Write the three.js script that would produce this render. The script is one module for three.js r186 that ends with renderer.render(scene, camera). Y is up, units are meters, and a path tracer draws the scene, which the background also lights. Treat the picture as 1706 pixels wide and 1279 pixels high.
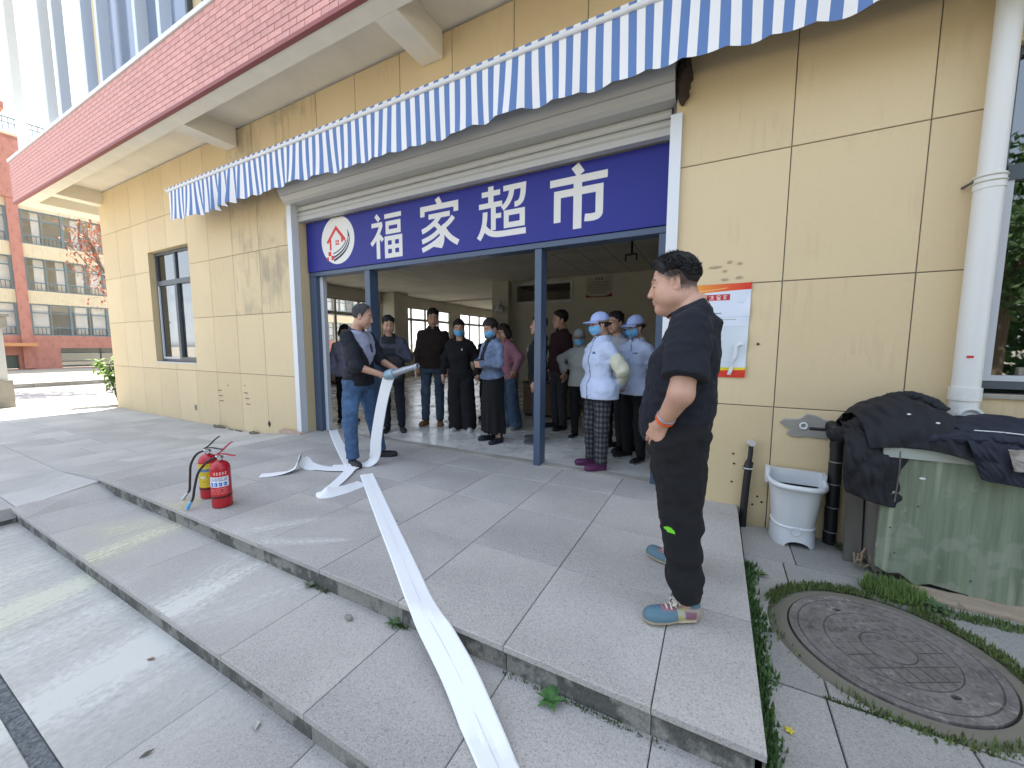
import * as THREE from 'three';
import { mergeGeometries } from 'three/addons/utils/BufferGeometryUtils.js';
import { Brush, Evaluator, SUBTRACTION } from 'three-bvh-csg';

// ---------- camera, sky, sun, exposure ----------
const scene = new THREE.Scene();
const camera = new THREE.PerspectiveCamera(89.59, 1024 / 768, 0.05, 900);
camera.rotation.order = 'YXZ';
camera.position.set(0, 1.27, 0);
camera.rotation.set(-0.09775, 0.48682, 0.00246);
const renderer = new THREE.WebGLRenderer({ antialias: true });
renderer.toneMapping = THREE.LinearToneMapping;
renderer.toneMappingExposure = 4.1;
renderer.shadowMap.enabled = true;
const SUN = new THREE.Vector3(-0.55, 1.5, -0.83).normalize();
{
  const W = 512, H = 256, d = new Float32Array(W * H * 4);
  for (let j = 0; j < H; j++) for (let i = 0; i < W; i++) {
    const up = ((j + 0.5) / H - 0.5) * Math.PI, az = ((i + 0.5) / W - 0.5) * 2 * Math.PI;
    const x = Math.cos(az) * Math.cos(up), y = Math.sin(up), z = Math.sin(az) * Math.cos(up);
    const c = x * SUN.x + y * SUN.y + z * SUN.z, e = Math.max(0, y);
    const hz = Math.exp(-e * 4.6), au = Math.pow(Math.max(0, c * 0.5 + 0.5), 5);
    let r = 0.235 + 0.36 * hz + 0.40 * au, g = 0.305 + 0.315 * hz + 0.385 * au, b = 0.435 + 0.20 * hz + 0.355 * au;
    if (y < 0) { const k = Math.max(0.25, 1 + y * 3); r = 0.3 * k; g = 0.3 * k; b = 0.28 * k; }
    const o = (j * W + i) * 4; d[o] = r; d[o + 1] = g; d[o + 2] = b; d[o + 3] = 1;
  }
  const t = new THREE.DataTexture(d, W, H, THREE.RGBAFormat, THREE.FloatType);
  t.mapping = THREE.EquirectangularReflectionMapping; t.magFilter = THREE.LinearFilter; t.needsUpdate = true;
  scene.background = t; scene.environment = t;
}
const sun = new THREE.DirectionalLight(new THREE.Color(1, 0.95, 0.86), 4.5);
sun.position.copy(SUN).multiplyScalar(60); sun.castShadow = true;
sun.shadow.camera.left = -45; sun.shadow.camera.right = 45; sun.shadow.camera.top = 45; sun.shadow.camera.bottom = -45; sun.shadow.camera.far = 160;
sun.shadow.mapSize.set(4096, 4096);
scene.add(sun); scene.add(sun.target);

// ---------- helpers ----------
let seed = 7;
const rnd = () => { seed = (seed + 0x6d2b79f5) | 0; let t = Math.imul(seed ^ (seed >>> 15), 1 | seed); t = (t + Math.imul(t ^ (t >>> 7), 61 | t)) ^ t; return ((t ^ (t >>> 14)) >>> 0) / 4294967296; };
const rr = (a, b) => a + (b - a) * rnd();
const clamp = (x, a = 0, b = 1) => x < a ? a : x > b ? b : x, mix = (a, b, t) => a + (b - a) * t;
const sst = (a, b, x) => { const t = clamp((x - a) / (b - a)); return t * t * (3 - 2 * t); };
const C = (hex) => { const c = new THREE.Color(hex); return [c.r, c.g, c.b]; };
function hash3(x, y, z) { let h = Math.imul(x, 374761393) ^ Math.imul(y, 668265263) ^ Math.imul(z, 1274126177); h = Math.imul(h ^ (h >>> 13), 1103515245); return ((h ^ (h >>> 16)) >>> 0) / 4294967296; }
function vn(x, y, z) {
  const xi = Math.floor(x), yi = Math.floor(y), zi = Math.floor(z); let u = x - xi, v = y - yi, w = z - zi;
  u = u * u * (3 - 2 * u); v = v * v * (3 - 2 * v); w = w * w * (3 - 2 * w);
  const L = (a, b, t) => a + (b - a) * t;
  return L(L(L(hash3(xi, yi, zi), hash3(xi + 1, yi, zi), u), L(hash3(xi, yi + 1, zi), hash3(xi + 1, yi + 1, zi), u), v),
    L(L(hash3(xi, yi, zi + 1), hash3(xi + 1, yi, zi + 1), u), L(hash3(xi, yi + 1, zi + 1), hash3(xi + 1, yi + 1, zi + 1), u), v), w) * 2 - 1;
}
const fbm = (x, y, z, o = 3) => { let s = 0, a = 0.5; for (let i = 0; i < o; i++) { s += a * vn(x, y, z); x = x * 2.03 + 11.3; y = y * 2.03 + 5.1; z = z * 2.03 + 3.7; a *= 0.5; } return s; };
// tileable 2-D noise with period p (lattice cells)
function tn(x, y, p, s) {
  const xi = Math.floor(x), yi = Math.floor(y); let u = x - xi, v = y - yi; u = u * u * (3 - 2 * u); v = v * v * (3 - 2 * v);
  const m = (a) => ((a % p) + p) % p, h = (a, b) => hash3(m(a), m(b), s);
  return mix(mix(h(xi, yi), h(xi + 1, yi), u), mix(h(xi, yi + 1), h(xi + 1, yi + 1), u), v) * 2 - 1;
}
const tf = (u, v, p, o, s) => { let r = 0, a = 0.5; for (let i = 0; i < o; i++) { r += a * tn(u * p, v * p, p, s + i); p *= 2; a *= 0.5; } return r; };
function tex(W, H, fn, srgb = true) {
  const d = new Uint8Array(W * H * 4), o = [0, 0, 0, 1];
  for (let j = 0; j < H; j++) for (let i = 0; i < W; i++) {
    o[3] = 1; fn((i + 0.5) / W, (j + 0.5) / H, o); const k = (j * W + i) * 4;
    for (let c = 0; c < 3; c++) { let v = clamp(o[c]); if (srgb) v = v <= 0.0031308 ? v * 12.92 : 1.055 * Math.pow(v, 1 / 2.4) - 0.055; d[k + c] = v * 255 + 0.5; }
    d[k + 3] = clamp(o[3]) * 255;
  }
  const t = new THREE.DataTexture(d, W, H); t.wrapS = t.wrapT = THREE.RepeatWrapping; t.magFilter = THREE.LinearFilter; t.minFilter = THREE.LinearFilter;
  if (srgb) t.colorSpace = THREE.SRGBColorSpace; t.needsUpdate = true; return t;
}
function canvasTex(w, h, draw) {
  const c = document.createElement('canvas'); c.width = w; c.height = h; draw(c.getContext('2d'), w, h);
  const t = new THREE.CanvasTexture(c); t.colorSpace = THREE.SRGBColorSpace; t.magFilter = THREE.LinearFilter; return t;
}
const M = (col, rough = 0.8, o = {}) => { const m = new THREE.MeshStandardMaterial({ roughness: rough, side: THREE.DoubleSide, ...o }); if (Array.isArray(col)) m.color.setRGB(...col); else if (col) m.color.set(col); return m; };
const used = new Map();
const nm = (n) => { const k = used.get(n) ?? 0; used.set(n, k + 1); return k ? n + '_' + String(k).padStart(3, '0') : n; };
function mesh(name, geo, mat, parent = scene, label) {
  const o = new THREE.Mesh(geo, mat); o.name = parent === scene ? nm(name) : name; o.castShadow = o.receiveShadow = true; parent.add(o);
  if (label) o.userData.label = label; return o;
}
function tag(o, label, category, grp) { o.userData.label = label; if (category) o.userData.category = category; if (grp) o.userData.group = grp; return o; }
function thing(name, label, category, pos = [0, 0, 0], turn = 0, grp) {
  const o = new THREE.Group(); o.name = nm(name); o.position.set(...pos); o.rotation.y = turn; scene.add(o); return tag(o, label, category, grp);
}
function struct(name, parent = scene) { const o = new THREE.Group(); o.name = parent === scene ? nm(name) : name; parent.add(o); if (parent === scene) o.userData.kind = 'structure'; return o; }
function part(name, parent) { const o = new THREE.Group(); o.name = name; parent.add(o); return o; }
// geometry from quads/tris with metre uvs by the main direction of the face
function tri2geo(pos, idx, uvo = [0, 0], col) {
  const P = [], U = [], K = [], a = new THREE.Vector3(), b = new THREE.Vector3(), c = new THREE.Vector3();
  for (let i = 0; i < idx.length; i += 3) {
    const t = [idx[i], idx[i + 1], idx[i + 2]].map((k) => pos[k]); a.set(...t[0]); b.set(...t[1]).sub(a); c.set(...t[2]).sub(a); b.cross(c);
    const n = [Math.abs(b.x), Math.abs(b.y), Math.abs(b.z)], ax = n[1] >= n[0] && n[1] >= n[2] ? 1 : n[0] >= n[2] ? 0 : 2;
    for (const p of t) { P.push(...p); U.push((ax === 0 ? p[2] : p[0]) + uvo[0], (ax === 1 ? p[2] : p[1]) + uvo[1]); if (col) K.push(...col); }
  }
  const g = new THREE.BufferGeometry(); g.setAttribute('position', new THREE.Float32BufferAttribute(P, 3)); g.setAttribute('uv', new THREE.Float32BufferAttribute(U, 2));
  if (col) g.setAttribute('color', new THREE.Float32BufferAttribute(K, 3)); g.computeVertexNormals(); return g;
}
const HEX = (p) => { const f = (a, b, c, d) => [a, b, c, a, c, d]; return [...f(0, 3, 2, 1), ...f(4, 5, 6, 7), ...f(0, 1, 5, 4), ...f(1, 2, 6, 5), ...f(2, 3, 7, 6), ...f(3, 0, 4, 7)]; };
// box between two corners, all edges chamfered by ch on the +z (front) side when ch>0
function box(x0, x1, y0, y1, z0, z1, uvo) { return tri2geo([[x0, y0, z0], [x1, y0, z0], [x1, y1, z0], [x0, y1, z0], [x0, y0, z1], [x1, y0, z1], [x1, y1, z1], [x0, y1, z1]], HEX(), uvo); }
// panel whose chamfered face looks along +z
function panelZ(x0, x1, y0, y1, zb, zf, c, uvo) {
  const p = [[x0, y0, zb], [x1, y0, zb], [x1, y1, zb], [x0, y1, zb], [x0, y0, zf - c], [x1, y0, zf - c], [x1, y1, zf - c], [x0, y1, zf - c], [x0 + c, y0 + c, zf], [x1 - c, y0 + c, zf], [x1 - c, y1 - c, zf], [x0 + c, y1 - c, zf]];
  const f = (a, b, q, d) => [a, b, q, a, q, d];
  return tri2geo(p, [...f(0, 3, 2, 1), ...f(0, 1, 5, 4), ...f(1, 2, 6, 5), ...f(2, 3, 7, 6), ...f(3, 0, 4, 7), ...f(4, 5, 9, 8), ...f(5, 6, 10, 9), ...f(6, 7, 11, 10), ...f(7, 4, 8, 11), ...f(8, 9, 10, 11)], uvo);
}
// slab with a chamfered top; hf(x,z) gives the top height
function slab(x0, x1, z0, z1, hf, th, c, uvo) {
  const h = typeof hf === 'function' ? hf : () => hf, q = [[x0, z0], [x1, z0], [x1, z1], [x0, z1]], s = [[1, 1], [-1, 1], [-1, -1], [1, -1]], p = [];
  for (const [x, z] of q) p.push([x, h(x, z) - th, z]);
  for (const [x, z] of q) p.push([x, h(x, z) - c, z]);
  q.forEach(([x, z], i) => p.push([x + s[i][0] * c, h(x, z), z + s[i][1] * c]));
  const f = (a, b, k, d) => [a, k, b, a, d, k];
  return tri2geo(p, [...f(3, 2, 1, 0), ...f(0, 1, 5, 4), ...f(1, 2, 6, 5), ...f(2, 3, 7, 6), ...f(3, 0, 4, 7), ...f(4, 5, 9, 8), ...f(5, 6, 10, 9), ...f(6, 7, 11, 10), ...f(7, 4, 8, 11), ...f(8, 9, 10, 11)], uvo);
}
const merge = (l) => mergeGeometries(l.map((g) => g.index ? g.toNonIndexed() : g).map((g) => { for (const k of Object.keys(g.attributes)) if (!['position', 'normal', 'uv', 'color'].includes(k)) g.deleteAttribute(k); return g; }));
const V3 = (a) => new THREE.Vector3(...a);
function tube(pts, r, seg = 24, rs = 8, closed = false) { return new THREE.TubeGeometry(new THREE.CatmullRomCurve3(pts.map(V3), closed, 'centripetal'), seg, r, rs, closed); }
function rod(a, b, r, rs = 10, r2 = r) {
  const A = V3(a), B = V3(b), d = B.clone().sub(A), g = new THREE.CylinderGeometry(r2, r, d.length(), rs);
  g.applyQuaternion(new THREE.Quaternion().setFromUnitVectors(new THREE.Vector3(0, 1, 0), d.normalize())); const m = A.add(B).multiplyScalar(0.5); g.translate(m.x, m.y, m.z); return g;
}
// extrude a closed outline [[z,y],...] along x
function alongX(out, x0, x1) {
  const p = [], n = out.length, idx = []; for (const x of [x0, x1]) for (const [z, y] of out) p.push([x, y, z]);
  for (let i = 0; i < n; i++) { const j = (i + 1) % n; idx.push(i, n + j, j, i, n + i, n + j); }
  const sh = THREE.ShapeUtils.triangulateShape(out.map(([z, y]) => new THREE.Vector2(z, y)), []);
  for (const [a, b, c] of sh) idx.push(a, b, c, n + a, n + c, n + b);
  return tri2geo(p, idx);
}
// ---------- surface of a distance field (surface nets on a sparse grid) ----------
function surf(f, mn, mx, h, colFn) {
  const nx = Math.ceil((mx[0] - mn[0]) / h) + 1, ny = Math.ceil((mx[1] - mn[1]) / h) + 1, nz = Math.ceil((mx[2] - mn[2]) / h) + 1;
  const val = new Float32Array(nx * ny * nz), B = 4, R = h * (B * 0.87 + 1.6), id = (i, j, k) => (k * ny + j) * nx + i;
  for (let k = 0; k < nz; k += B) for (let j = 0; j < ny; j += B) for (let i = 0; i < nx; i += B) {
    const d = f(mn[0] + (i + 1.5) * h, mn[1] + (j + 1.5) * h, mn[2] + (k + 1.5) * h), skip = Math.abs(d) > R * 1.25;
    for (let c = k; c < Math.min(nz, k + B); c++) for (let b = j; b < Math.min(ny, j + B); b++) for (let a = i; a < Math.min(nx, i + B); a++) val[id(a, b, c)] = skip ? d : f(mn[0] + a * h, mn[1] + b * h, mn[2] + c * h);
  }
  const vid = new Int32Array(nx * ny * nz).fill(-1), P = [], K = [], I = [];
  for (let k = 0; k < nz - 1; k++) for (let j = 0; j < ny - 1; j++) for (let i = 0; i < nx - 1; i++) {
    const o = id(i, j, k), s0 = val[o] < 0; let m = false;
    const v = [val[o], val[o + 1], val[o + nx], val[o + nx + 1], val[o + nx * ny], val[o + nx * ny + 1], val[o + nx * ny + nx], val[o + nx * ny + nx + 1]];
    for (let q = 1; q < 8; q++) if ((v[q] < 0) !== s0) { m = true; break; }
    if (!m) continue;
    let x = 0, y = 0, z = 0, n = 0;
    for (let a = 0; a < 8; a++) for (let ax = 1; ax < 8; ax <<= 1) { if (a & ax) continue; const b = a | ax; if ((v[a] < 0) === (v[b] < 0)) continue; const t = v[a] / (v[a] - v[b]); x += (a & 1) + (ax === 1 ? t : 0); y += (a >> 1 & 1) + (ax === 2 ? t : 0); z += (a >> 2 & 1) + (ax === 4 ? t : 0); n++; }
    vid[o] = P.length / 3; const px = mn[0] + (i + x / n) * h, py = mn[1] + (j + y / n) * h, pz = mn[2] + (k + z / n) * h; P.push(px, py, pz);
    if (colFn) { const c = colFn(px, py, pz); K.push(c[0], c[1], c[2]); }
  }
  for (let k = 1; k < nz - 1; k++) for (let j = 1; j < ny - 1; j++) for (let i = 1; i < nx - 1; i++) {
    const o = id(i, j, k), s = val[o] < 0, q = (a, b, c, d) => s ? I.push(a, b, c, a, c, d) : I.push(a, c, b, a, d, c);
    if (s !== (val[o + 1] < 0)) q(vid[o], vid[o - nx], vid[o - nx - nx * ny], vid[o - nx * ny]); 
    if (s !== (val[o + nx] < 0)) q(vid[o], vid[o - nx * ny], vid[o - 1 - nx * ny], vid[o - 1]);
    if (s !== (val[o + nx * ny] < 0)) q(vid[o], vid[o - 1], vid[o - 1 - nx], vid[o - nx]);
  }
  const g = new THREE.BufferGeometry(); g.setAttribute('position', new THREE.Float32BufferAttribute(P, 3)); if (colFn) g.setAttribute('color', new THREE.Float32BufferAttribute(K, 3));
  g.setIndex(I); g.computeVertexNormals(); return g;
}
const smin = (a, b, k) => { const h = Math.max(k - Math.abs(a - b), 0) / k; return Math.min(a, b) - h * h * k * 0.25; };
const smax = (a, b, k) => -smin(-a, -b, k);
const len = Math.hypot;
function cone(x, y, z, a, b, ra, rb) {
  const bx = b[0] - a[0], by = b[1] - a[1], bz = b[2] - a[2], px = x - a[0], py = y - a[1], pz = z - a[2], t = clamp((px * bx + py * by + pz * bz) / (bx * bx + by * by + bz * bz));
  return len(px - bx * t, py - by * t, pz - bz * t) - (ra + (rb - ra) * t);
}
const ell = (x, y, z, c, r) => { const a = (x - c[0]) / r[0], b = (y - c[1]) / r[1], d = (z - c[2]) / r[2], k = len(a, b, d), g = len(a / r[0], b / r[1], d / r[2]); return g < 1e-6 ? -Math.min(...r) : k * (k - 1) / g; };
const cut = (x, y, z, p, n) => (x - p[0]) * n[0] + (y - p[1]) * n[1] + (z - p[2]) * n[2];
const nrm = (a) => { const l = len(...a); return a.map((v) => v / l); }, sub = (a, b) => a.map((v, i) => v - b[i]), lerp3 = (a, b, t) => a.map((v, i) => v + (b[i] - v) * t);
// ---------- textures and materials ----------
const T = {};
// speckled granite, one metre a tile
function graniteFn(base, amp, dark) {
  return (u, v, o) => {
    const s = tn(u * 330, v * 330, 330, 3) * 0.7 + tn(u * 190, v * 190, 190, 9) * 0.35, m = tf(u, v, 3, 4, 21);
    let k = 1 + amp * s + 0.17 * m; if (s < -0.55) k -= dark;
    o[0] = base[0] * k; o[1] = base[1] * k; o[2] = base[2] * k;
  };
}
T.granite = tex(1024, 1024, graniteFn([0.395, 0.370, 0.340], 0.27, 0.14));
T.graniteW = tex(512, 512, graniteFn([0.44, 0.425, 0.395], 0.16, 0.08));
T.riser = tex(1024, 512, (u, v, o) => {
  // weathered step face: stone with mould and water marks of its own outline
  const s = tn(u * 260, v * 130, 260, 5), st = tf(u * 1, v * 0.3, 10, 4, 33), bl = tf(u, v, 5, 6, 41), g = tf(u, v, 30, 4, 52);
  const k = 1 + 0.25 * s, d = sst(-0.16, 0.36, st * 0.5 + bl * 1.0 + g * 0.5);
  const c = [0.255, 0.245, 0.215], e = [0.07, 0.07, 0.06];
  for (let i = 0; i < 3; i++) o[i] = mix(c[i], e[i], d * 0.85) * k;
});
T.wall = tex(1024, 1024, (u, v, o) => {
  const m = tf(u, v, 4, 5, 61), st = tf(u, v * 0.1, 70, 3, 71), pt = tf(u, v, 6, 3, 81), fine = tn(u * 300, v * 300, 300, 91);
  const k = 1 + 0.05 * m + 0.02 * fine, d = sst(0.05, 0.45, st) * sst(-0.05, 0.45, pt) * 0.17;
  const c = [0.635, 0.50, 0.295], e = [0.40, 0.29, 0.19]; for (let i = 0; i < 3; i++) o[i] = mix(c[i], e[i], d) * k;
});
T.wallS = tex(1024, 1024, (u, v, o) => { // panels with damp mottling and drips
  const m = tf(u, v, 4, 5, 61), st = tf(u, v * 0.12, 30, 4, 75), b = tf(u, v, 6, 6, 83), k = 1 + 0.05 * m, d = clamp(sst(-0.05, 0.5, b) * 0.55 + sst(0.0, 0.5, st) * 0.4);
  const c = [0.62, 0.49, 0.295], e = [0.27, 0.225, 0.155]; for (let i = 0; i < 3; i++) o[i] = mix(c[i], e[i], d * 0.8) * k;
});
T.brick = tex(256, 256, (u, v, o) => { const m = tf(u, v, 5, 4, 101), f = tn(u * 120, v * 120, 120, 7); const k = 1 + 0.22 * m + 0.1 * f; o[0] = 0.56 * k; o[1] = 0.28 * k; o[2] = 0.25 * k; });
T.plaster = tex(512, 512, (u, v, o) => { const k = 1 + 0.09 * tf(u, v, 4, 5, 111) + 0.02 * tn(u * 200, v * 200, 200, 3); o[0] = 0.80 * k; o[1] = 0.745 * k; o[2] = 0.62 * k; });
T.inwall = tex(512, 512, (u, v, o) => { const k = 1 + 0.08 * tf(u, v, 3, 5, 121); o[0] = 0.62 * k; o[1] = 0.585 * k; o[2] = 0.49 * k; });
T.ftile = tex(512, 512, (u, v, o) => { const m = tf(u, v, 3, 5, 131), s = tf(u, v, 12, 4, 141), k = 1 + 0.13 * m - 0.2 * sst(0.14, 0.42, s); o[0] = 0.68 * k; o[1] = 0.655 * k; o[2] = 0.60 * k; });
T.frough = tex(256, 256, (u, v, o) => { const k = 0.42 + 0.3 * sst(-0.2, 0.4, tf(u, v, 4, 5, 151)); o[0] = o[1] = o[2] = k; }, false);
T.ceil = tex(512, 512, (u, v, o) => { // perforated board
  const x = (u * 22) % 1 - 0.5, y = (v * 22) % 1 - 0.5, h = x * x + y * y < 0.05, k = 1 + 0.06 * tf(u, v, 3, 3, 161); const c = h ? 0.14 : 0.66 * k; o[0] = c; o[1] = c * 0.96; o[2] = c * 0.84;
});
T.board = tex(1024, 1024, (u, v, o) => { // faded green wood-grain board
  const g = tf(u, v * 0.035, 40, 4, 171), w = tf(u, v * 0.12, 9, 4, 181), f = tn(u * 300, v * 12, 300, 9), l = sst(0.18, 0.42, tf(u, v * 0.05, 26, 3, 191)), sc = sst(0.25, 0.4, tf(u, v, 11, 4, 193));
  const k = 1 + 0.42 * g + 0.36 * w + 0.08 * f, a = [0.17, 0.205, 0.135], b = [0.33, 0.35, 0.25], e = [0.31, 0.31, 0.26];
  for (let i = 0; i < 3; i++) o[i] = mix(mix(a[i], b[i], l * 0.7) * k, e[i], sc * 0.3);
});
T.stripe = tex(64, 8, (u, v, o) => { const b = u > 0.5; const c = b ? [0.105, 0.19, 0.41] : [0.76, 0.75, 0.75]; o[0] = c[0]; o[1] = c[1]; o[2] = c[2]; });
T.asphalt = tex(512, 512, (u, v, o) => { const k = 1 + 0.3 * tn(u * 200, v * 200, 200, 3) + 0.2 * tf(u, v, 4, 4, 201); o[0] = 0.20 * k; o[1] = 0.195 * k; o[2] = 0.20 * k; });
T.pave = tex(512, 512, (u, v, o) => { const k = 1 + 0.2 * tn(u * 160, v * 160, 160, 3) + 0.25 * tf(u, v, 4, 4, 211); o[0] = 0.42 * k; o[1] = 0.375 * k; o[2] = 0.30 * k; });
T.redwall = tex(512, 512, (u, v, o) => { const st = tf(u, v * 0.1, 40, 3, 221), k = 1 + 0.15 * tf(u, v, 4, 4, 231) - 0.18 * sst(0.1, 0.4, st); o[0] = 0.44 * k; o[1] = 0.20 * k; o[2] = 0.155 * k; });
T.cream = tex(512, 512, (u, v, o) => { const st = tf(u, v * 0.1, 40, 3, 241), k = 1 + 0.08 * tf(u, v, 4, 4, 251) - 0.15 * sst(0.1, 0.4, st); o[0] = 0.62 * k; o[1] = 0.53 * k; o[2] = 0.36 * k; });
T.cement = tex(256, 256, (u, v, o) => { const k = 1 + 0.4 * tf(u, v, 5, 5, 261); o[0] = 0.30 * k; o[1] = 0.28 * k; o[2] = 0.24 * k; });
T.darkstone = tex(512, 512, (u, v, o) => { const s = tn(u * 150, v * 150, 150, 3) * 0.7 + tn(u * 70, v * 70, 70, 5) * 0.5, k = 1 + 0.75 * s; o[0] = 0.11 * k; o[1] = 0.12 * k; o[2] = 0.125 * k; });
T.darkwood = tex(256, 256, (u, v, o) => { const k = 1 + 0.5 * tf(u, v * 0.08, 20, 4, 271); o[0] = 0.13 * k; o[1] = 0.12 * k; o[2] = 0.10 * k; });
// powder thrown on the ground: jets [x0, z0, slope, z-from, z-to, width, strength, yellow], alpha with streaks along each jet
const JETS = [[-3.62, -1.0, 0.16, -1.34, 0.4, 0.17, 0.75, 0.7], [-3.95, -1.2, -0.5, -1.36, -0.95, 0.2, 0.4, 0.9], [-2.52, -1.0, 0.05, -1.36, 0.2, 0.11, 0.85, 0.12], [-2.62, -1.0, 0.4, -1.36, -0.3, 0.22, 0.5, 0.0], [-2.25, -1.0, -0.45, -1.36, -0.8, 0.2, 0.42, 0.0], [-2.78, -1.4, -0.75, -1.8, -1.3, 0.10, 0.75, 0.0], [-2.42, -1.42, -1.5, -1.66, -1.3, 0.09, 0.75, 0.0], [-3.1, -0.6, 0.1, -0.9, 0.5, 0.4, 0.34, 0.1], [-4.1, -0.6, 0.3, -0.9, 0.4, 0.3, 0.36, 0.35], [-3.72, -1.46, 0.2, -1.62, -1.3, 0.09, 0.55, 1]];
function powderTex(W, H, x0, x1, z0, z1, veil) {
  return tex(W, H, (u, v, o) => {
    const x = mix(x0, x1, u), z = mix(z1, z0, v); let a = 0, yl = 0;
    const cl = fbm(x * 5, z * 5, 3, 4), gr = fbm(x * 60, z * 60, 9, 2);
    JETS.forEach(([jx, jz, m, f, t, w, k, y], i) => { const s = (z - f) / (t - f); if (s < -0.2 || s > 1.2) return; const wd = w * (0.55 + 0.9 * clamp(s)), l = (x - jx - m * (z - jz)) / wd + 0.22 * cl; const str = fbm(l * 8 + i * 7, z * 0.9, i, 4), e = sst(-0.12, 0.14, s + 0.12 * cl) * sst(1.12, 0.6, s + 0.2 * cl); const q = 0.66 * k * Math.exp(-l * l * 1.0) * e * (0.85 + 0.7 * str) * (1 + 0.25 * gr); if (q > 0) { a += q; yl += q * y; } });
    const vl = veil * sst(-1.2, -2.3, x) * (0.9 + 0.18 * cl + 0.3 * fbm(x * 34, z * 1.6, 5, 3)); a += Math.max(0, vl); a *= 1 + 0.3 * gr; const ed = Math.min(x - x0, x1 - x); a *= sst(0, 0.12, ed); yl = clamp(yl / (a + 1e-4));
    o[0] = 0.80; o[1] = mix(0.785, 0.765, yl); o[2] = mix(0.725, 0.44, yl); o[3] = clamp(a, 0, 0.74);
  });
}
const mapped = (t, rough, o = {}) => M(null, rough, { map: t, ...o });
const MT = {
  granite: [0, 1, 2].map((i) => { const m = mapped(T.granite, 0.88); m.color.setRGB(...[[1, 1, 1], [0.95, 0.95, 0.955], [1.035, 1.03, 1.02]][i]); return m; }),
  graniteW: [0, 1, 2].map((i) => { const m = mapped(T.graniteW, 0.9); m.color.setScalar([1, 0.94, 1.06][i]); return m; }),
  yard: [0, 1, 2].map((i) => { const m = mapped(T.granite, 0.78); m.color.setRGB(...[[0.72, 0.74, 0.73], [0.66, 0.68, 0.67], [0.78, 0.79, 0.78]][i]); return m; }),
  riser: mapped(T.riser, 0.9), wall: [0, 1, 2, 3].map((i) => { const m = mapped(T.wall, 0.62); m.color.setRGB(...[[1, 1, 1], [0.955, 0.95, 0.93], [1.035, 1.035, 1.05], [0.98, 0.97, 0.97]][i]); return m; }),
  brick: [0, 1, 2].map((i) => { const m = mapped(T.brick, 0.6); m.color.setScalar([1, 0.94, 1.05][i]); return m; }),
  plaster: mapped(T.plaster, 0.85), inwall: mapped(T.inwall, 0.8), ftile: [0, 1, 2].map((i) => { const m = mapped(T.ftile, 0.5, { roughnessMap: T.frough }); m.color.setScalar([1, 0.93, 1.05][i]); return m; }),
  ceil: [0, 1].map((i) => { const m = mapped(T.ceil, 0.9); m.color.setScalar([1, 0.93][i]); return m; }),
  board: mapped(T.board, 0.6), stripe: mapped(T.stripe, 0.75), asphalt: mapped(T.asphalt, 0.85), pave: mapped(T.pave, 0.85), redwall: mapped(T.redwall, 0.85), cream: mapped(T.cream, 0.85),
  cement: mapped(T.cement, 0.95), darkstone: mapped(T.darkstone, 0.7), darkwood: mapped(T.darkwood, 0.8),
  grout: M([0.13, 0.125, 0.115], 0.95), joint: M([0.15, 0.145, 0.15], 0.9), mortar: M([0.40, 0.2, 0.185], 0.9),
  postBlue: M([0.055, 0.085, 0.14], 0.35), frame: M([0.07, 0.085, 0.10], 0.4), alu: M([0.50, 0.52, 0.55], 0.4), white: M([0.66, 0.67, 0.68], 0.45), shutter: M([0.47, 0.465, 0.44], 0.45), rail: M([0.68, 0.70, 0.72], 0.4),
  glass: new THREE.MeshPhysicalMaterial({ color: 0xffffff, roughness: 0.015, transmission: 1, thickness: 0, ior: 1.52, side: THREE.DoubleSide }),
  tint: new THREE.MeshPhysicalMaterial({ color: new THREE.Color(0.35, 0.42, 0.44), roughness: 0.015, transmission: 1, thickness: 0, ior: 2.4, side: THREE.DoubleSide }),
  black: M([0.012, 0.012, 0.013], 0.5), rubber: M([0.02, 0.02, 0.02], 0.6), steel: M([0.55, 0.56, 0.58], 0.3, { metalness: 1 }), iron: M([0.16, 0.15, 0.14], 0.6, { metalness: 0.6 }),
  pvc: M([0.66, 0.655, 0.62], 0.4), fin: M([0.52, 0.57, 0.64], 0.4), hose: M([0.80, 0.80, 0.80], 0.8), dark: M([0.03, 0.03, 0.03], 0.9), vc: M(null, 0.85, { vertexColors: true }),
};
MT.glassDark = MT.tint; MT.wallS = mapped(T.wallS, 0.7); MT.collar = mapped(T.cement, 0.95); MT.collar.color.setRGB(0.56, 0.55, 0.48);
// ---------- ground, steps, paving ----------
const UV = () => [rr(0, 1), rr(0, 1)];
const pick = (a) => a[Math.floor(rnd() * a.length)];
mesh('ground', (() => { const g = new THREE.PlaneGeometry(900, 900); g.rotateX(-Math.PI / 2); g.translate(0, -0.34, 0); const u = g.attributes.uv; for (let i = 0; i < u.count; i++) u.setXY(i, u.getX(i) * 300, u.getY(i) * 300); return g; })(), MT.pave).userData.kind = 'structure';

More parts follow.
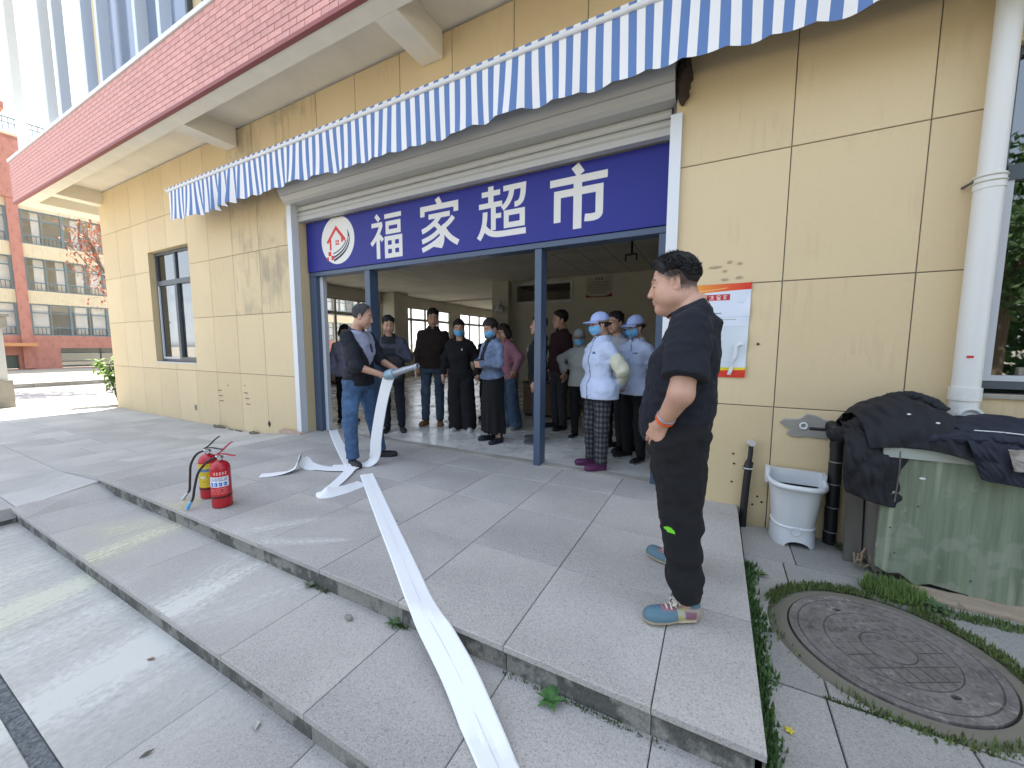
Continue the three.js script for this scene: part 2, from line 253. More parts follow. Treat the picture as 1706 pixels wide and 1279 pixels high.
const platform = struct('entrance_platform');
mesh('core', box(-5.29, 0.185, -0.33, -0.034, -3.75, -1.372), MT.grout, platform);
const PX = [0.2, -0.148, -0.748, -1.348, -1.948, -2.548, -3.148, -3.748, -4.348, -4.948, -5.3], PZ = [-1.335, -2.005, -2.63, -3.25, -3.72];
const G = 0.002;
for (let i = 0; i < PX.length - 1; i++) for (let j = 0; j < PZ.length - 1; j++)
  mesh('paving_slab', slab(PX[i + 1] + G, PX[i] - G, PZ[j + 1] + G, PZ[j] - G, rr(-0.001, 0.001), 0.028, 0.003, UV()), pick(MT.granite), platform);
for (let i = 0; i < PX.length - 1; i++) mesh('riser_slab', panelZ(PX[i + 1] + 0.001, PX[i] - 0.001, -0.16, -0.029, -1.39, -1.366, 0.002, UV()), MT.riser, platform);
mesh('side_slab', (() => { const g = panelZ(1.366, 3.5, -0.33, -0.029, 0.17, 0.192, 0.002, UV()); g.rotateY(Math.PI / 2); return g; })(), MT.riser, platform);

const LX = (x) => -0.14 + 0.14 * sst(-6.45, -5.3, x);
const leftH = (x, z) => { const b = LX(x); if (z < -1.36) return b; const t = clamp((-0.85 - z) / 0.51); return mix(-0.14, b, t * 0.6); };
const treadH = (x, z) => -0.14 + 0.07 * clamp((-0.85 - z) / 0.51) * sst(-4.95, -5.33, x);
const tread = struct('lower_step');
mesh('core', box(-5.33, 0.2, -0.33, -0.172, -1.40, -0.862), MT.grout, tread);
const TX = [0.2, -0.142, -0.742, -1.342, -1.942, -2.542, -3.142, -3.742, -4.342, -4.942, -5.36];
for (let i = 0; i < TX.length - 1; i++) {
  mesh('paving_slab', slab(TX[i + 1] + G, TX[i] - G, -1.40, -0.825, treadH, 0.028, 0.003, UV()), pick(MT.granite), tread);
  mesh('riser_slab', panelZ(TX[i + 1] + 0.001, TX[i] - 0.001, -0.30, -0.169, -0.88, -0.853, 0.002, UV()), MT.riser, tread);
}
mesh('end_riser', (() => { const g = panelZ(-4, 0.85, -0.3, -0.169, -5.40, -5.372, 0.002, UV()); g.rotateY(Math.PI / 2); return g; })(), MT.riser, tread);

const sunk = struct('sunken_paving');
mesh('core', box(-5.4, 3.2, -0.335, -0.312, -0.9, 6), MT.grout, sunk);
const SX = []; for (let x = 1.08; x > -5.4; x -= 0.6) SX.push(x); SX.push(-5.37);
for (let i = 0; i < SX.length - 1; i++) {
  mesh('paving_slab', slab(SX[i + 1] + G, SX[i] - G, -0.856, -0.36, -0.28, 0.03, 0.003, UV()), pick(MT.granite), sunk);
  mesh('dark_stone_strip', slab(SX[i + 1] + G, SX[i] - G, -0.358, -0.302, -0.279, 0.03, 0.003, UV()), MT.darkstone, sunk);
  for (const [a, b] of [[0.32, -0.3], [0.94, 0.324], [1.6, 0.944]]) mesh('paving_slab', slab(SX[i + 1] + G, SX[i] - G, b, a, -0.28, 0.03, 0.003, UV()), pick(MT.granite), sunk);
}
// pavement to the left, ramping up to the doorway
const leftPave = struct('left_pavement');
mesh('core', box(-15.7, -5.38, -0.335, -0.2, -14, 6), MT.grout, leftPave);
mesh('core', box(-5.4, -5.29, -0.335, -0.06, -3.7, -1.37), MT.grout, leftPave);
{
  let col = 0;
  for (let x = -5.3; x > -15.4; x -= 0.6, col++) {
    const x0 = Math.max(x - 0.6, -15.7), o = (col % 2) * 0.28, zs = [-3.495, -2.9 + o * 0.6, -2.1 + o, -1.36, -0.85, -0.2 + o, 0.7 + o, 1.7, 3, 4.5];
    if (x < -12.01) for (let z = -4.4; z > -9; z -= 0.9) zs.unshift(z - o);
    const lit = x < -12.3;
    for (let j = 0; j < zs.length - 1; j++) { let xr = x - G; if (col === 0) xr = (zs[j] < -1.35) ? -5.302 : -5.362; mesh('paving_slab', slab(x0 + G, xr, zs[j] + G, zs[j + 1] - G, leftH, 0.1, 0.003, UV()), lit ? MT.pave : pick(MT.graniteW), leftPave); }
  }
}
// far road, kerb and forecourt of the red building
mesh('road', box(-20.75, -15.75, -0.3, -0.19, -60, 40), MT.asphalt).userData.kind = 'structure';
const kerb = struct('kerb');
for (let z = -30; z < 12; z += 1) mesh('kerb_stone', box(-20.95, -20.755, -0.3, -0.045, z + 0.004, z + 0.996, UV()), MT.cement, kerb);
mesh('forecourt', box(-34, -20.955, -0.3, -0.06, -60, 40), MT.pave).userData.kind = 'structure';

// yard on the right with broken slabs round a manhole
const ev = new Evaluator(); ev.attributes = ['position', 'normal', 'uv'];
const csg = (a, b) => { const A = new Brush(a), B = new Brush(b); A.updateMatrixWorld(); B.updateMatrixWorld(); const g = ev.evaluate(A, B, SUBTRACTION).geometry; g.clearGroups(); return g; };
const MH = [0.775, -2.325], yard = struct('yard_paving');
mesh('soil_bed', box(0.1985, 0.2205, -0.33, -0.149, -1.4, 3), M([0.10, 0.095, 0.07], 1), yard);
mesh('soil_bed', box(0.2, 9, -0.33, -0.166, -3.5, 3), M([0.10, 0.095, 0.07], 1), yard);
{
  const hole = new THREE.CylinderGeometry(0.475, 0.475, 1, 40); hole.translate(MH[0], -0.14, MH[1]);
  const rows = [[-3.49, -2.98, [0.222, 0.52, 1.0, 1.6, 2.3, 3]], [-2.975, -2.21, [0.222, 0.445, 1.12, 1.72, 2.4, 3]], [-2.205, -1.86, [0.235, 0.468, 1.1, 1.7, 2.3, 3]], [-1.855, -1.22, [0.24, 0.455, 0.86, 1.5, 2.1, 3]], [-1.215, -0.6, [0.24, 0.8, 1.4, 2.0, 3]], [-0.595, 0.1, [0.24, 0.7, 1.3, 2.0, 3]], [0.105, 1, [0.24, 0.9, 1.5, 2.1, 3]]];
  for (const [a, b, xs] of rows) for (let i = 0; i < xs.length - 1; i++) {
    const t = [rr(-0.006, 0.006), rr(-0.006, 0.006)];
    let g = slab(xs[i] + 0.003, xs[i + 1] - 0.003, a + 0.003, b - 0.003, (x, z) => -0.14 + t[0] * (x - xs[i]) + t[1] * (z - a) , 0.03, 0.003, UV());
    const cx = clamp(MH[0], xs[i], xs[i + 1]), cz = clamp(MH[1], a, b); if (len(cx - MH[0], cz - MH[1]) < 0.474) g = csg(g, hole);
    if (g.attributes.position.count) mesh('paving_slab', g, pick(MT.yard), yard);
  }
  mesh('concrete_collar', (() => { const g = new THREE.LatheGeometry([[0.386, -0.2], [0.386, -0.148], [0.390, -0.143], [0.432, -0.146], [0.45, -0.156], [0.476, -0.158], [0.478, -0.2]].map((p) => new THREE.Vector2(...p)), 64); g.translate(MH[0], 0, MH[1]); return g; })(), MT.collar, yard);
}
{
  const t = thing('manhole_cover', 'large round dark metal manhole cover with two key holes set in the yard paving', 'manhole cover', [MH[0], -0.138, MH[1]], 0.5);
  T.lid = tex(1024, 1024, (u, v, o) => {
    const x = (u - 0.5) * 2, y = (v - 0.5) * 2, r = len(x, y), a = Math.atan2(y, x); let h = 0.5;
    h += 0.2 * tf(u, v, 60, 2, 401) + 0.2 * tf(u, v, 7, 4, 411);
    const line = (d, w) => sst(w, w * 0.4, Math.abs(d)); let g = 0;
    g = Math.max(g, line(r - 0.90, 0.012), line(r - 0.62, 0.010), line(r - 0.26, 0.012));
    if (r < 0.60 && r > 0.28 && y > -0.1) g = Math.max(g, line(((x + 0.5) / 0.16) % 1 - 0.5, 0.07) * 0.9, line(((y + 1) / 0.2) % 1 - 0.5, 0.06) * 0.9);
    if (r < 0.58 && y < -0.12) { const s = ((x + 2) / 0.13) % 1, q = ((y + 2) / 0.16) % 1; g = Math.max(g, (q > 0.25 && q < 0.8 && hash3(Math.floor((x + 2) / 0.13 * 4), Math.floor((y + 2) / 0.16 * 4), 5) > 0.5 && s > 0.12) ? 0.6 : 0); }
    if (r > 0.70 && r < 0.82) g = Math.max(g, (hash3(Math.floor((a + 4) * 22), Math.floor(r * 50), 8) > 0.55 && Math.sin(a * 14) > -0.3) ? 0.5 : 0);
    const sc = sst(0.22, 0.42, tf(u, v, 34, 4, 421)) * sst(-0.2, 0.3, tf(u, v, 4, 3, 425)); const k = h * (1 - 0.55 * g) + sc * 0.3; o[0] = 0.31 * k; o[1] = 0.275 * k; o[2] = 0.25 * k;
  });
  T.lidb = tex(1024, 1024, (u, v, o) => { const x = (u - 0.5) * 2, y = (v - 0.5) * 2, r = len(x, y), line = (d, w) => sst(w, w * 0.4, Math.abs(d)); let g = Math.max(line(r - 0.90, 0.012), line(r - 0.62, 0.010), line(r - 0.26, 0.012)); if (r < 0.60 && r > 0.28 && y > -0.1) g = Math.max(g, line(((x + 0.5) / 0.16) % 1 - 0.5, 0.07), line(((y + 1) / 0.2) % 1 - 0.5, 0.06)); const k = 0.6 - 0.5 * g + 0.3 * tf(u, v, 50, 3, 431); o[0] = o[1] = o[2] = k; }, false);
  let g = new THREE.CylinderGeometry(0.379, 0.376, 0.04, 72, 1); g.translate(0, -0.02, 0);
  g = g.toNonIndexed(); for (let i = 0; i < g.attributes.position.count; i++) { const p = g.attributes.position; g.attributes.uv.setXY(i, p.getX(i) / 0.76 + 0.5, p.getZ(i) / 0.76 + 0.5); } g.computeVertexNormals();
  for (const [hx, hz] of [[0.632, -2.545], [0.918, -2.105]]) { const c = new THREE.CylinderGeometry(0.016, 0.016, 0.2, 14); const dx = hx - MH[0], dz = hz - MH[1], a = 0.5; c.scale(1.2, 1, 0.8); c.translate(dx * Math.cos(a) - dz * Math.sin(a), 0, dx * Math.sin(a) + dz * Math.cos(a)); g = csg(g, c); }
  mesh('lid', g, M(null, 0.75, { map: T.lid, bumpMap: T.lidb, bumpScale: 0.004 }), t);
}

// ---------- powder sprayed by the extinguishers (loose matter on the slabs) ----------
function spill(label, x0, x1, z0, z1, h, W, H, veil) {
  const g = new THREE.PlaneGeometry(x1 - x0, z1 - z0, 1, 1); g.rotateX(-Math.PI / 2); const o = mesh('powder_spill', g, M(null, 0.95, { map: powderTex(W, H, x0, x1, z0, z1, veil), transparent: true, depthWrite: false }), scene);
  o.position.set((x0 + x1) / 2, h, (z0 + z1) / 2); tag(o, label, 'powder'); o.userData.kind = 'stuff'; o.castShadow = false; return o;
}
spill('white and yellow powder sprayed on the platform edge beside the extinguishers', -4.1, -2.0, -1.85, -1.336, 0.0045, 1024, 256, 0);
spill('white and pale yellow powder streaks thrown across the lower step', -4.8, -1.6, -1.364, -0.828, -0.1355, 1024, 192, 0.12);
spill('broad white and yellow powder streaks between lower step and dark stone strip', -5.3, -1.3, -0.85, -0.36, -0.2755, 1024, 192, 0.40);
spill('white powder lying on the sunken paving beyond the dark stone strip', -5.3, -1.3, -0.30, 0.3, -0.2755, 512, 128, 0.36);

// ---------- the shop building ----------
const B = thing('shop_building', 'cream panelled building with red brick balcony band and wide shop doorway', 'building', [0, 0, 0]);
const minus = (r, hs) => { let l = [r]; for (const h of hs) { const n = []; for (const [a, b, c, d] of l) { const x0 = Math.max(a, h[0]), x1 = Math.min(b, h[1]), y0 = Math.max(c, h[2]), y1 = Math.min(d, h[3]); if (x0 >= x1 || y0 >= y1) { n.push([a, b, c, d]); continue; } if (a < x0) n.push([a, x0, c, d]); if (x1 < b) n.push([x1, b, c, d]); if (c < y0) n.push([x0, x1, c, y0]); if (y1 < d) n.push([x0, x1, y1, d]); } l = n; } return l; };
const DOOR = [-5.3, -0.4, -0.5, 3.72], WL = [-9.85, -8.28, 0.955, 3.05], WR = [1.44, 3.5, 0.98, 3.03], ZW = -3.5;
const fw = part('front_wall', B);
for (const [a, b, c, d] of minus([-12, 9, -0.3, 4.5], [DOOR, WL, WR])) mesh('wall_core', box(a, b, c, d, ZW - 0.2, ZW - 0.010), MT.joint, fw);
{
  const xs = [-12]; for (let k = 12; k >= 0; k--) { const x = -3.28 - 0.72 * k; if (x > -11.9) xs.push(x); } for (const x of [-2.56, -1.84, -1.12, -0.38, 0.398, 1.116, 1.84, 2.56, 3.28, 4, 4.72, 5.44, 6.2, 7, 8, 9]) xs.push(x);
  const ys = [-0.3, 0.813, 1.751, 2.69, 3.63, 4.5], gap = 0.0032, holes = [DOOR, WL, WR];
  for (let i = 0; i < xs.length - 1; i++) for (let j = 0; j < 5; j++) {
    const cell = [xs[i] + gap, xs[i + 1] - gap, ys[j] + gap, ys[j + 1] - gap], l = minus(cell, holes).filter(([a, b, c, d]) => b - a > 0.02 && d - c > 0.02); if (!l.length) continue;
    const uo = [rr(0, 3), rr(0, 3)], gs = l.map(([a, b, c, d]) => panelZ(a, b, c, d, ZW - 0.0095, ZW + rr(-0.0008, 0.0008), 0.003, uo));
    for (const g of gs) { const u = g.attributes.uv; for (let k = 0; k < u.count; k++) u.setXY(k, u.getX(k) / 2.2, u.getY(k) / 2.2); }
    mesh('wall_panel', merge(gs), xs[i] > -6.95 && xs[i] < -5 && j > 1 ? MT.wallS : pick(MT.wall), fw);
  }
}
mesh('side_wall', merge(minus([-24, -3.71, -0.3, 4.5], [[-7.7, -4.5, 0.95, 2.93], [-11.25, -8.2, 0.95, 2.93], [-15.8, -12.1, 0.95, 2.93], [-20.4, -16.6, 0.95, 2.93]]).map(([a, b, c, d]) => box(-11.995, -11.8, c, d, a, b))), MT.inwall, B);
// stain, hole and screw marks on the wall
{
  const decal = (name, x, y, w, h, mat) => { const s = new THREE.Shape(), n = 18; for (let i = 0; i < n; i++) { const a = i / n * 6.283, k = 1 + rr(-0.22, 0.22); s[i ? 'lineTo' : 'moveTo'](x + Math.cos(a) * w / 2 * k, y + Math.sin(a) * h / 2 * k); } const g = new THREE.ExtrudeGeometry(s, { depth: 0.004, bevelEnabled: false }); g.translate(0, 0, ZW + 0.001); return mesh(name, g, mat, fw); };
  for (const [x, y] of [[0.27, 1.29], [-7.28, 0.60], [-6.77, 0.62]]) decal('bolt_hole', x, y, 0.02, 0.02, MT.black);
  decal('drain_hole', -6.15, 0.05, 0.075, 0.09, MT.black); decal('drain_hole', -8.42, 0.13, 0.10, 0.11, M([0.22, 0.2, 0.16], 0.9)); decal('drain_hole', 0.39 + 0.03, 0.22, 0.05, 0.05, MT.black);
  for (const [x, y] of [[-7.55, 0.50], [-7.53, 0.41], [-7.51, 0.32], [-6.75, 0.50], [-6.72, 0.41], [-6.7, 0.32]]) decal('scratch_mark', x, y, 0.13, 0.016, M([0.16, 0.13, 0.1], 0.9));
  for (const [x, y, w] of [[-0.05, 1.89, 0.09], [0.05, 1.92, 0.035], [0.12, 1.905, 0.03], [0.02, 1.855, 0.03], [0.02, 1.79, 0.05], [0.12, 1.8, 0.05]]) decal('glue_patch', x, y, w, 0.02, M([0.40, 0.34, 0.22], 0.9));
  for (const [x, y] of [[0.15, 0.42], [0.16, 0.34], [0.15, 0.19], [0.33, 0.10], [0.36, 0.06], [0.30, 0.03]]) decal('bolt_hole', x, y, 0.016, 0.014, MT.black);
  const hs = new THREE.Shape(); for (let i = 0; i < 26; i++) { const a = i / 26 * 6.283, k = 1 + 0.18 * Math.sin(a * 5) + rr(-0.08, 0.08); hs[i ? 'lineTo' : 'moveTo'](0.625 + Math.cos(a) * 0.15 * k, 0.685 + Math.sin(a) * 0.075 * k); }
  const cg = new THREE.ExtrudeGeometry(hs, { depth: 0.012, bevelEnabled: true, bevelSize: 0.008, bevelThickness: 0.006, bevelSegments: 2 }); cg.translate(0, 0, ZW - 0.004); mesh('cement_patch', cg, MT.cement, fw);
  mesh('pipe_stub', (() => { const g = new THREE.TorusGeometry(0.021, 0.007, 8, 20); g.translate(0.587, 0.69, ZW + 0.017); return g; })(), MT.white, fw);
  mesh('pipe_slot', (() => { const g = new THREE.CapsuleGeometry(0.013, 0.1, 4, 10); g.rotateZ(Math.PI / 2); g.translate(0.68, 0.675, ZW + 0.009); return g; })(), MT.black, fw);
  const nest = surf((x, y, z) => ell(x, y, z, [-0.33, 3.35, -3.47], [0.055, 0.2, 0.07]) + 0.03 * fbm(x * 30, y * 30, z * 30), [-0.46, 3.1, -3.6], [-0.2, 3.6, -3.35], 0.012); mesh('broken_gap', nest, M([0.05, 0.035, 0.025], 1), fw);
}
// soffit, beams and brick band
const ov = part('overhang', B), YB = 4.25;
mesh('soffit_strip', box(-13.35, 9, YB, 4.52, -2.83, -2.612), MT.plaster, ov);
for (const [a, b] of [[-13.35, -12.8], [-12, -11.75], [-6.82, -6.55], [-2.94, -2.67], [1.3, 1.57], [5.4, 5.67]]) mesh('soffit_beam', box(a, b, YB, 4.52, a < -12.5 ? -20 : a < -11 ? -5.4 : -3.49, -2.832), MT.plaster, ov);
mesh('soffit_panel', box(-13.35, 9, 4.521, 5.12, -20, -2.615), MT.plaster, ov);
{
  mesh('brick_backing', box(-13.352, 9, YB + 0.03, 5.08, -2.612, -2.604), MT.mortar, ov);
  mesh('bottom_trim', box(-13.355, 9, YB - 0.012, YB + 0.03, -2.64, -2.588), M([0.26, 0.075, 0.07], 0.6), ov);
  mesh('ledge', box(-13.38, 9, 5.085, 5.14, -2.9, -2.575), MT.white, ov);
  const rowH = 0.0668, bl = 0.235, var3 = [0, 1, 2].map(() => panelZ(0, bl - 0.007, 0, rowH - 0.007, 0, 0.010, 0.0025, UV())), rest = [];
  const all = [];
  for (let r = 0; r < 12; r++) for (let x = -13.352 + (r % 2 ? bl / 2 : 0) - bl / 2; x < 3; x += bl) all.push([Math.max(-13.352, x), YB + 0.033 + r * rowH, x < -13.353 ? 0.47 : 1]);
  all.sort((a, b) => Math.abs(a[0] + 4.9) - Math.abs(b[0] + 4.9));
  all.forEach(([x, y, sx], i) => {
    if (i < 300) { const o = mesh('brick', var3[i % 3], pick(MT.brick), ov); o.position.set(x, y, -2.604); }
    else { const g = var3[i % 3].clone(); g.scale(sx, 1, 1); g.translate(x, y, -2.604); rest.push(g); }
  });
  const o = mesh('brickwork', merge(rest), MT.brick[0], ov); o.userData.kind = 'stuff';
}
// storeys above: set-back wall, tall windows behind upright fins
const up = part('upper_storey', B);
mesh('upper_wall', box(-10.4, 9, 5.14, 15, -20, -3.2), M([0.60, 0.50, 0.30], 0.8), up);
for (let i = 0; i < 5; i++) {
  const x0 = -9.75 + i * 3.3, w = part('tall_window', B);
  mesh('frame', merge([box(x0 - 0.06, x0, 5.2, 12, -3.198, -3.13), box(x0 + 1.35, x0 + 1.42, 5.2, 12, -3.198, -3.13), box(x0 + 2.8, x0 + 2.86, 5.2, 12, -3.198, -3.13), box(x0 - 0.06, x0 + 2.86, 7.6, 7.68, -3.198, -3.13)]), MT.frame, w);
  for (const [a, b] of [[0, 1.35], [1.42, 2.8]]) mesh('pane', box(x0 + a, x0 + b, 5.2, 7.6, -3.185, -3.17), new THREE.MeshPhysicalMaterial({ color: new THREE.Color(0.12, 0.17, 0.26), roughness: 0.05, ior: 1.9 }), w);
}
for (const x of [-12.92, -11.04, -10.36, -9.14, -8.55, -7.3, -6.62, -5.2, -4.5, -3.2, -2.5, -1.2, -0.5, 0.8]) mesh('louvre_fin', box(x - 0.045, x + 0.045, 5.14, 12, -2.80, -2.67), MT.fin, B);
mesh('brick_end', box(-13.372, -13.353, YB + 0.03, 5.08, -2.9, -2.59), MT.brick[1], ov);
mesh('roof_band', box(-13.3, 9, 12, 13, -20, -2.62), MT.cream, B);
// shutter, its housing, guide rails and posts
{
  const sh = part('roller_shutter', B);
  mesh('housing', alongX([[-3.66, 3.20], [-3.44, 3.20], [-3.40, 3.225], [-3.36, 3.285], [-3.325, 3.36], [-3.31, 3.44], [-3.31, 3.6], [-3.35, 3.72], [-3.66, 3.74]], -5.36, -0.385), MT.shutter, sh);
  mesh('housing_seam', alongX([[-3.40, 3.275], [-3.354, 3.279], [-3.352, 3.284], [-3.40, 3.287]], -5.358, -0.387), M([0.35, 0.35, 0.34], 0.5), sh);
  for (const [a, b] of [[3.122, 3.196], [3.05, 3.118]]) mesh('slat', alongX([[-3.63, a], [-3.562, a + 0.004], [-3.548, a + 0.02], [-3.545, (a + b) / 2], [-3.55, b - 0.018], [-3.565, b], [-3.63, b]], -5.28, -0.42), MT.shutter, sh);
  mesh('bottom_bar', box(-5.28, -0.42, 2.99, 3.047, -3.63, -3.55), MT.shutter, sh);
  mesh('guide_rail', merge([box(-0.415, -0.33, -0.01, 3.09, -3.498, -3.455), box(-0.415, -0.40, -0.01, 3.09, -3.72, -3.50)]), MT.rail, sh);
  mesh('guide_rail', merge([box(-5.38, -5.285, -0.02, 3.2, -3.498, -3.455), box(-5.30, -5.285, -0.02, 3.2, -3.56, -3.50)]), MT.rail, sh);
  for (const g of [box(-5.298, -5.28, -0.02, 3.2, -3.78, -3.565), box(-0.42, -0.40, -0.02, 3.2, -3.78, -3.725)]) mesh('door_reveal', g, MT.wall[1], B);
  const df = part('door_frame', B);
  for (const [x0, x1] of [[-5.275, -5.13], [-4.145, -4.05], [-1.69, -1.615], [-0.5, -0.425]]) mesh('post', panelZ(x0, x1, 0, 2.25, -3.82, -3.68, 0.004), MT.postBlue, df);
  mesh('header_bar', panelZ(-5.27, -0.43, 2.252, 2.31, -3.82, -3.675, 0.004), MT.postBlue, df);
  mesh('jamb_strip', box(-5.127, -5.06, 0, 2.25, -3.80, -3.74), MT.alu, df);
  mesh('threshold', slab(-5.27, -0.43, -3.82, -3.70, 0.012, 0.05, 0.004, UV()), MT.cement, B);
}
// small window left, large window right
function windowIn(label, x0, x1, y0, y1, zf, split, ty, parts) {
  const w = part('window', B); w.userData.label = label; const f = 0.05, z0 = zf - 0.06;
  const bars = [box(x0, x1, y0, y0 + f, z0, zf), box(x0, x1, y1 - f, y1, z0, zf), box(x0, x0 + f, y0 + f, y1 - f, z0, zf), box(x1 - f, x1, y0 + f, y1 - f, z0, zf), box(x0 + f, x1 - f, ty, ty + 0.09, z0 + 0.002, zf + 0.01)];
  for (const s of split) bars.push(box(s - 0.03, s + 0.03, ty + 0.09, y1 - f, z0 + 0.003, zf - 0.005), box(s - 0.045, s + 0.045, y0 + f, ty, z0 + 0.004, zf + 0.006));
  mesh('frame', merge(bars), MT.frame, w);
  const xs = [x0 + f, ...split, x1 - f];
  for (let i = 0; i < xs.length - 1; i++) { mesh('pane', box(xs[i], xs[i + 1], ty + 0.09, y1 - f, zf - 0.034, zf - 0.03), MT.glassDark, w); mesh('pane', box(xs[i], xs[i + 1], y0 + f, ty, zf - 0.03 - 0.012 * (i % 2), zf - 0.026 - 0.012 * (i % 2)), MT.glassDark, w); }
  for (let i = 0; i < xs.length - 1; i++) mesh('sash', merge([box(xs[i], xs[i + 1], y0 + f, y0 + f + 0.035, zf - 0.02, zf + 0.004), box(xs[i], xs[i] + 0.035, y0 + f + 0.035, ty, zf - 0.02, zf + 0.004), box(xs[i + 1] - 0.035, xs[i + 1], y0 + f + 0.035, ty, zf - 0.02, zf + 0.004)]), i ? MT.frame : MT.alu, w);
  return w;
}
windowIn('small window left of the doorway', WL[0] + 0.002, WL[1] - 0.002, WL[2] + 0.002, WL[3] - 0.002, -3.6, [-9.07], 2.42);
windowIn('tall window at the right edge beside the rain pipe', WR[0] + 0.002, WR[1] - 0.002, WR[2] + 0.03, WR[3] - 0.002, -3.56, [2.45], 2.27);
for (const [a, b, c, d] of [[WL[0] - 0.001, WL[0] + 0.0015, WL[2], WL[3]], [WL[1] - 0.0015, WL[1] + 0.001, WL[2], WL[3]], [WL[0], WL[1], WL[3] - 0.0015, WL[3] + 0.001], [WR[0] - 0.001, WR[0] + 0.0015, WR[2], WR[3]], [WR[0], WR[1], WR[3] - 0.0015, WR[3] + 0.001]]) mesh('window_reveal', box(a, b, c, d, -3.6, -3.502), MT.wall[1], B);
mesh('window_sill', box(1.42, 3.52, 0.955, 0.978, -3.56, -3.478), MT.cement, B); mesh('window_sill', box(-9.86, -8.27, 0.93, 0.953, -3.6, -3.497), MT.alu, B);

// ---------- inside ----------
const inf = struct('shop_floor');
mesh('screed', box(-11.79, 0.9, -0.3, -0.012, -22, -3.80), MT.grout, inf);
for (let x = -11.6; x < 0.9; x += 0.8) for (let z = -3.83; z > -12.5; z -= 0.8) mesh('floor_tile', slab(x + 0.001, Math.min(x + 0.799, 0.895), z - 0.799, z - 0.001, rr(-0.0004, 0.0004), 0.011, 0.0012, [rr(0, 9), rr(0, 9)]), pick(MT.ftile), inf);
mesh('floor_slab', box(-11.79, 0.9, -0.02, -0.001, -21.99, -13.44), MT.ftile[0], inf);
const cl = struct('shop_ceiling'), YC = 3.35;
mesh('ceiling_slab', box(-11.79, 0.9, YC + 0.012, YC + 0.5, -22, -3.71), M([0.22, 0.21, 0.18], 0.9), cl);
for (let x = -11.82; x < 0.6; x += 0.6) for (let z = -4.4; z > -15; z -= 0.6) { const g = slab(x + 0.008, x + 0.592, -z - 0.592, -z - 0.008, 0, 0.011, 0.003); g.rotateX(Math.PI); g.translate(0, YC, 0); { const u = g.attributes.uv; for (let k = 0; k < u.count; k++) u.setXY(k, u.getX(k) / 0.6, u.getY(k) / 0.6); } mesh('ceiling_tile', g, pick(MT.ceil), cl); }
mesh('ceiling_sheet', box(-11.79, 0.9, YC - 0.001, YC + 0.011, -22, -15.2), MT.ceil[0], cl);
mesh('front_bulkhead', box(-5.27, -0.43, 2.312, 3.74, -3.82, -3.705), MT.inwall, B);
for (const [n, g] of [['back_wall', merge(minus([-6.6, 0.9, -0.1, YC + 0.4], [[-5.82, -4.02, 2.69, 3.19]]).map(([a, b, c, d]) => box(a, b, c, d, -11.55, -11.35)))], ['far_wall', box(-11.79, -6.4, -0.1, 3.7, -22.2, -22)], ['right_wall', box(0.9, 1.05, -0.3, 4.4, -22, -3.71)], ['return_wall', box(-6.6, -6.42, -0.1, 3.7, -22, -11.56)]]) mesh(n, g, MT.inwall, B);
mesh('pillar', box(-6.62, -6.02, 0, YC - 0.004, -11.349, -11.1), MT.inwall, B);
mesh('pillar', box(-11.795, -11.15, 0, YC - 0.004, -12.06, -11.3), MT.inwall, B);
mesh('transom_frame', merge([box(-5.9, -3.94, 2.62, 2.69, -11.36, -11.31), box(-5.9, -3.94, 3.19, 3.26, -11.36, -11.31), box(-5.9, -5.82, 2.691, 3.189, -11.36, -11.31), box(-4.02, -3.94, 2.691, 3.189, -11.36, -11.31)]), MT.pvc, B);
mesh('transom_pane', box(-5.82, -4.02, 2.69, 3.19, -11.45, -11.445), MT.glass, B);
for (const g of [box(-6.4, 0.9, 1.9, 2.0, -14, -11.56), box(-6.4, 0.9, 3.6, 3.7, -14, -11.56), box(-6.4, 0.9, 2.0, 3.6, -14.1, -14), box(-6.42, -6.4, 1.9, 3.7, -14, -11.56), box(0.9, 0.95, 1.9, 3.7, -14, -11.56)]) mesh('store_room_wall', g, MT.inwall, B);
// side windows of the shop
for (const [a, b] of [[-7.7, -4.5], [-11.25, -8.2], [-15.8, -12.1], [-20.4, -16.6]]) {
  const w = part('side_window', B), n = Math.round((b - a) / 0.95), st = (b - a) / n, bars = [box(-11.93, -11.86, 0.95, 1.0, a, b), box(-11.93, -11.86, 2.88, 2.93, a, b), box(-11.93, -11.86, 2.36, 2.47, a, b)];
  for (let i = 0; i <= n; i++) { const z = clamp(a + i * st, a + 0.03, b - 0.03); bars.push(box(-11.928, -11.862, 1.0, 2.36, z - 0.04, z + 0.04), box(-11.928, -11.862, 2.47, 2.88, z - 0.04, z + 0.04)); }
  mesh('frame', merge(bars), M([0.42, 0.41, 0.36], 0.5), w);
  for (let i = 0; i < n; i++) { mesh('pane', box(-11.9, -11.896, 1.0, 2.36, a + i * st, a + i * st + st), MT.glass, w); mesh('pane', box(-11.9, -11.896, 2.47, 2.88, a + i * st, a + i * st + st), MT.glass, w); }
}
// the dark room behind the right window
for (const g of [box(1.05, 6, -0.3, -0.1, -8, -3.71), box(1.05, 6, 3.3, 3.45, -8, -3.71), box(1.05, 6, -0.1, 3.3, -8.2, -8), box(6, 6.2, -0.1, 3.3, -8, -3.71)]) mesh('inner_room_wall', g, MT.inwall, B);

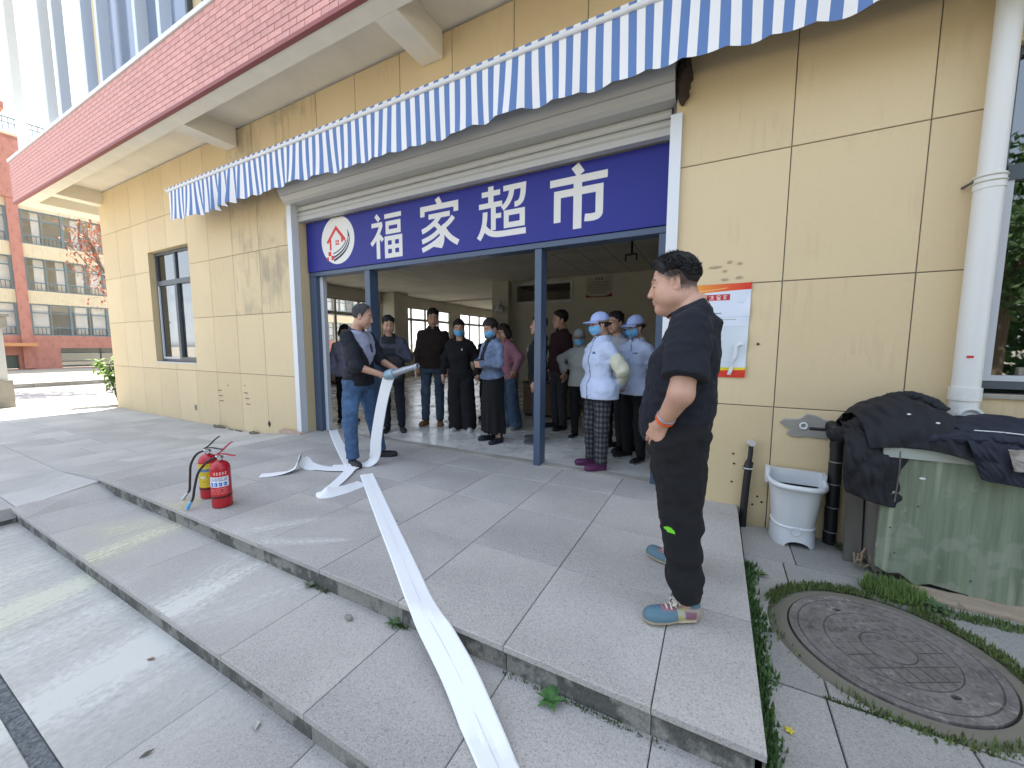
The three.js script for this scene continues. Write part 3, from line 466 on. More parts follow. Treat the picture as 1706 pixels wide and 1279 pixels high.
// ---------- shop sign ----------
const GLYPHS = (g) => {
  // four characters of the sign, each in a 100 x 100 box, drawn with a broad pen
  const S = (w, ...p) => { g.lineWidth = w; g.beginPath(); p.forEach((q, i) => q.length === 2 ? g[i ? 'lineTo' : 'moveTo'](...q) : g.bezierCurveTo(...q)); g.stroke(); };
  const R = (w, a, b, c, d) => { g.lineWidth = w; g.strokeRect(a, b, c - a, d - b); };
  return [
    () => { S(10, [20, 3], [31, 15]); S(10, [6, 24], [40, 24]); S(10, [37, 24], [30, 42, 18, 56, 4, 66]); S(11, [26, 44], [26, 99]); S(9, [30, 48], [41, 60]); S(10, [47, 9], [97, 9]); R(10, 55, 25, 90, 43); R(10, 51, 57, 94, 95); S(9, [51, 76], [94, 76]); S(10, [72.5, 57], [72.5, 95]); },
    () => { S(11, [46, 1], [53, 14]); S(11, [10, 33], [10, 18], [90, 18], [90, 33]); S(10, [25, 35], [76, 35]); S(10, [52, 36], [44, 47, 28, 57, 8, 62]); S(10, [36, 47], [58, 60, 62, 80, 54, 94], [38, 90]); S(10, [53, 62], [42, 72, 28, 78, 8, 82]); S(10, [58, 76], [46, 86, 30, 93, 8, 99]); S(10, [84, 42], [76, 51, 68, 56, 58, 60]); S(11, [58, 56], [66, 74, 78, 84, 95, 93]); },
    () => { S(10, [10, 15], [48, 15]); S(11, [29, 2], [29, 36]); S(10, [4, 36], [52, 36]); S(10, [34, 36], [34, 82]); S(9, [34, 57], [50, 57]); S(10, [17, 47], [17, 68, 13, 84, 3, 96]); S(11, [14, 74], [24, 88, 34, 91, 52, 91], [98, 91]); S(10, [54, 11], [93, 11], [92, 34, 90, 42, 76, 42]); S(10, [71, 11], [70, 28, 64, 38, 52, 46]); R(10, 60, 55, 91, 77); },
    () => { S(14, [45, 0], [55, 15]); S(12, [3, 22], [97, 22]); S(12, [16, 86], [16, 41], [85, 41], [85, 78], [85, 84, 80, 86, 62, 84]); S(14, [50, 22], [50, 100]); },
  ];
};
{
  const x0 = -5.262, x1 = -0.432, y0 = 2.312, y1 = 2.988, W = 2048, H = Math.round(W * (y1 - y0) / (x1 - x0));
  const t = canvasTex(W, H, (g) => {
    g.fillStyle = '#131a7e'; g.fillRect(0, 0, W, H); const px = (x) => (x - x0) / (x1 - x0) * W, py = (y) => (y1 - y) / (y1 - y0) * H;
    for (let i = 0; i < 2600; i++) { g.fillStyle = rnd() > 0.5 ? 'rgba(255,255,255,0.012)' : 'rgba(0,0,20,0.02)'; g.fillRect(rnd() * W, rnd() * H, rr(2, 60), rr(1, 3)); }
    g.strokeStyle = '#d9d6cf'; g.lineJoin = 'miter'; g.lineCap = 'butt';
    const gl = GLYPHS(g), at = [[-4.00, 2.915, 0.555, 0.555], [-3.19, 2.955, 0.60, 0.57], [-2.37, 2.955, 0.60, 0.56], [-1.54, 2.965, 0.60, 0.58]];
    at.forEach(([x, y, w, h], i) => { g.save(); g.translate(px(x), py(y)); g.scale(w / (x1 - x0) * W / 100, h / (y1 - y0) * H / 100); gl[i](); g.restore(); });
    const cx = px(-4.61), cy = py(2.69), r = 0.315 / (y1 - y0) * H; g.fillStyle = '#dedbd4'; g.beginPath(); g.ellipse(cx, cy, r * 1.04, r, 0, 0, 7); g.fill();
    g.save(); g.translate(cx, cy); g.scale(r / 100, r / 100);
    g.strokeStyle = '#cf2a20'; g.lineWidth = 13; g.lineJoin = 'miter'; g.beginPath(); g.moveTo(-66, 6); g.lineTo(-8, -52); g.lineTo(46, 4); g.stroke();
    g.lineWidth = 11; g.beginPath(); g.moveTo(-46, -8); g.lineTo(-46, 38); g.stroke(); g.beginPath(); g.moveTo(28, -8); g.lineTo(28, 10); g.stroke();
    g.fillStyle = '#cf2a20'; g.fillRect(-14, 0, 22, 20); g.fillStyle = '#dedbd4'; g.fillRect(-5, 0, 3, 20); g.fillRect(-14, 8, 22, 3);
    g.fillStyle = '#cf2a20'; g.fillRect(-62, 44, 18, 18); g.fillRect(-44, 62, 18, 18); g.fillRect(-74, 66, 14, 14);
    g.fillStyle = '#2a3040'; g.beginPath(); g.moveTo(-28, 66); g.bezierCurveTo(30, 50, 78, 20, 60, -40); g.bezierCurveTo(100, 10, 60, 66, -28, 88); g.closePath(); g.fill();
    g.strokeStyle = '#dedbd4'; g.lineWidth = 4; g.beginPath(); g.moveTo(-28, 76); g.bezierCurveTo(30, 60, 72, 30, 68, -8); g.stroke();
    g.strokeStyle = '#2a3040'; g.lineWidth = 5; g.beginPath(); g.moveTo(-30, 54); g.bezierCurveTo(10, 46, 40, 30, 52, 6); g.stroke(); g.restore();
  });
  const s = thing('shop_sign', 'long blue shop sign with white characters and round house logo above the doorway', 'sign', [x0, y0, -3.66]);
  const g = panelZ(0, x1 - x0, 0, y1 - y0, -0.035, 0, 0.003), u = g.attributes.uv, p = g.attributes.position; for (let i = 0; i < u.count; i++) u.setXY(i, p.getX(i) / (x1 - x0), p.getY(i) / (y1 - y0));
  mesh('sign_board', g, M(null, 0.55, { map: t }), s);
}
// ---------- awning ----------
{
  const t = thing('awning', 'blue and white striped fabric awning with wavy hanging valance above the shutter', 'awning', [-7.8, 3.7, -3.1]), L = 10.4, n = 900, m = 10, P = [], U = [], I = [];
  for (let i = 0; i <= n; i++) { const x = i / n * L; for (let j = 0; j <= m; j++) { const v = j / m, near = Math.exp(-Math.pow((x - 1.55) / 0.5, 2));
    const sc = 0.022 * Math.abs(Math.sin(x / 0.25 * Math.PI)), drop = 0.47 + 0.012 * Math.sin(x * 1.7) + sc - 0.02 + 0.015 * near;
    P.push(x + 0.012 * v * Math.sin(x * 9) + 0.02 * near * v * Math.sin(x * 21), -v * drop, 0.03 * v * v * Math.sin(x / 0.25 * 3.1416) * (0.6 + 0.4 * Math.sin(x * 2.3)) + 0.02 * v * Math.sin(x * 4.4) + 0.05 * near * v * Math.sin(x * 26)); U.push(x / 0.1195, v); } }
  for (let i = 0; i < n; i++) for (let j = 0; j < m; j++) { const a = i * (m + 1) + j, b = a + m + 1; I.push(a, a + 1, b, b, a + 1, b + 1); }
  const g = new THREE.BufferGeometry(); g.setAttribute('position', new THREE.Float32BufferAttribute(P, 3)); g.setAttribute('uv', new THREE.Float32BufferAttribute(U, 2)); g.setIndex(I); g.computeVertexNormals();
  mesh('valance', g, MT.stripe, t);
  const top = new THREE.PlaneGeometry(L, 0.48, 200, 4), tp = top.attributes.position, tu = top.attributes.uv; for (let i = 0; i < tp.count; i++) { const x = tp.getX(i) + L / 2, v = 0.5 - tp.getY(i) / 0.48; tp.setXYZ(i, x, 0.03 + 0.22 * (1 - v) - 0.03 * Math.sin(v * 3.14), -0.38 + 0.37 * v); tu.setXY(i, x / 0.1195, v); } top.computeVertexNormals();
  mesh('canopy', top, MT.stripe, t);
  const roll = new THREE.CylinderGeometry(0.036, 0.036, L, 20, 90); roll.rotateZ(Math.PI / 2); roll.translate(L / 2, 0.028, -0.03); { const p = roll.attributes.position, u = roll.attributes.uv; for (let i = 0; i < p.count; i++) u.setXY(i, p.getX(i) / 0.1195, 0.5); } mesh('rolled_fabric', roll, MT.stripe, t);
  mesh('front_bar', rod([-0.02, 0, 0.005], [L, 0, 0.005], 0.021, 14), MT.white, t); mesh('end_cap', rod([-0.04, 0.01, -0.01], [-0.005, 0.01, -0.01], 0.04, 16), MT.white, t);
  for (const x of [0.4, 3.6, 6.8, 10]) mesh('folding_arm', merge([rod([x, 0.05, -0.37], [x + 0.5, 0.03, -0.2], 0.016), rod([x + 0.5, 0.03, -0.2], [x, 0.0, -0.03], 0.016)]), MT.white, t);
}
// ---------- fire extinguishers ----------
function extinguisher(label, pos, turn, labelTex, lever, tip, hosePts) {
  const t = thing('fire_extinguisher', label, 'fire extinguisher', pos, turn, 'red fire extinguishers on the platform'); t.scale.setScalar(0.82); const red = M([0.42, 0.012, 0.022], 0.28);
  mesh('cylinder', new THREE.LatheGeometry([[0, 0.004], [0.078, 0.004], [0.083, 0.012], [0.083, 0.03], [0.0825, 0.375], [0.078, 0.402], [0.062, 0.428], [0.035, 0.446], [0.02, 0.45], [0.02, 0.47], [0, 0.47]].map((p) => new THREE.Vector2(...p)), 40), red, t);
  const lb = new THREE.CylinderGeometry(0.0838, 0.0838, 0.24, 32, 1, true, -0.75, 2.3); lb.translate(0, 0.245, 0); mesh('label', lb, M(null, 0.45, { map: labelTex }), t);
  mesh('strap', (() => { const g = new THREE.CylinderGeometry(0.0848, 0.0848, 0.016, 32, 1, true); g.rotateX(0.1); g.translate(0, 0.115, 0); return g; })(), MT.black, t);
  mesh('valve', merge([rod([0, 0.45, 0], [0, 0.50, 0], 0.019), rod([-0.03, 0.485, 0], [0.035, 0.485, 0], 0.014)]), MT.steel, t);
  mesh('gauge', (() => { const g = new THREE.CylinderGeometry(0.022, 0.022, 0.016, 20); g.rotateX(Math.PI / 2); g.translate(0.03, 0.482, 0.03); return g; })(), MT.steel, t);
  const lv = M(lever, 0.4);
  const bar = (pts, w) => { const s = new THREE.Shape(); s.moveTo(-w, -0.004); s.lineTo(w, -0.004); s.lineTo(w, 0.004); s.lineTo(-w, 0.004); return new THREE.ExtrudeGeometry(s, { steps: 16, extrudePath: new THREE.CatmullRomCurve3(pts.map(V3)) }); };
  mesh('lever', bar([[-0.03, 0.505, 0], [0.02, 0.535, 0], [0.09, 0.60, 0], [0.135, 0.632, 0]], 0.011), lv, t);
  mesh('carry_handle', bar([[-0.02, 0.508, 0], [0.05, 0.515, 0], [0.11, 0.505, 0], [0.155, 0.50, 0]], 0.011), lv, t);
  mesh('discharge_hose', tube([[-0.02, 0.487, 0], ...hosePts], 0.0105, 48, 10), MT.rubber, t);
  const a = hosePts[hosePts.length - 1], b = hosePts[hosePts.length - 2], d = nrm(sub(a, b)); mesh('nozzle', rod(a, a.map((v, i) => v + d[i] * 0.075), 0.012, 12, 0.016), tip, t); return t;
}
{
  const red = canvasTex(256, 192, (g, w, h) => { g.fillStyle = '#c21a1f'; g.fillRect(0, 0, w, h); g.fillStyle = '#e8e6e2'; for (let i = 0; i < 5; i++) { const x = 84 + i * 30; g.fillRect(x, 12, 20, 3); g.fillRect(x + 8, 8, 3, 24); g.fillRect(x, 22, 20, 3); g.fillRect(x + 1, 30, 18, 2); } g.fillStyle = '#d8dde6'; g.fillRect(8, 46, w - 16, 78); g.fillStyle = '#333'; for (let r = 0; r < 3; r++) for (let i = 0; i < 22; i++) if (rnd() > 0.2) g.fillRect(60 + i * 7.5, 54 + r * 9, 5, 5); g.fillStyle = '#a02'; g.fillRect(34, 54, 8, 26); g.fillRect(140, 54, 6, 22); g.fillStyle = '#1d63b0'; for (let i = 0; i < 4; i++) { g.fillRect(36 + i * 50, 90, 34, 28); } g.fillStyle = '#d8dde6'; for (let i = 0; i < 4; i++) { g.fillRect(44 + i * 50, 98, 8, 14); } g.fillStyle = '#d9a0a0'; for (let r = 0; r < 5; r++) for (let i = 0; i < 26; i++) if (rnd() > 0.3) g.fillRect(24 + i * 8, 134 + r * 10, 6, 4); });
  const yel = canvasTex(256, 192, (g, w, h) => { g.fillStyle = '#d9bd2c'; g.fillRect(0, 0, w, h); g.fillStyle = '#b5601d'; for (let i = 0; i < 6; i++) { const x = 40 + i * 32; g.fillRect(x, 10, 20, 4); g.fillRect(x + 8, 6, 4, 24); g.fillRect(x, 20, 20, 4); } g.fillStyle = '#5d7f93'; g.fillRect(0, 40, w, 26); g.fillStyle = '#8a6a16'; for (let r = 0; r < 9; r++) for (let i = 0; i < 24; i++) if (rnd() > 0.35) g.fillRect(20 + i * 9, 74 + r * 12, 6, 6); g.fillStyle = '#cfd6c0'; g.fillRect(60, 100, 60, 20); });
  extinguisher('rear red fire extinguisher with a yellow label and black handle', [-3.72, 0, -1.60], 0.45, yel, [0.02, 0.04, 0.04], MT.steel, [[-0.09, 0.455, 0.02], [-0.135, 0.36, 0.05], [-0.14, 0.22, 0.07], [-0.145, 0.09, 0.085], [-0.155, 0.075, 0.09]]);
  extinguisher('front red fire extinguisher with a white and blue label and red handle', [-3.425, 0, -1.55], 0.45, red, [0.45, 0.02, 0.06], M([0.1, 0.35, 0.62], 0.5), [[-0.085, 0.45, 0.03], [-0.15, 0.36, 0.07], [-0.185, 0.22, 0.09], [-0.205, 0.10, 0.10], [-0.215, 0.08, 0.105]]);
}
// ---------- flat fire hose and nozzle ----------
function ribbon(pts, w, th, seg, ups) {
  // pts: centre points; ups: a normal for every point (broad face); swept with a rounded flat section
  const cu = new THREE.CatmullRomCurve3(pts.map(V3), false, 'centripetal'), P = [], I = [], K = 8, U = [];
  const sec = [[-0.5, 0], [-0.44, 0.5], [-0.15, 0.42], [0.15, 0.5], [0.44, 0.5], [0.5, 0], [0.44, -0.5], [-0.44, -0.5]];
  for (let i = 0; i <= seg; i++) {
    const u = i / seg, p = cu.getPoint(u), tg = cu.getTangent(u), f = u * (pts.length - 1), k = Math.min(pts.length - 2, Math.floor(f)), N = V3(lerp3(ups[k], ups[k + 1], sst(0, 1, f - k)));
    const S = new THREE.Vector3().crossVectors(tg, N).normalize(); N.crossVectors(S, tg).normalize();
    for (const [a, b] of sec) { P.push([p.x + S.x * a * w + N.x * b * th, p.y + S.y * a * w + N.y * b * th, p.z + S.z * a * w + N.z * b * th]); }
  }
  for (let i = 0; i < seg; i++) for (let k = 0; k < K; k++) { const a = i * K + k, b = i * K + (k + 1) % K; I.push(a, b, b + K, a, b + K, a + K); }
  for (const o of [0, seg * K]) for (let k = 1; k < K - 1; k++) I.push(o, o + k, o + k + 1);
  const g = new THREE.BufferGeometry(); g.setAttribute('position', new THREE.Float32BufferAttribute(P.flat(), 3)); g.setIndex(I); return (() => { const q = g.toNonIndexed(); q.computeVertexNormals(); return q; })();
}
{
  const t = thing('fire_hose', 'flat white canvas fire hose running from the nozzle down across the steps', 'fire hose'), u = [0, 1, 0], w = 0.125;
  const run = [[-3.003, 0.006, -2.611], [-2.134, 0.006, -2.003], [-1.636, 0.006, -1.658], [-1.40, 0.007, -1.492], [-1.267, 0.006, -1.40], [-1.128, -0.014, -1.316], [-0.993, -0.047, -1.249], [-0.867, -0.082, -1.184], [-0.748, -0.106, -1.113], [-0.574, -0.126, -1.002], [-0.42, -0.133, -0.90], [-0.3, -0.16, -0.82], [-0.16, -0.23, -0.72], [0.1, -0.268, -0.54]];
  const lie = (z) => z < -1.34 ? 0.006 : z < -1.06 ? mix(0.006, -0.128, Math.pow((z + 1.34) / 0.28, 1.12)) : z < -0.835 ? -0.13 : z < -0.66 ? mix(-0.13, -0.268, (z + 0.835) / 0.175) : -0.27;
  { const g = ribbon(run.map(([x, , z]) => [x, 0, z]), 0.125, 0.010, 220, Array(14).fill(u)), p = g.attributes.position; for (let i = 0; i < p.count; i++) p.setY(i, p.getY(i) + lie(p.getZ(i)) + 0.0018 * vn(p.getX(i) * 9, 0, p.getZ(i) * 9)); g.computeVertexNormals(); mesh('long_run', g, MT.hose, t); }
  mesh('crease_line', tube(run.slice(0, 11).map(([x, y, z]) => [x + 0.004, lie(z + 0.005) + 0.0048, z + 0.005]), 0.0013, 120, 5), M([0.62, 0.62, 0.62], 0.9), t);
  mesh('hanging_run', ribbon([[-2.985, 0.955, -2.925], [-3.01, 0.88, -2.915], [-3.06, 0.72, -2.905], [-3.12, 0.48, -2.895], [-3.155, 0.26, -2.88], [-3.165, 0.12, -2.87], [-3.20, 0.045, -2.85], [-3.27, 0.012, -2.80], [-3.38, 0.009, -2.70], [-3.5, 0.012, -2.60]], 0.115, 0.008, 90, [[0.5, 0, 0.85], [0.4, 0, 0.9], [0.35, 0, 0.93], [0.4, 0, 0.9], [0.5, 0.1, 0.85], [0.5, 0.35, 0.75], [0.3, 0.75, 0.5], [0.1, 1, 0.1], [0, 1, 0], [0, 1, 0]]), MT.hose, t);
  mesh('left_loop', ribbon([[-3.88, 0.006, -2.09], [-3.8, 0.007, -2.18], [-3.73, 0.02, -2.30], [-3.745, 0.06, -2.38], [-3.79, 0.105, -2.44], [-3.76, 0.06, -2.47], [-3.70, 0.022, -2.485], [-3.55, 0.012, -2.52], [-3.38, 0.014, -2.57], [-3.20, 0.018, -2.66]], 0.12, 0.008, 100, [u, u, [-0.3, 1, 0.1], [-0.8, 0.5, 0.5], [-0.6, 0.3, 0.7], [0.5, 0.5, 0.8], [0.3, 0.9, 0.3], u, u, u]), MT.hose, t);
  mesh('front_loop', ribbon([[-3.27, 0.03, -2.66], [-3.2, 0.02, -2.56], [-3.1, 0.012, -2.40], [-2.99, 0.01, -2.21], [-2.93, 0.014, -2.1], [-2.9, 0.035, -2.045], [-2.86, 0.035, -2.05], [-2.82, 0.022, -2.13], [-2.80, 0.016, -2.25], [-2.83, 0.014, -2.40]], 0.105, 0.008, 100, [u, u, u, u, u, [0.2, 0.7, 0.7], [0.7, 0.5, 0.4], [0.75, 0.7, 0], [0.6, 0.8, 0], [0.3, 1, 0]]), MT.hose, t);
  mesh('back_run', ribbon([[-5.02, 0.012, -3.78], [-4.6, 0.007, -3.5], [-4.1, 0.007, -3.18], [-3.7, 0.008, -2.93], [-3.4, 0.02, -2.74], [-3.22, 0.024, -2.63]], 0.12, 0.007, 60, Array(6).fill(u)), MT.hose, t);
  const n = thing('hose_nozzle', 'silver aluminium fire hose nozzle held out by the man in blue jeans', 'nozzle', [-2.975, 0.975, -2.93]), q = new THREE.Quaternion().setFromUnitVectors(new THREE.Vector3(0, 1, 0), new THREE.Vector3(0.44, 0.115, 0.01).normalize()); n.quaternion.copy(q);
  const L = (p) => new THREE.LatheGeometry(p.map((v) => new THREE.Vector2(...v)), 28), al = M([0.34, 0.37, 0.42], 0.35, { metalness: 0.5 });
  mesh('coupling', L([[0.03, -0.06], [0.046, -0.058], [0.046, -0.04], [0.052, -0.038], [0.052, -0.018], [0.045, -0.016], [0.045, -0.004], [0.055, -0.002], [0.055, 0.02], [0.046, 0.022], [0.046, 0.036], [0.053, 0.038], [0.053, 0.058], [0.03, 0.06]]), M([0.30, 0.42, 0.50], 0.4, { metalness: 0.4 }), n);
  mesh('barrel', L([[0.032, 0.055], [0.036, 0.07], [0.033, 0.20], [0.034, 0.205], [0.034, 0.225], [0.030, 0.23], [0.024, 0.36], [0.027, 0.365], [0.027, 0.395], [0.02, 0.398], [0.016, 0.38]]), al, n);
  mesh('strap', tube([[0, 0.38, 0.02], [0.02, 0.375, 0.03], [0.06, 0.37, 0.03], [0.11, 0.36, 0.03]].map(([a, b, c]) => [a, b, c]), 0.003, 12, 5), MT.steel, n);
}
// ---------- right side: poster, pipes, sink, cabinet ----------
{
  const t = canvasTex(512, 960, (g, w, h) => {
    const gr = g.createLinearGradient(0, 0, w, 0); gr.addColorStop(0, '#e59b2e'); gr.addColorStop(1, '#cf2a1c'); g.fillStyle = '#d3d9e3'; g.fillRect(0, 0, w, h); g.fillStyle = '#c9d2d6'; g.fillRect(0, h * 0.46, w, h * 0.45);
    g.fillStyle = gr; g.beginPath(); g.moveTo(0, 0); g.lineTo(w, 0); g.lineTo(w, 66); g.quadraticCurveTo(w / 2, 70, 0, 92); g.fill(); g.strokeStyle = '#f2d9a0'; g.lineWidth = 4; g.beginPath(); g.moveTo(0, 64); g.quadraticCurveTo(160, 60, 300, 40); g.stroke();
    g.fillStyle = '#b3252c'; g.fillRect(10, 104, 320, 62); g.strokeStyle = '#ead9d6'; g.lineWidth = 5;
    const ch = [[[4, 8, 44, 8], [24, 8, 24, 46], [8, 26, 40, 26], [4, 46, 44, 46]], [[6, 6, 20, 20], [24, 4, 40, 4], [32, 4, 32, 22], [8, 24, 42, 24], [12, 32, 38, 32], [12, 32, 12, 48], [38, 32, 38, 48], [12, 47, 38, 47]], [[6, 6, 12, 14], [18, 8, 44, 8], [30, 2, 30, 34], [18, 20, 44, 20], [18, 32, 44, 32], [4, 44, 46, 47]], [[6, 6, 12, 12], [4, 20, 12, 26], [18, 6, 42, 6], [18, 6, 18, 24], [42, 6, 42, 24], [18, 24, 42, 24], [14, 32, 46, 32], [20, 32, 20, 46], [30, 32, 30, 46], [40, 32, 40, 46], [12, 48, 48, 48]], [[4, 10, 44, 10], [24, 2, 24, 48], [10, 24, 38, 24], [8, 40, 40, 40]]];
    ch.forEach((c, i) => { for (const [a, b, x, y] of c) { g.beginPath(); g.moveTo(16 + i * 61 + a, 110 + b); g.lineTo(16 + i * 61 + x, 110 + y); g.stroke(); } });
    g.fillStyle = '#3c4552'; for (let i = 0; i < 13; i++) { g.fillRect(96 + i * 13, 292, 9, 12); } for (let i = 0; i < 26; i++) if (i !== 13) g.fillRect(40 + i * 14, 360, 8, 7); g.strokeStyle = '#9aa8b8'; g.lineWidth = 3; g.beginPath(); g.moveTo(0, 340); g.lineTo(w, 338); g.moveTo(0, 440); g.lineTo(w, 434); g.stroke(); g.lineWidth = 2; for (let i = 0; i < 5; i++) { g.beginPath(); g.moveTo(390 + i * 16, 190 + (i % 2) * 14); g.lineTo(440 + i * 10, 160 + (i % 3) * 22); g.stroke(); }
    g.fillStyle = '#d8c41c'; g.beginPath(); g.moveTo(0, h - 100); g.quadraticCurveTo(w / 2, h - 96, w, h - 106); g.lineTo(w, h); g.lineTo(0, h); g.fill(); g.fillStyle = '#cf3320'; g.beginPath(); g.moveTo(0, h - 66); g.quadraticCurveTo(w / 2, h - 62, w, h - 82); g.lineTo(w, h); g.lineTo(0, h); g.fill();
  });
  const p = thing('wall_poster', 'red edged white safety poster on the wall behind the man in black', 'poster', [-0.19, 1.03, -3.497]);
  const W = 0.39, H = 0.725, g = new THREE.PlaneGeometry(W, H, 12, 20), ps = g.attributes.position; g.translate(W / 2, H / 2, 0); for (let i = 0; i < ps.count; i++) { const x = ps.getX(i) / W, y = ps.getY(i) / H; ps.setXYZ(i, ps.getX(i) + (y - 0.5) * 0.012, ps.getY(i), 0.0055 + 0.004 * Math.sin(x * 7 + y * 5) * y * (1 - y) + 0.018 * Math.pow(x, 8) * (0.5 + 0.5 * Math.sin(y * 20))); } g.computeVertexNormals();
  mesh('sheet', g, M(null, 0.4, { map: t }), p);
  mesh('torn_strip', ribbon([[0.365, 0.265, 0.016], [0.335, 0.262, 0.024], [0.315, 0.24, 0.026], [0.31, 0.17, 0.024], [0.295, 0.11, 0.022], [0.285, 0.05, 0.026], [0.275, 0.02, 0.02]], 0.026, 0.003, 40, [[0, 0, 1], [0, 0.3, 1], [0.2, 0, 1], [0, 0, 1], [0.6, 0, 0.6], [0, 0, 1], [0.3, 0, 1]]), MT.white, p);
  const t2 = canvasTex(256, 208, (g, w, h) => { g.fillStyle = '#b9b3a4'; g.fillRect(0, 0, w, h); g.fillStyle = '#3a3733'; for (let i = 0; i < 3; i++) { const x = 90 + i * 28; g.fillRect(x, 18, 20, 4); g.fillRect(x + 8, 12, 4, 26); g.fillRect(x, 28, 20, 4); g.fillRect(x + 2, 36, 16, 3); } g.fillRect(24, 26, 40, 2); g.fillRect(186, 26, 44, 2); for (let r = 0; r < 5; r++) for (let i = r === 0 ? 2 : 0; i < (r === 4 ? 11 : 17); i++) { const x = 18 + i * 13 + (r === 4 ? 40 : 0), y = 58 + r * 24; g.fillRect(x, y, 9, 2); g.fillRect(x + 3, y - 3, 2.5, 13); g.fillRect(x, y + 5, 9, 2); if (rnd() > 0.5) g.fillRect(x + 1, y + 9, 8, 2); } g.fillStyle = '#7d2b26'; g.beginPath(); g.moveTo(0, 176); g.quadraticCurveTo(30, 196, 70, 200); g.lineTo(190, 200); g.quadraticCurveTo(236, 192, w, 172); g.lineTo(w, h); g.lineTo(0, h); g.fill(); });
  const b = thing('notice_board', 'white notice with lines of characters and red bottom edge on the back wall', 'notice', [-3.53, 2.70, -11.345]); { const q = panelZ(0, 0.77, 0, 0.6, 0, 0.02, 0.003), u = q.attributes.uv, p = q.attributes.position; for (let i = 0; i < u.count; i++) u.setXY(i, p.getX(i) / 0.77, p.getY(i) / 0.6); mesh('board', q, M(null, 0.6, { map: t2 }), b); }
}
{
  const p1 = thing('capped_pipe', 'short black wrapped pipe with a white capped top beside the platform corner', 'pipe', [0.25, -0.14, -3.45]);
  mesh('pipe', tube([[-0.012, -0.02, 0], [-0.008, 0.2, 0], [0.004, 0.45, 0], [0.012, 0.52, 0]], 0.026, 30, 12), MT.black, p1); mesh('wrap', tube([[0.003, 0.49, 0], [0.012, 0.56, 0], [0.014, 0.66, 0.0]], 0.017, 16, 10), MT.rubber, p1); mesh('wrap_end', rod([-0.0, 0.46, 0], [0.006, 0.53, 0], 0.034, 12, 0.02), MT.rubber, p1);
  mesh('tie', (() => { const g = new THREE.TorusGeometry(0.032, 0.004, 6, 20); g.rotateX(1.5); g.translate(0.004, 0.47, 0); return g; })(), MT.white, p1); mesh('cap', rod([0.005, 0.665, -0.02], [0.02, 0.675, 0.03], 0.024, 16), M([0.5, 0.49, 0.45], 0.5), p1);
  const p2 = thing('drain_pipe', 'black tape wrapped drain pipe standing between the sink and the cabinet', 'pipe', [0.778, -0.14, -3.43]);
  for (const [a, b] of [[-0.03, 0.09], [0.095, 0.27], [0.275, 0.44], [0.445, 0.60], [0.605, 0.73]]) mesh('pipe_section', rod([-0.0, a, 0], [-0.004, b, 0], 0.038, 18), MT.black, p2);
  for (const y of [0.0925, 0.2725, 0.4425, 0.6025]) mesh('pipe_ring', rod([0, y - 0.003, 0], [0, y + 0.003, 0], 0.0392, 18), M([0.3, 0.3, 0.28], 0.6), p2);
  mesh('elbow', tube([[-0.004, 0.70, 0], [-0.006, 0.80, 0.0], [-0.02, 0.84, -0.02], [-0.03, 0.845, -0.07]], 0.04, 20, 14), MT.black, p2);
  const d = thing('rain_pipe', 'thick cream rain downpipe running down the wall beside the tall window', 'pipe', [1.36, -0.14, -3.4]);
  mesh('pipe', merge([rod([0, 1.165, 0], [0, 2.37, 0], 0.062, 28), rod([0, 2.37, 0], [0, 5.2, 0], 0.055, 28), rod([0, 2.33, 0], [0, 2.41, 0], 0.066, 28)]), MT.pvc, d);
  mesh('bottom_pipe', rod([0, -0.2, 0], [0, 0.9, 0], 0.060, 28), MT.pvc, d);
  mesh('cleanout', merge([rod([0, 0.9, 0], [0, 0.915, 0], 0.072, 28), rod([0, 0.915, 0], [0, 1.085, 0], 0.064, 28), rod([0, 1.085, 0], [0, 1.165, 0], 0.071, 28), rod([0, 0.99, 0.02], [0, 0.99, 0.085], 0.052, 28)]), MT.pvc, d);
  mesh('cleanout_cap', (() => { const g = new THREE.TorusGeometry(0.05, 0.012, 10, 32); g.translate(0, 0.99, 0.088); return g; })(), M([0.6, 0.595, 0.56], 0.5), d);
  mesh('bracket', merge([2.40, 2.37].map((y) => { const g = new THREE.TorusGeometry(0.067, 0.005, 6, 32); g.rotateX(Math.PI / 2 + 0.04); g.translate(0, y, 0); return g; })), M([0.5, 0.48, 0.4], 0.5), d); mesh('bracket_peg', rod([-0.067, 2.385, 0], [-0.075, 2.385, -0.1], 0.008), MT.iron, d);
  mesh('tape_mark', box(-0.035, -0.005, 1.345, 1.36, 0.0605, 0.0625), M([0.5, 0.02, 0.03], 0.6), d);
}
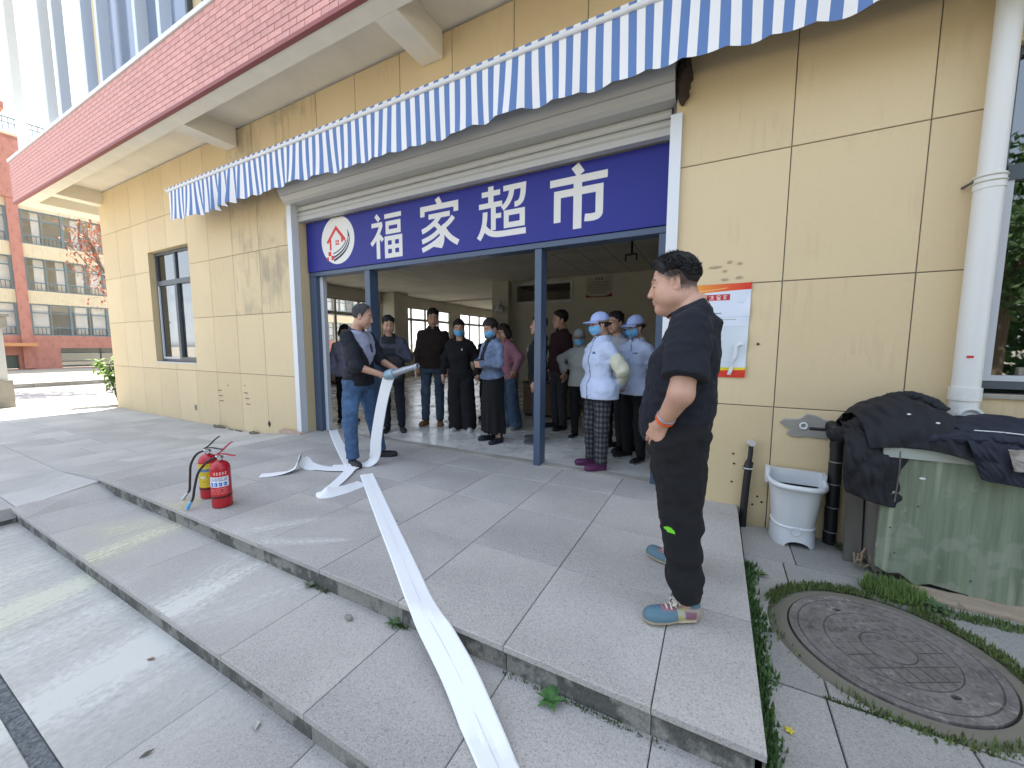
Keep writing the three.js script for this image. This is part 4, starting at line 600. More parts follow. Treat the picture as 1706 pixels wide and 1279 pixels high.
{
  // plastic mop sink: D-shaped tub on a skirt with an arch
  const t = thing('mop_sink', 'white plastic mop sink with a rounded front on the yard paving', 'sink', [0.545, -0.14, -3.44]), N = 40, ring = (w, dpt, y, cx = 0) => { const p = []; for (let i = 0; i <= N; i++) { const a = Math.PI * (i / N), c = Math.cos(a), s = Math.sin(a), k = 0.62; p.push([cx + Math.sign(c) * Math.pow(Math.abs(c), k) * w, y, Math.pow(s, k) * dpt]); } return p; };
  const loft = (rs, close = true) => { const P = rs.flat(), I = [], n = N + 1; for (let r = 0; r < rs.length - 1; r++) for (let i = 0; i < n; i++) { const j = (i + 1) % n; if (!close && i === N) continue; const a = r * n + i, b = r * n + j; I.push(a, b, b + n, a, b + n, a + n); } const g = new THREE.BufferGeometry(); g.setAttribute('position', new THREE.Float32BufferAttribute(P.flat(), 3)); g.setIndex(I); g.computeVertexNormals(); return g; };
  const basin = loft([ring(0.127, 0.203, 0.12), ring(0.136, 0.225, 0.22), ring(0.148, 0.25, 0.33), ring(0.162, 0.27, 0.425), ring(0.178, 0.292, 0.432), ring(0.182, 0.30, 0.445), ring(0.180, 0.298, 0.462), ring(0.168, 0.28, 0.468), ring(0.154, 0.262, 0.455), ring(0.14, 0.245, 0.36), ring(0.12, 0.2, 0.24), ring(0.05, 0.1, 0.225)]);
  const P = M([0.66, 0.68, 0.69], 0.3);
  mesh('basin', basin, P, t);
  mesh('splash_back', merge([box(-0.182, 0.182, 0.40, 0.505, -0.02, 0.004), box(-0.182, -0.155, 0.40, 0.52, 0.004, 0.05), box(0.155, 0.182, 0.40, 0.505, 0.004, 0.05)]), P, t);
  let sk = loft([ring(0.138, 0.212, 0.0), ring(0.135, 0.21, 0.08), ring(0.132, 0.208, 0.155), ring(0.14, 0.215, 0.17), ring(0.14, 0.215, 0.185), ring(0.126, 0.2, 0.19)]);
  const th = []; for (const o of [0.138]) th.push(loft([ring(o, 0.212, 0.0), ring(0.135, 0.21, 0.08), ring(0.128, 0.206, 0.125), ring(0.136, 0.213, 0.132), ring(0.136, 0.213, 0.146), ring(0.118, 0.19, 0.15), ring(0.116, 0.19, 0.08), ring(0.12, 0.195, 0), ring(o, 0.212, 0.0)]));
  let base = th[0]; { const c = new THREE.CylinderGeometry(0.075, 0.075, 1, 28); c.rotateX(Math.PI / 2); c.scale(1, 0.62, 1); c.translate(0.015, -0.004, 0.1); const uv = (g) => { if (!g.attributes.uv) g.setAttribute('uv', new THREE.Float32BufferAttribute(new Float32Array(g.attributes.position.count * 2), 2)); return g; }; base = csg(uv(base.toNonIndexed()), c); }
  mesh('pedestal', base, P, t);
  mesh('embossed_ring', (() => { const g = new THREE.TorusGeometry(0.03, 0.003, 6, 28); g.translate(0.0, 0.12, 0.212); return g; })(), P, t);
}
{
  const t = thing('old_cabinet', 'faded green wood grain cabinet with metal edged top standing in the yard', 'cabinet', [0.9, -0.14, -3.0], 0.0);
  const s = new THREE.Shape(); s.moveTo(0.0, 0.10); s.lineTo(0.06, 0.07); s.lineTo(0.11, 0.085); s.lineTo(0.18, 0.03); s.lineTo(0.24, 0.055); s.lineTo(0.4, 0.035); s.lineTo(0.41, 0.01); s.lineTo(0.7, 0.0); s.lineTo(1.3, 0.0); s.lineTo(1.3, 0.79); s.lineTo(0.005, 0.79); s.lineTo(0.0, 0.4);
  const fg = new THREE.ExtrudeGeometry(s, { depth: 0.016, bevelEnabled: true, bevelSize: 0.002, bevelThickness: 0.002, bevelSegments: 1 }), u = fg.attributes.uv; for (let i = 0; i < u.count; i++) u.setXY(i, u.getX(i) / 1.2, u.getY(i) / 1.2);
  mesh('front_board', fg, MT.board, t);
  mesh('side_board', box(0.004, 0.02, 0.05, 0.79, -0.5, -0.003), MT.darkwood, t); mesh('side_board', box(1.28, 1.296, 0.0, 0.79, -0.5, -0.003), MT.darkwood, t); mesh('bottom_board', box(0.021, 1.279, 0.06, 0.08, -0.5, -0.003), MT.darkwood, t);
  mesh('top_board', box(-0.005, 1.3, 0.792, 0.812, -0.5, 0.02), M([0.40, 0.385, 0.33], 0.7), t);
  mesh('edge_strip', merge([box(-0.012, 1.3, 0.775, 0.83, 0.021, 0.034), box(-0.012, 1.3, 0.825, 0.835, 0.0, 0.036), box(-0.016, -0.006, 0.775, 0.835, -0.5, 0.03)]), M([0.36, 0.39, 0.34], 0.45), t);
  mesh('paint_chip', (() => { const g = new THREE.SphereGeometry(1, 12, 8); g.scale(0.014, 0.007, 0.003); g.translate(0.165, 0.665, 0.018); return g; })(), MT.white, t);
  for (const [x, y] of [[0.16, 0.5], [0.05, 0.35], [0.4, 0.12], [0.72, 0.07], [0.08, 0.2]]) mesh('screw', rod([x, y, 0.012], [x, y, 0.021], 0.004), MT.black, t);
  const w = thing('wood_offcuts', 'dark weathered board and broken sticks leaning between wall and green cabinet', 'boards', [0.86, -0.14, -3.2]);
  mesh('leaning_board', (() => { const g = box(-0.055, 0.03, 0, 0.62, -0.012, 0.012); g.rotateX(-0.12); return g; })(), MT.darkwood, w); mesh('upright_board', (() => { const g = box(0.0, 0.10, 0.0, 0.55, -0.1, -0.07); return g; })(), MT.darkwood, w);
  for (let i = 0; i < 11; i++) { const x = rr(-0.03, 0.06), z = rr(0.05, 0.17); mesh('stick', rod([x, rr(0.01, 0.09), z], [x + rr(-0.05, 0.06), rr(0.05, 0.16), z + rr(-0.05, 0.05)], rr(0.004, 0.008), 6), M([rr(0.2, 0.32), 0.2, 0.13], 0.9), w); }
  const st = thing('ground_sill', 'strip of rough brown concrete under the front of the green cabinet', 'kerb', [0.9, -0.14, -2.95]); mesh('strip', (() => { const g = surf((x, y, z) => Math.max(Math.abs(x - 0.72) - 0.62, Math.abs(y) - 0.022, Math.abs(z - 0.02) - 0.06) - 0.008 + 0.014 * fbm(x * 22, y * 22, z * 22), [0.05, -0.06, -0.1], [1.4, 0.06, 0.14], 0.012); return g; })(), M([0.30, 0.235, 0.165], 0.95), st);
}
// jackets thrown over the cabinet
function drape(nu, nv, base, fold, th = 0.007) {
  const P = [], I = [], pt = (u, v) => V3(base(clamp(u), clamp(v))), top = [], bot = [];
  for (let i = 0; i <= nu; i++) for (let j = 0; j <= nv; j++) { const u = i / nu, v = j / nv, p = pt(u, v), du = pt(u + 0.01, v).sub(pt(u - 0.01, v)), dv = pt(u, v + 0.01).sub(pt(u, v - 0.01)), n = new THREE.Vector3().crossVectors(dv, du).normalize(), f = fold(u, v); top.push(p.clone().addScaledVector(n, f + th)); bot.push(p.clone().addScaledVector(n, f)); }
  for (const p of [...top, ...bot]) P.push(p.x, p.y, p.z); const s = top.length, q = (a, b, c, d) => I.push(a, b, c, a, c, d), k = (i, j) => i * (nv + 1) + j;
  for (let i = 0; i < nu; i++) for (let j = 0; j < nv; j++) { q(k(i, j), k(i, j + 1), k(i + 1, j + 1), k(i + 1, j)); q(s + k(i, j), s + k(i + 1, j), s + k(i + 1, j + 1), s + k(i, j + 1)); }
  for (let i = 0; i < nu; i++) { q(k(i, 0), k(i + 1, 0), s + k(i + 1, 0), s + k(i, 0)); q(k(i, nv), s + k(i, nv), s + k(i + 1, nv), k(i + 1, nv)); } for (let j = 0; j < nv; j++) { q(k(0, j), s + k(0, j), s + k(0, j + 1), k(0, j + 1)); q(k(nu, j), k(nu, j + 1), s + k(nu, j + 1), s + k(nu, j)); }
  const g = new THREE.BufferGeometry(); g.setAttribute('position', new THREE.Float32BufferAttribute(P, 3)); g.setIndex(I); g.computeVertexNormals(); return g;
}
const path2 = (pts) => { const c = new THREE.CatmullRomCurve3(pts.map(([z, y]) => new THREE.Vector3(0, y, z)), false, 'centripetal'); return (v) => c.getPointAt(clamp(v)); };
const creases = (a, fu, fv, s) => (u, v) => a * (1.5 * Math.abs(vn(u * fu + 2.5 * v, v * fv, s)) + 0.7 * Math.abs(vn(u * fu * 2.3 - 3 * v, v * fv * 2.2, s + 5)) + 0.25 * vn(u * fu * 5, v * fv * 5, s + 9));
function sleeveTube(pts, r0, r1, s) { // crumpled sleeve: rings pushed in and out along its length
  const c = new THREE.CatmullRomCurve3(pts.map(V3)), g = new THREE.TubeGeometry(c, 70, 1, 26), p = g.attributes.position, ctr = new THREE.Vector3(), d = new THREE.Vector3();
  for (let i = 0; i < p.count; i++) { const k = Math.floor(i / 27), t = k / 70, a = (i % 27) / 26 * 6.283; c.getPointAt(t, ctr); d.set(p.getX(i), p.getY(i), p.getZ(i)).sub(ctr).normalize(); const r = mix(r0, r1, t) * (1 + 0.26 * Math.abs(vn(t * 11 + Math.cos(a) * 1.2, Math.sin(a) * 1.2, s)) - 0.16 + 0.1 * vn(t * 24, Math.cos(a) * 2, s + Math.sin(a) * 2)); d.multiplyScalar(r); d.y *= 0.8; p.setXYZ(i, ctr.x + d.x, ctr.y + d.y, ctr.z + d.z); }
  g.computeVertexNormals(); return g;
}
{
  const cl = M([0.0085, 0.009, 0.012], 0.8), t = thing('jacket', 'black winter jacket heaped over the left end of the green cabinet', 'jacket', [0.9, 0.55, -3.1]);
  const pb = path2([[-0.36, 0.14], [-0.30, 0.30], [-0.16, 0.40], [-0.02, 0.385], [0.08, 0.29], [0.12, 0.21], [0.125, 0.165]]);
  mesh('body_panel', drape(80, 70, (u, v) => { const p = pb(v), h = Math.sin(Math.PI * clamp(u * 0.92 + 0.10)); return [mix(-0.13, 0.36, u) + 0.05 * v - 0.05 * Math.sin(v * 5) * u, p.y * (0.40 + 0.60 * Math.pow(h, 0.55)) + 0.05 * u * (1 - v) - 0.04 * u, p.z + 0.03 * u]; }, creases(0.030, 4, 2.6, 3)), cl, t);
  const ph = path2([[-0.10, 0.20], [0.02, 0.19], [0.11, 0.12], [0.135, 0.0], [0.125, -0.12], [0.13, -0.20]]);
  mesh('hanging_panel', drape(50, 60, (u, v) => { const p = ph(v), w = mix(0.13, 0.085, Math.abs(v - 0.55)); return [mix(-w - 0.055, w - 0.045, u) + 0.02 * v, p.y - 0.03 * u * v + 0.03 * (1 - u) * v, p.z - 0.06 * Math.pow(Math.abs(u - 0.5) * 2, 2)]; }, creases(0.024, 4, 2.5, 13)), cl, t);
  mesh('sleeve', sleeveTube([[-0.02, 0.24, -0.06], [-0.09, 0.20, -0.08], [-0.15, 0.155, -0.11], [-0.20, 0.13, -0.16]], 0.085, 0.052, 4), cl, t);
  mesh('sleeve', sleeveTube([[0.16, 0.30, 0.03], [0.27, 0.245, 0.07], [0.37, 0.20, 0.08], [0.46, 0.175, 0.05]], 0.075, 0.055, 8), cl, t);
  mesh('collar', sleeveTube([[0.06, 0.405, -0.14], [0.15, 0.425, -0.12], [0.24, 0.39, -0.09], [0.29, 0.34, -0.06]], 0.035, 0.04, 12), cl, t);
  mesh('zip', tube([[0.045, 0.13, 0.168], [0.05, 0.03, 0.165], [0.05, -0.08, 0.155], [0.045, -0.17, 0.158]], 0.0035, 30, 6), MT.iron, t);
  for (const [x, y, z] of [[0.09, 0.335, 0.09], [0.20, 0.30, 0.125]]) mesh('button', (() => { const g = new THREE.SphereGeometry(0.008, 10, 8); g.scale(1.2, 0.7, 1); g.translate(x, y, z); return g; })(), MT.white, t);
}
{
  const cl = M([0.010, 0.013, 0.026], 0.75), t = thing('jacket', 'navy sports jacket with pale lining draped over the front of the green cabinet', 'jacket', [1.25, 0.7, -3.02]);
  const pb = path2([[-0.34, 0.03], [-0.24, 0.13], [-0.10, 0.155], [-0.02, 0.14], [0.03, 0.12], [0.055, 0.085]]);
  mesh('body_panel', drape(80, 60, (u, v) => { const p = pb(v); return [mix(-0.14, 0.62, u) + 0.06 * v, p.y * (0.72 + 0.28 * Math.sin(Math.PI * clamp(u * 1.1 + 0.05))) , p.z]; }, creases(0.022, 6, 2.2, 23)), cl, t);
  const ph = path2([[0.0, 0.12], [0.07, 0.085], [0.10, 0.02], [0.095, -0.08], [0.10, -0.155]]);
  mesh('hanging_panel', drape(50, 50, (u, v) => { const p = ph(v); return [mix(-0.015, 0.20, u) + 0.03 * v - 0.07 * (1 - u) * (1 - v), p.y + 0.03 * (1 - u) * v, p.z + 0.012 * Math.sin(u * 5)]; }, creases(0.018, 4, 2.5, 33)), cl, t);
  mesh('sleeve', sleeveTube([[-0.20, 0.05, 0.03], [-0.08, 0.08, 0.055], [0.05, 0.09, 0.06], [0.16, 0.085, 0.06]], 0.045, 0.055, 16), cl, t);
  mesh('lining', drape(24, 24, (u, v) => [mix(0.085, 0.155, u) + 0.03 * v, mix(0.055, -0.055, v), 0.128 + 0.006 * Math.sin(u * 6)], creases(0.008, 3, 2, 43), 0.004), M([0.30, 0.27, 0.235], 0.85), t);
  mesh('piping', tube([[-0.02, 0.128, 0.07], [0.08, 0.13, 0.085], [0.2, 0.12, 0.09], [0.36, 0.09, 0.11]], 0.003, 30, 6), MT.white, t); mesh('zip', tube([[0.165, 0.05, 0.128], [0.185, -0.04, 0.135], [0.195, -0.13, 0.135]], 0.0035, 20, 6), MT.steel, t);
}
// ---------- inside things ----------
{
  const c = thing('counter', 'low brown wooden counter standing behind the blue doorpost', 'counter', [-3.1, 0, -6.3]); mesh('body', panelZ(0, 0.95, 0.05, 0.60, -0.5, 0, 0.004), M([0.20, 0.13, 0.075], 0.6), c); mesh('top', panelZ(-0.02, 0.97, 0.602, 0.63, -0.52, 0.02, 0.004), M([0.08, 0.06, 0.045], 0.5), c); mesh('plinth', box(0.02, 0.93, 0.002, 0.05, -0.48, -0.02), MT.black, c); for (const x of [0.31, 0.63]) mesh('door_gap', box(x, x + 0.006, 0.06, 0.59, -0.004, 0.0015), MT.black, c);
  const s = thing('shelf_unit', 'long low dark green shelf under the side windows', 'shelf', [-11.75, 0, -11]); mesh('back_panel', box(0, 0.02, 0, 0.88, 0, 3.4), M([0.05, 0.065, 0.05], 0.7), s); for (const y of [0.08, 0.42, 0.80]) mesh('shelf_board', box(0.021, 0.5, y, y + 0.04, 0, 3.4), M([0.07, 0.085, 0.06], 0.6), s); for (const z of [0, 0.85, 1.7, 2.55, 3.36]) mesh('upright', box(0.45, 0.49, 0, 0.08, z, z + 0.04), MT.black, s);
  const f = thing('wall_fan', 'small white wall fan high on the pillar inside the shop', 'fan', [-6.35, 2.46, -11.07]); mesh('guard', (() => { const g = new THREE.TorusGeometry(0.17, 0.02, 8, 28); g.scale(1, 1, 1.6); g.rotateX(0.3); g.translate(0, 0, 0.1); return g; })(), MT.white, f); for (let i = 0; i < 3; i++) mesh('blade', (() => { const g = new THREE.SphereGeometry(1, 12, 8); g.scale(0.05, 0.08, 0.008); g.translate(0, 0.08, 0); g.rotateZ(i * 2.094); g.rotateX(0.3); g.translate(0, 0, 0.1); return g; })(), MT.white, f); mesh('arm', merge([rod([0, 0, -0.03], [0, 0, 0.1], 0.03), rod([0, 0.28, -0.03], [0, 0.02, 0.03], 0.05, 12, 0.03)]), MT.white, f);
  const h = thing('ceiling_pipe', 'dark pipe bracket hanging below the shop ceiling near the right doorpost', 'pipe', [-1.55, 3.34, -7.6]); mesh('pipe', merge([rod([-0.2, -0.06, 0], [0.6, -0.06, 0], 0.025), rod([0.05, -0.06, 0], [0.05, -0.36, 0], 0.02), rod([-0.06, -0.36, 0], [0.14, -0.36, 0], 0.016), rod([-0.06, -0.36, 0], [-0.06, -0.48, 0], 0.014), rod([0.14, -0.36, 0], [0.14, -0.48, 0], 0.014)]), MT.black, h);
  for (const [x, z] of [[-3.9, -5.6], [-2.3, -5.2]]) { const p = thing('sprinkler_head', x < -3 ? 'small dark sprinkler head in the ceiling above the woman in black' : 'small dark sprinkler head in the ceiling above the blue doorpost', 'sprinkler', [x, 3.35, z]); mesh('stem', rod([0, 0, 0], [0, -0.09, 0], 0.014), MT.black, p); mesh('deflector', rod([0, -0.09, 0], [0, -0.1, 0], 0.04, 14), MT.iron, p); }
}
// ---------- far left: red building, gate post, plants ----------
{
  const R = thing('red_school_building', 'red and cream four storey building with long window bands across the road', 'building'), X = -33;
  const Wn = (z0, z1, y0, y1) => {
    const w = part('window', R), n = Math.max(2, Math.round((z1 - z0) / 0.74)), st = (z1 - z0) / n, bars = [box(X - 0.1, X - 0.02, y0, y0 + 0.06, z0, z1), box(X - 0.1, X - 0.02, y1 - 0.06, y1, z0, z1), box(X - 0.1, X - 0.02, y0 + 0.42, y0 + 0.48, z0, z1), box(X - 0.1, X - 0.02, y1 - 0.52, y1 - 0.46, z0, z1)];
    for (let i = 0; i <= n; i++) { const k = i % 2 ? 0.025 : 0.05, z = clamp(z0 + i * st, z0 + k, z1 - k); bars.push(box(X - 0.098, X - 0.022 + (i % 2 ? 0 : 0.02), y0, y1, z - k, z + k)); }
    mesh('frame', merge(bars), M([0.14, 0.19, 0.205], 0.5), w);
    for (let i = 0; i < n; i++) { const a = z0 + i * st, cur = rnd() > 0.3; for (const [p, q] of [[y0 + 0.06, y0 + 0.42], [y0 + 0.48, y1 - 0.52], [y1 - 0.46, y1 - 0.06]]) mesh('pane', box(X - 0.07, X - 0.065, p, q, a, a + st), MT.glass, w); if (cur) { const cw = st * rr(0.3, 0.9); mesh('curtain', box(X - 0.32, X - 0.3, y0 + 0.1, y1 - 0.06, a + 0.03, a + cw), M([0.7, 0.69, 0.66], 0.9), w); } }
    const rail = []; for (let z = z0 + 0.1; z < z1; z += 0.15) rail.push(box(X - 0.2, X - 0.18, y0, y0 + 0.44, z, z + 0.025)); mesh('guard_bars', merge(rail), M([0.12, 0.15, 0.16], 0.6), w);
  };
  const cols = [[-6.12, -6.52], [-14.1, -14.5], [2, 1.6], [-22, -22.4], [-30, -30.4]], bays = [[-14.1, -6.52], [-6.12, 1.6], [-22, -14.5], [-30, -22.4]], fl = [[1.78, 3.51], [4.2, 5.96], [6.68, 8.46], [9.15, 10.9]];
  for (const [a, b] of bays) { let y = 1.35; for (const [p, q] of fl) { mesh('spandrel', box(X - 0.4, X, y, p, a, b), y < 1.5 ? MT.redwall : MT.cream, R); Wn(a, b, p, q); y = q; } mesh('spandrel', box(X - 0.4, X, y, 11.7, a, b), MT.cream, R); }
  for (const [a, b] of cols) mesh('pilaster', box(X - 0.4, X + 0.12, 0, 11.7, b, a), MT.redwall, R);
  mesh('parapet', merge([box(X - 0.5, X + 0.1, 11.7, 12.05, -30.4, 2)]), MT.redwall, R); mesh('parapet_cap', box(X - 0.55, X + 0.18, 12.05, 12.16, -30.4, 2), MT.cream, R);
  mesh('stair_tower', box(X - 3, X + 0.2, 8.9, 11.85, -6.9, -4.2), MT.redwall, R);
  { const g = []; for (let z = -14; z < 2; z += 0.2) g.push(box(X - 0.2, X - 0.17, 12.16, 13.0, z, z + 0.03)); g.push(box(X - 0.22, X - 0.15, 13.0, 13.06, -14.4, 2), box(X - 0.22, X - 0.15, 12.75, 12.79, -14.4, 2)); mesh('roof_railing', merge(g), M([0.2, 0.24, 0.25], 0.5), R); }
  mesh('roof_hut', box(X - 3, X - 1, 12.1, 13.6, -6.3, -3), MT.cream, R); mesh('hut_roof', box(X - 3.2, X - 0.7, 13.6, 13.95, -6.6, -2.6), MT.redwall, R);
  for (const g of minus([-30, 1.6, -0.2, 1.35], [[-10.6, -7.5, -0.02, 1.09], [-5.98, -4.4, -0.02, 0.72]]).map(([a, b, c, d]) => box(X - 0.4, X - 0.001, c, d, a, b))) mesh('ground_wall', g, MT.redwall, R);
  const dw = part('shop_window', R); mesh('frame', merge([box(X - 0.3, X - 0.22, 0.0, 1.09, -9.2, -9.14), box(X - 0.3, X - 0.22, 0.8, 0.86, -10.6, -7.5), box(X - 0.3, X - 0.22, 0.0, 0.05, -10.6, -7.5)]), MT.frame, dw); mesh('pane', box(X - 0.27, X - 0.26, 0.0, 1.09, -10.6, -7.5), MT.glassDark, dw); mesh('door', box(X - 0.3, X - 0.24, 0, 0.72, -5.98, -4.4), M([0.10, 0.14, 0.13], 0.5), R);
  mesh('canopy', box(X, X + 0.9, 1.2, 1.37, -6.5, -3.5), M([0.55, 0.26, 0.11], 0.7), R);
  mesh('inner_room', merge([box(X - 1.6, X - 1.5, 0, 11.7, -30.4, 2), box(X - 4, X - 0.4, 1.5, 1.6, -30.4, 2), box(X - 1.5, X - 0.4, 3.9, 4.0, -30.4, 2), box(X - 1.5, X - 0.4, 6.3, 6.4, -30.4, 2), box(X - 1.5, X - 0.4, 8.8, 8.9, -30.4, 2), box(X - 1.5, X - 0.4, 11.6, 11.7, -30.4, 2), box(X - 1.5, X - 0.4, 0, 11.7, -30.5, -30.4)]), M([0.55, 0.54, 0.5], 0.9), R);
  const g = thing('gate_post', 'pale stone gate post with a flat cap at the left edge', 'post', [-14.25, -0.14, -2.18]); mesh('base', panelZ(-0.28, 0.2, -0.06, 0.62, -0.24, 0.24, 0.01), MT.cement, g); mesh('shaft', panelZ(-0.22, 0.13, 0.625, 1.78, -0.19, 0.19, 0.01), M([0.5, 0.5, 0.47], 0.7), g); mesh('cap', merge([panelZ(-0.3, 0.24, 1.785, 2.03, -0.25, 0.25, 0.015), panelZ(-0.34, 0.27, 2.035, 2.09, -0.28, 0.28, 0.01)]), MT.cement, g);
}
// leaves and trees
function leafGeo(n, fn) { // fn(i) -> {p, dir, up, L, W, c}
  const P = [], K = [], I = []; const a = new THREE.Vector3(), s = new THREE.Vector3(), q = new THREE.Vector3();
  for (let i = 0; i < n; i++) { const l = fn(i); if (!l) continue; const d = V3(l.dir).normalize(), u = V3(l.up); s.crossVectors(d, u).normalize(); u.crossVectors(s, d); const b = P.length / 3, dr = l.droop ?? 0.15;
    const pt = (t, w, h) => { a.set(...l.p).addScaledVector(d, t * l.L).addScaledVector(s, w * l.W).addScaledVector(u, h * l.L); P.push(a.x, a.y, a.z); K.push(...l.c); };
    pt(0, 0, 0); pt(0.45, 0.5, 0.06); pt(0.5, 0, 0); pt(0.45, -0.5, 0.06); pt(1, 0, -dr); I.push(b, b + 1, b + 2, b, b + 2, b + 3, b + 1, b + 4, b + 2, b + 2, b + 4, b + 3); }
  const g = new THREE.BufferGeometry(); g.setAttribute('position', new THREE.Float32BufferAttribute(P, 3)); g.setAttribute('color', new THREE.Float32BufferAttribute(K, 3)); g.setIndex(I); const o = g.toNonIndexed(); o.computeVertexNormals(); return o;
}
const rdir = () => { const z = rr(-1, 1), a = rr(0, 6.283), r = Math.sqrt(1 - z * z); return [r * Math.cos(a), z, r * Math.sin(a)]; };
const leafMat = new THREE.MeshPhysicalMaterial({ vertexColors: true, roughness: 0.7, side: THREE.DoubleSide, transmission: 0.3, thickness: 0 }), bark = M([0.14, 0.105, 0.075], 0.95);
{
  const b = thing('corner_shrub', 'bright green broad leaved shrub at the far left corner of the building', 'shrub', [-12.55, -0.14, -3.75]);
  const stems = []; for (let i = 0; i < 9; i++) { const a = rr(0, 6.28), r = rr(0.03, 0.16), x = Math.cos(a) * r - 0.05, z = Math.sin(a) * r; stems.push([[x * 0.4, 0, z * 0.4], [x, rr(0.4, 0.7), z], [x * 2.0 - 0.15, rr(0.8, 1.12), z * 1.8]]); }
  mesh('stem', merge(stems.map((s) => tube(s, 0.012, 10, 5))), bark, b);
  mesh('foliage', leafGeo(330, (i) => { const s = stems[i % 9], t = Math.pow(rr(0.1, 1), 0.7), p = t < 0.5 ? lerp3(s[0], s[1], t * 2) : lerp3(s[1], s[2], t * 2 - 1); const d = rdir(); const g = rr(0.7, 1.3), low = p[1] < 0.45; return { p: p.map((v) => v + rr(-0.06, 0.06)), dir: [d[0], d[1] * 0.5 + 0.1, d[2]], up: [0, 1, 0], L: rr(0.13, 0.24), W: rr(0.06, 0.11), c: low && rnd() > 0.5 ? [0.12 * g, 0.11 * g, 0.06] : [0.17 * g, 0.30 * g, 0.035 * g], droop: 0.3 }; }), leafMat, b);
  const t = thing('red_leaf_tree', 'sparse tree with reddish young leaves beyond the left corner', 'tree', [-16.4, -0.14, -5.9]);
  const br = [[[0, 0, 0], [0.02, 1.3, 0], [-0.5, 2.4, 0.1], [-1.6, 3.3, 0.2], [-2.9, 4.2, 0.35], [-3.6, 5.2, 0.4]], [[-1.6, 3.3, 0.2], [-2.6, 3.75, 0.3], [-4.0, 4.2, 0.3], [-5.2, 4.9, 0.3]], [[-2.9, 4.2, 0.35], [-3.5, 4.4, 0.3], [-4.9, 5.3, 0.3], [-5.0, 6.1, 0.2]], [[-0.5, 2.4, 0.1], [-1.8, 2.75, 0.2], [-3.2, 3.3, 0.2]], [[-2.2, 3.75, 0.3], [-2.6, 4.6, 0.2], [-3.2, 5.6, 0.2]], [[-1.6, 3.3, 0.2], [-1.9, 4.4, 0], [-2.5, 5.4, 0]]];
  mesh('trunk', tube(br[0], 0.07, 40, 8), bark, t); br.slice(1).forEach((p) => mesh('branch', tube(p, 0.026, 24, 6), bark, t));
  mesh('crown', leafGeo(760, () => { const s = pick(br), k = Math.floor(rr(1, s.length - 1)), p = lerp3(s[k], s[k + 1], Math.pow(rnd(), 0.6)), g = rr(0.7, 1.4); if (p[1] < 2.5) return null; const d = rdir(), q = rnd(); return { p: p.map((v) => v + rr(-0.3, 0.3) * (1 + rnd())), dir: d, up: [0.1, 1, 0.2], L: rr(0.14, 0.26), W: rr(0.05, 0.09), c: q > 0.25 ? [0.36 * g, 0.10 * g, 0.05 * g] : [0.34 * g, 0.20 * g, 0.08 * g] }; }), leafMat, t);
}
function tree(label, pos, h, r, seedC, n = 5200) {
  const t = thing('broadleaf_tree', label, 'tree', pos, 0, undefined), cl = []; mesh('trunk', merge([rod([0, 0, 0], [0.1, h * 0.45, 0], 0.16, 10, 0.11), ...[0, 1, 2, 3, 4].map((i) => rod([0.1, h * (0.36 + i * 0.03), 0], [Math.cos(i * 1.3) * r * 0.6, h * (0.6 + 0.05 * i), Math.sin(i * 1.3) * r * 0.6], 0.07, 8, 0.03))]), bark, t);
  for (let i = 0; i < 26; i++) { const d = rdir(), k = Math.cbrt(rnd()); cl.push([d[0] * r * k, h * 0.66 + d[1] * h * 0.30 * k, d[2] * r * k, rr(0.35, 0.7) * r * 0.55]); }
  mesh('crown', leafGeo(n, () => { const c = pick(cl), d = rdir(), k = Math.cbrt(rnd()) * c[3], g = rr(0.6, 1.35); return { p: [c[0] + d[0] * k, c[1] + d[1] * k, c[2] + d[2] * k], dir: rdir(), up: rdir(), L: rr(0.18, 0.32), W: rr(0.1, 0.18), c: seedC.map((v) => v * g) }; }), leafMat, t); return t;
}
tree('tall green tree across the yard mirrored in the right window', [7.2, -0.3, 9.5], 7.5, 2.6, [0.06, 0.13, 0.03]);
tree('wide green tree across the yard mirrored low in the right window', [11.5, -0.3, 12], 6, 3, [0.08, 0.15, 0.035]);
tree('dark green tree across the yard mirrored at the edge of the right window', [3.5, -0.3, 12], 9, 3.2, [0.045, 0.10, 0.03]);
tree('green tree beside the road mirrored in the small left window', [-20.5, -0.14, 4.5], 5.0, 2.0, [0.09, 0.15, 0.04], 4000);
tree('pale green tree beside the road mirrored at the edge of the small left window', [-27, -0.14, 9.5], 6.0, 2.4, [0.10, 0.16, 0.05], 4000);
{
  const h = thing('boundary_hedge', 'tall dense green hedge across the yard mirrored in the right window', 'hedge', [0, -0.3, 14]); mesh('foliage', leafGeo(14000, () => { const x = rr(-6, 20); return { p: [x, 4.4 * Math.pow(rnd(), 0.9) * (1 + 0.3 * vn(x * 0.7, 0, 0)), rr(-1, 0.6)], dir: rdir(), up: rdir(), L: rr(0.28, 0.5), W: rr(0.16, 0.28), c: [0.07 * rr(0.6, 1.4), 0.15 * rr(0.6, 1.4), 0.035] }; }), leafMat, h);
  const f = thing('yard_fence', 'white post fence with dark rails across the yard mirrored in the right window', 'fence', [0, -0.3, 10.8]); for (let x = -6; x < 16; x += 1.1) mesh('fence_post', box(x, x + 0.16, 0, 0.95, 0, 0.16), MT.white, f); const rails = []; for (let x = -6; x < 16; x += 0.22) rails.push(box(x, x + 0.03, 0.08, 0.85, 0.06, 0.09)); mesh('fence_bars', merge(rails), MT.frame, f); for (const y of [0.3, 0.6]) mesh('fence_rail', box(-6, 16, y, y + 0.04, 0.05, 0.1), MT.frame, f);
}
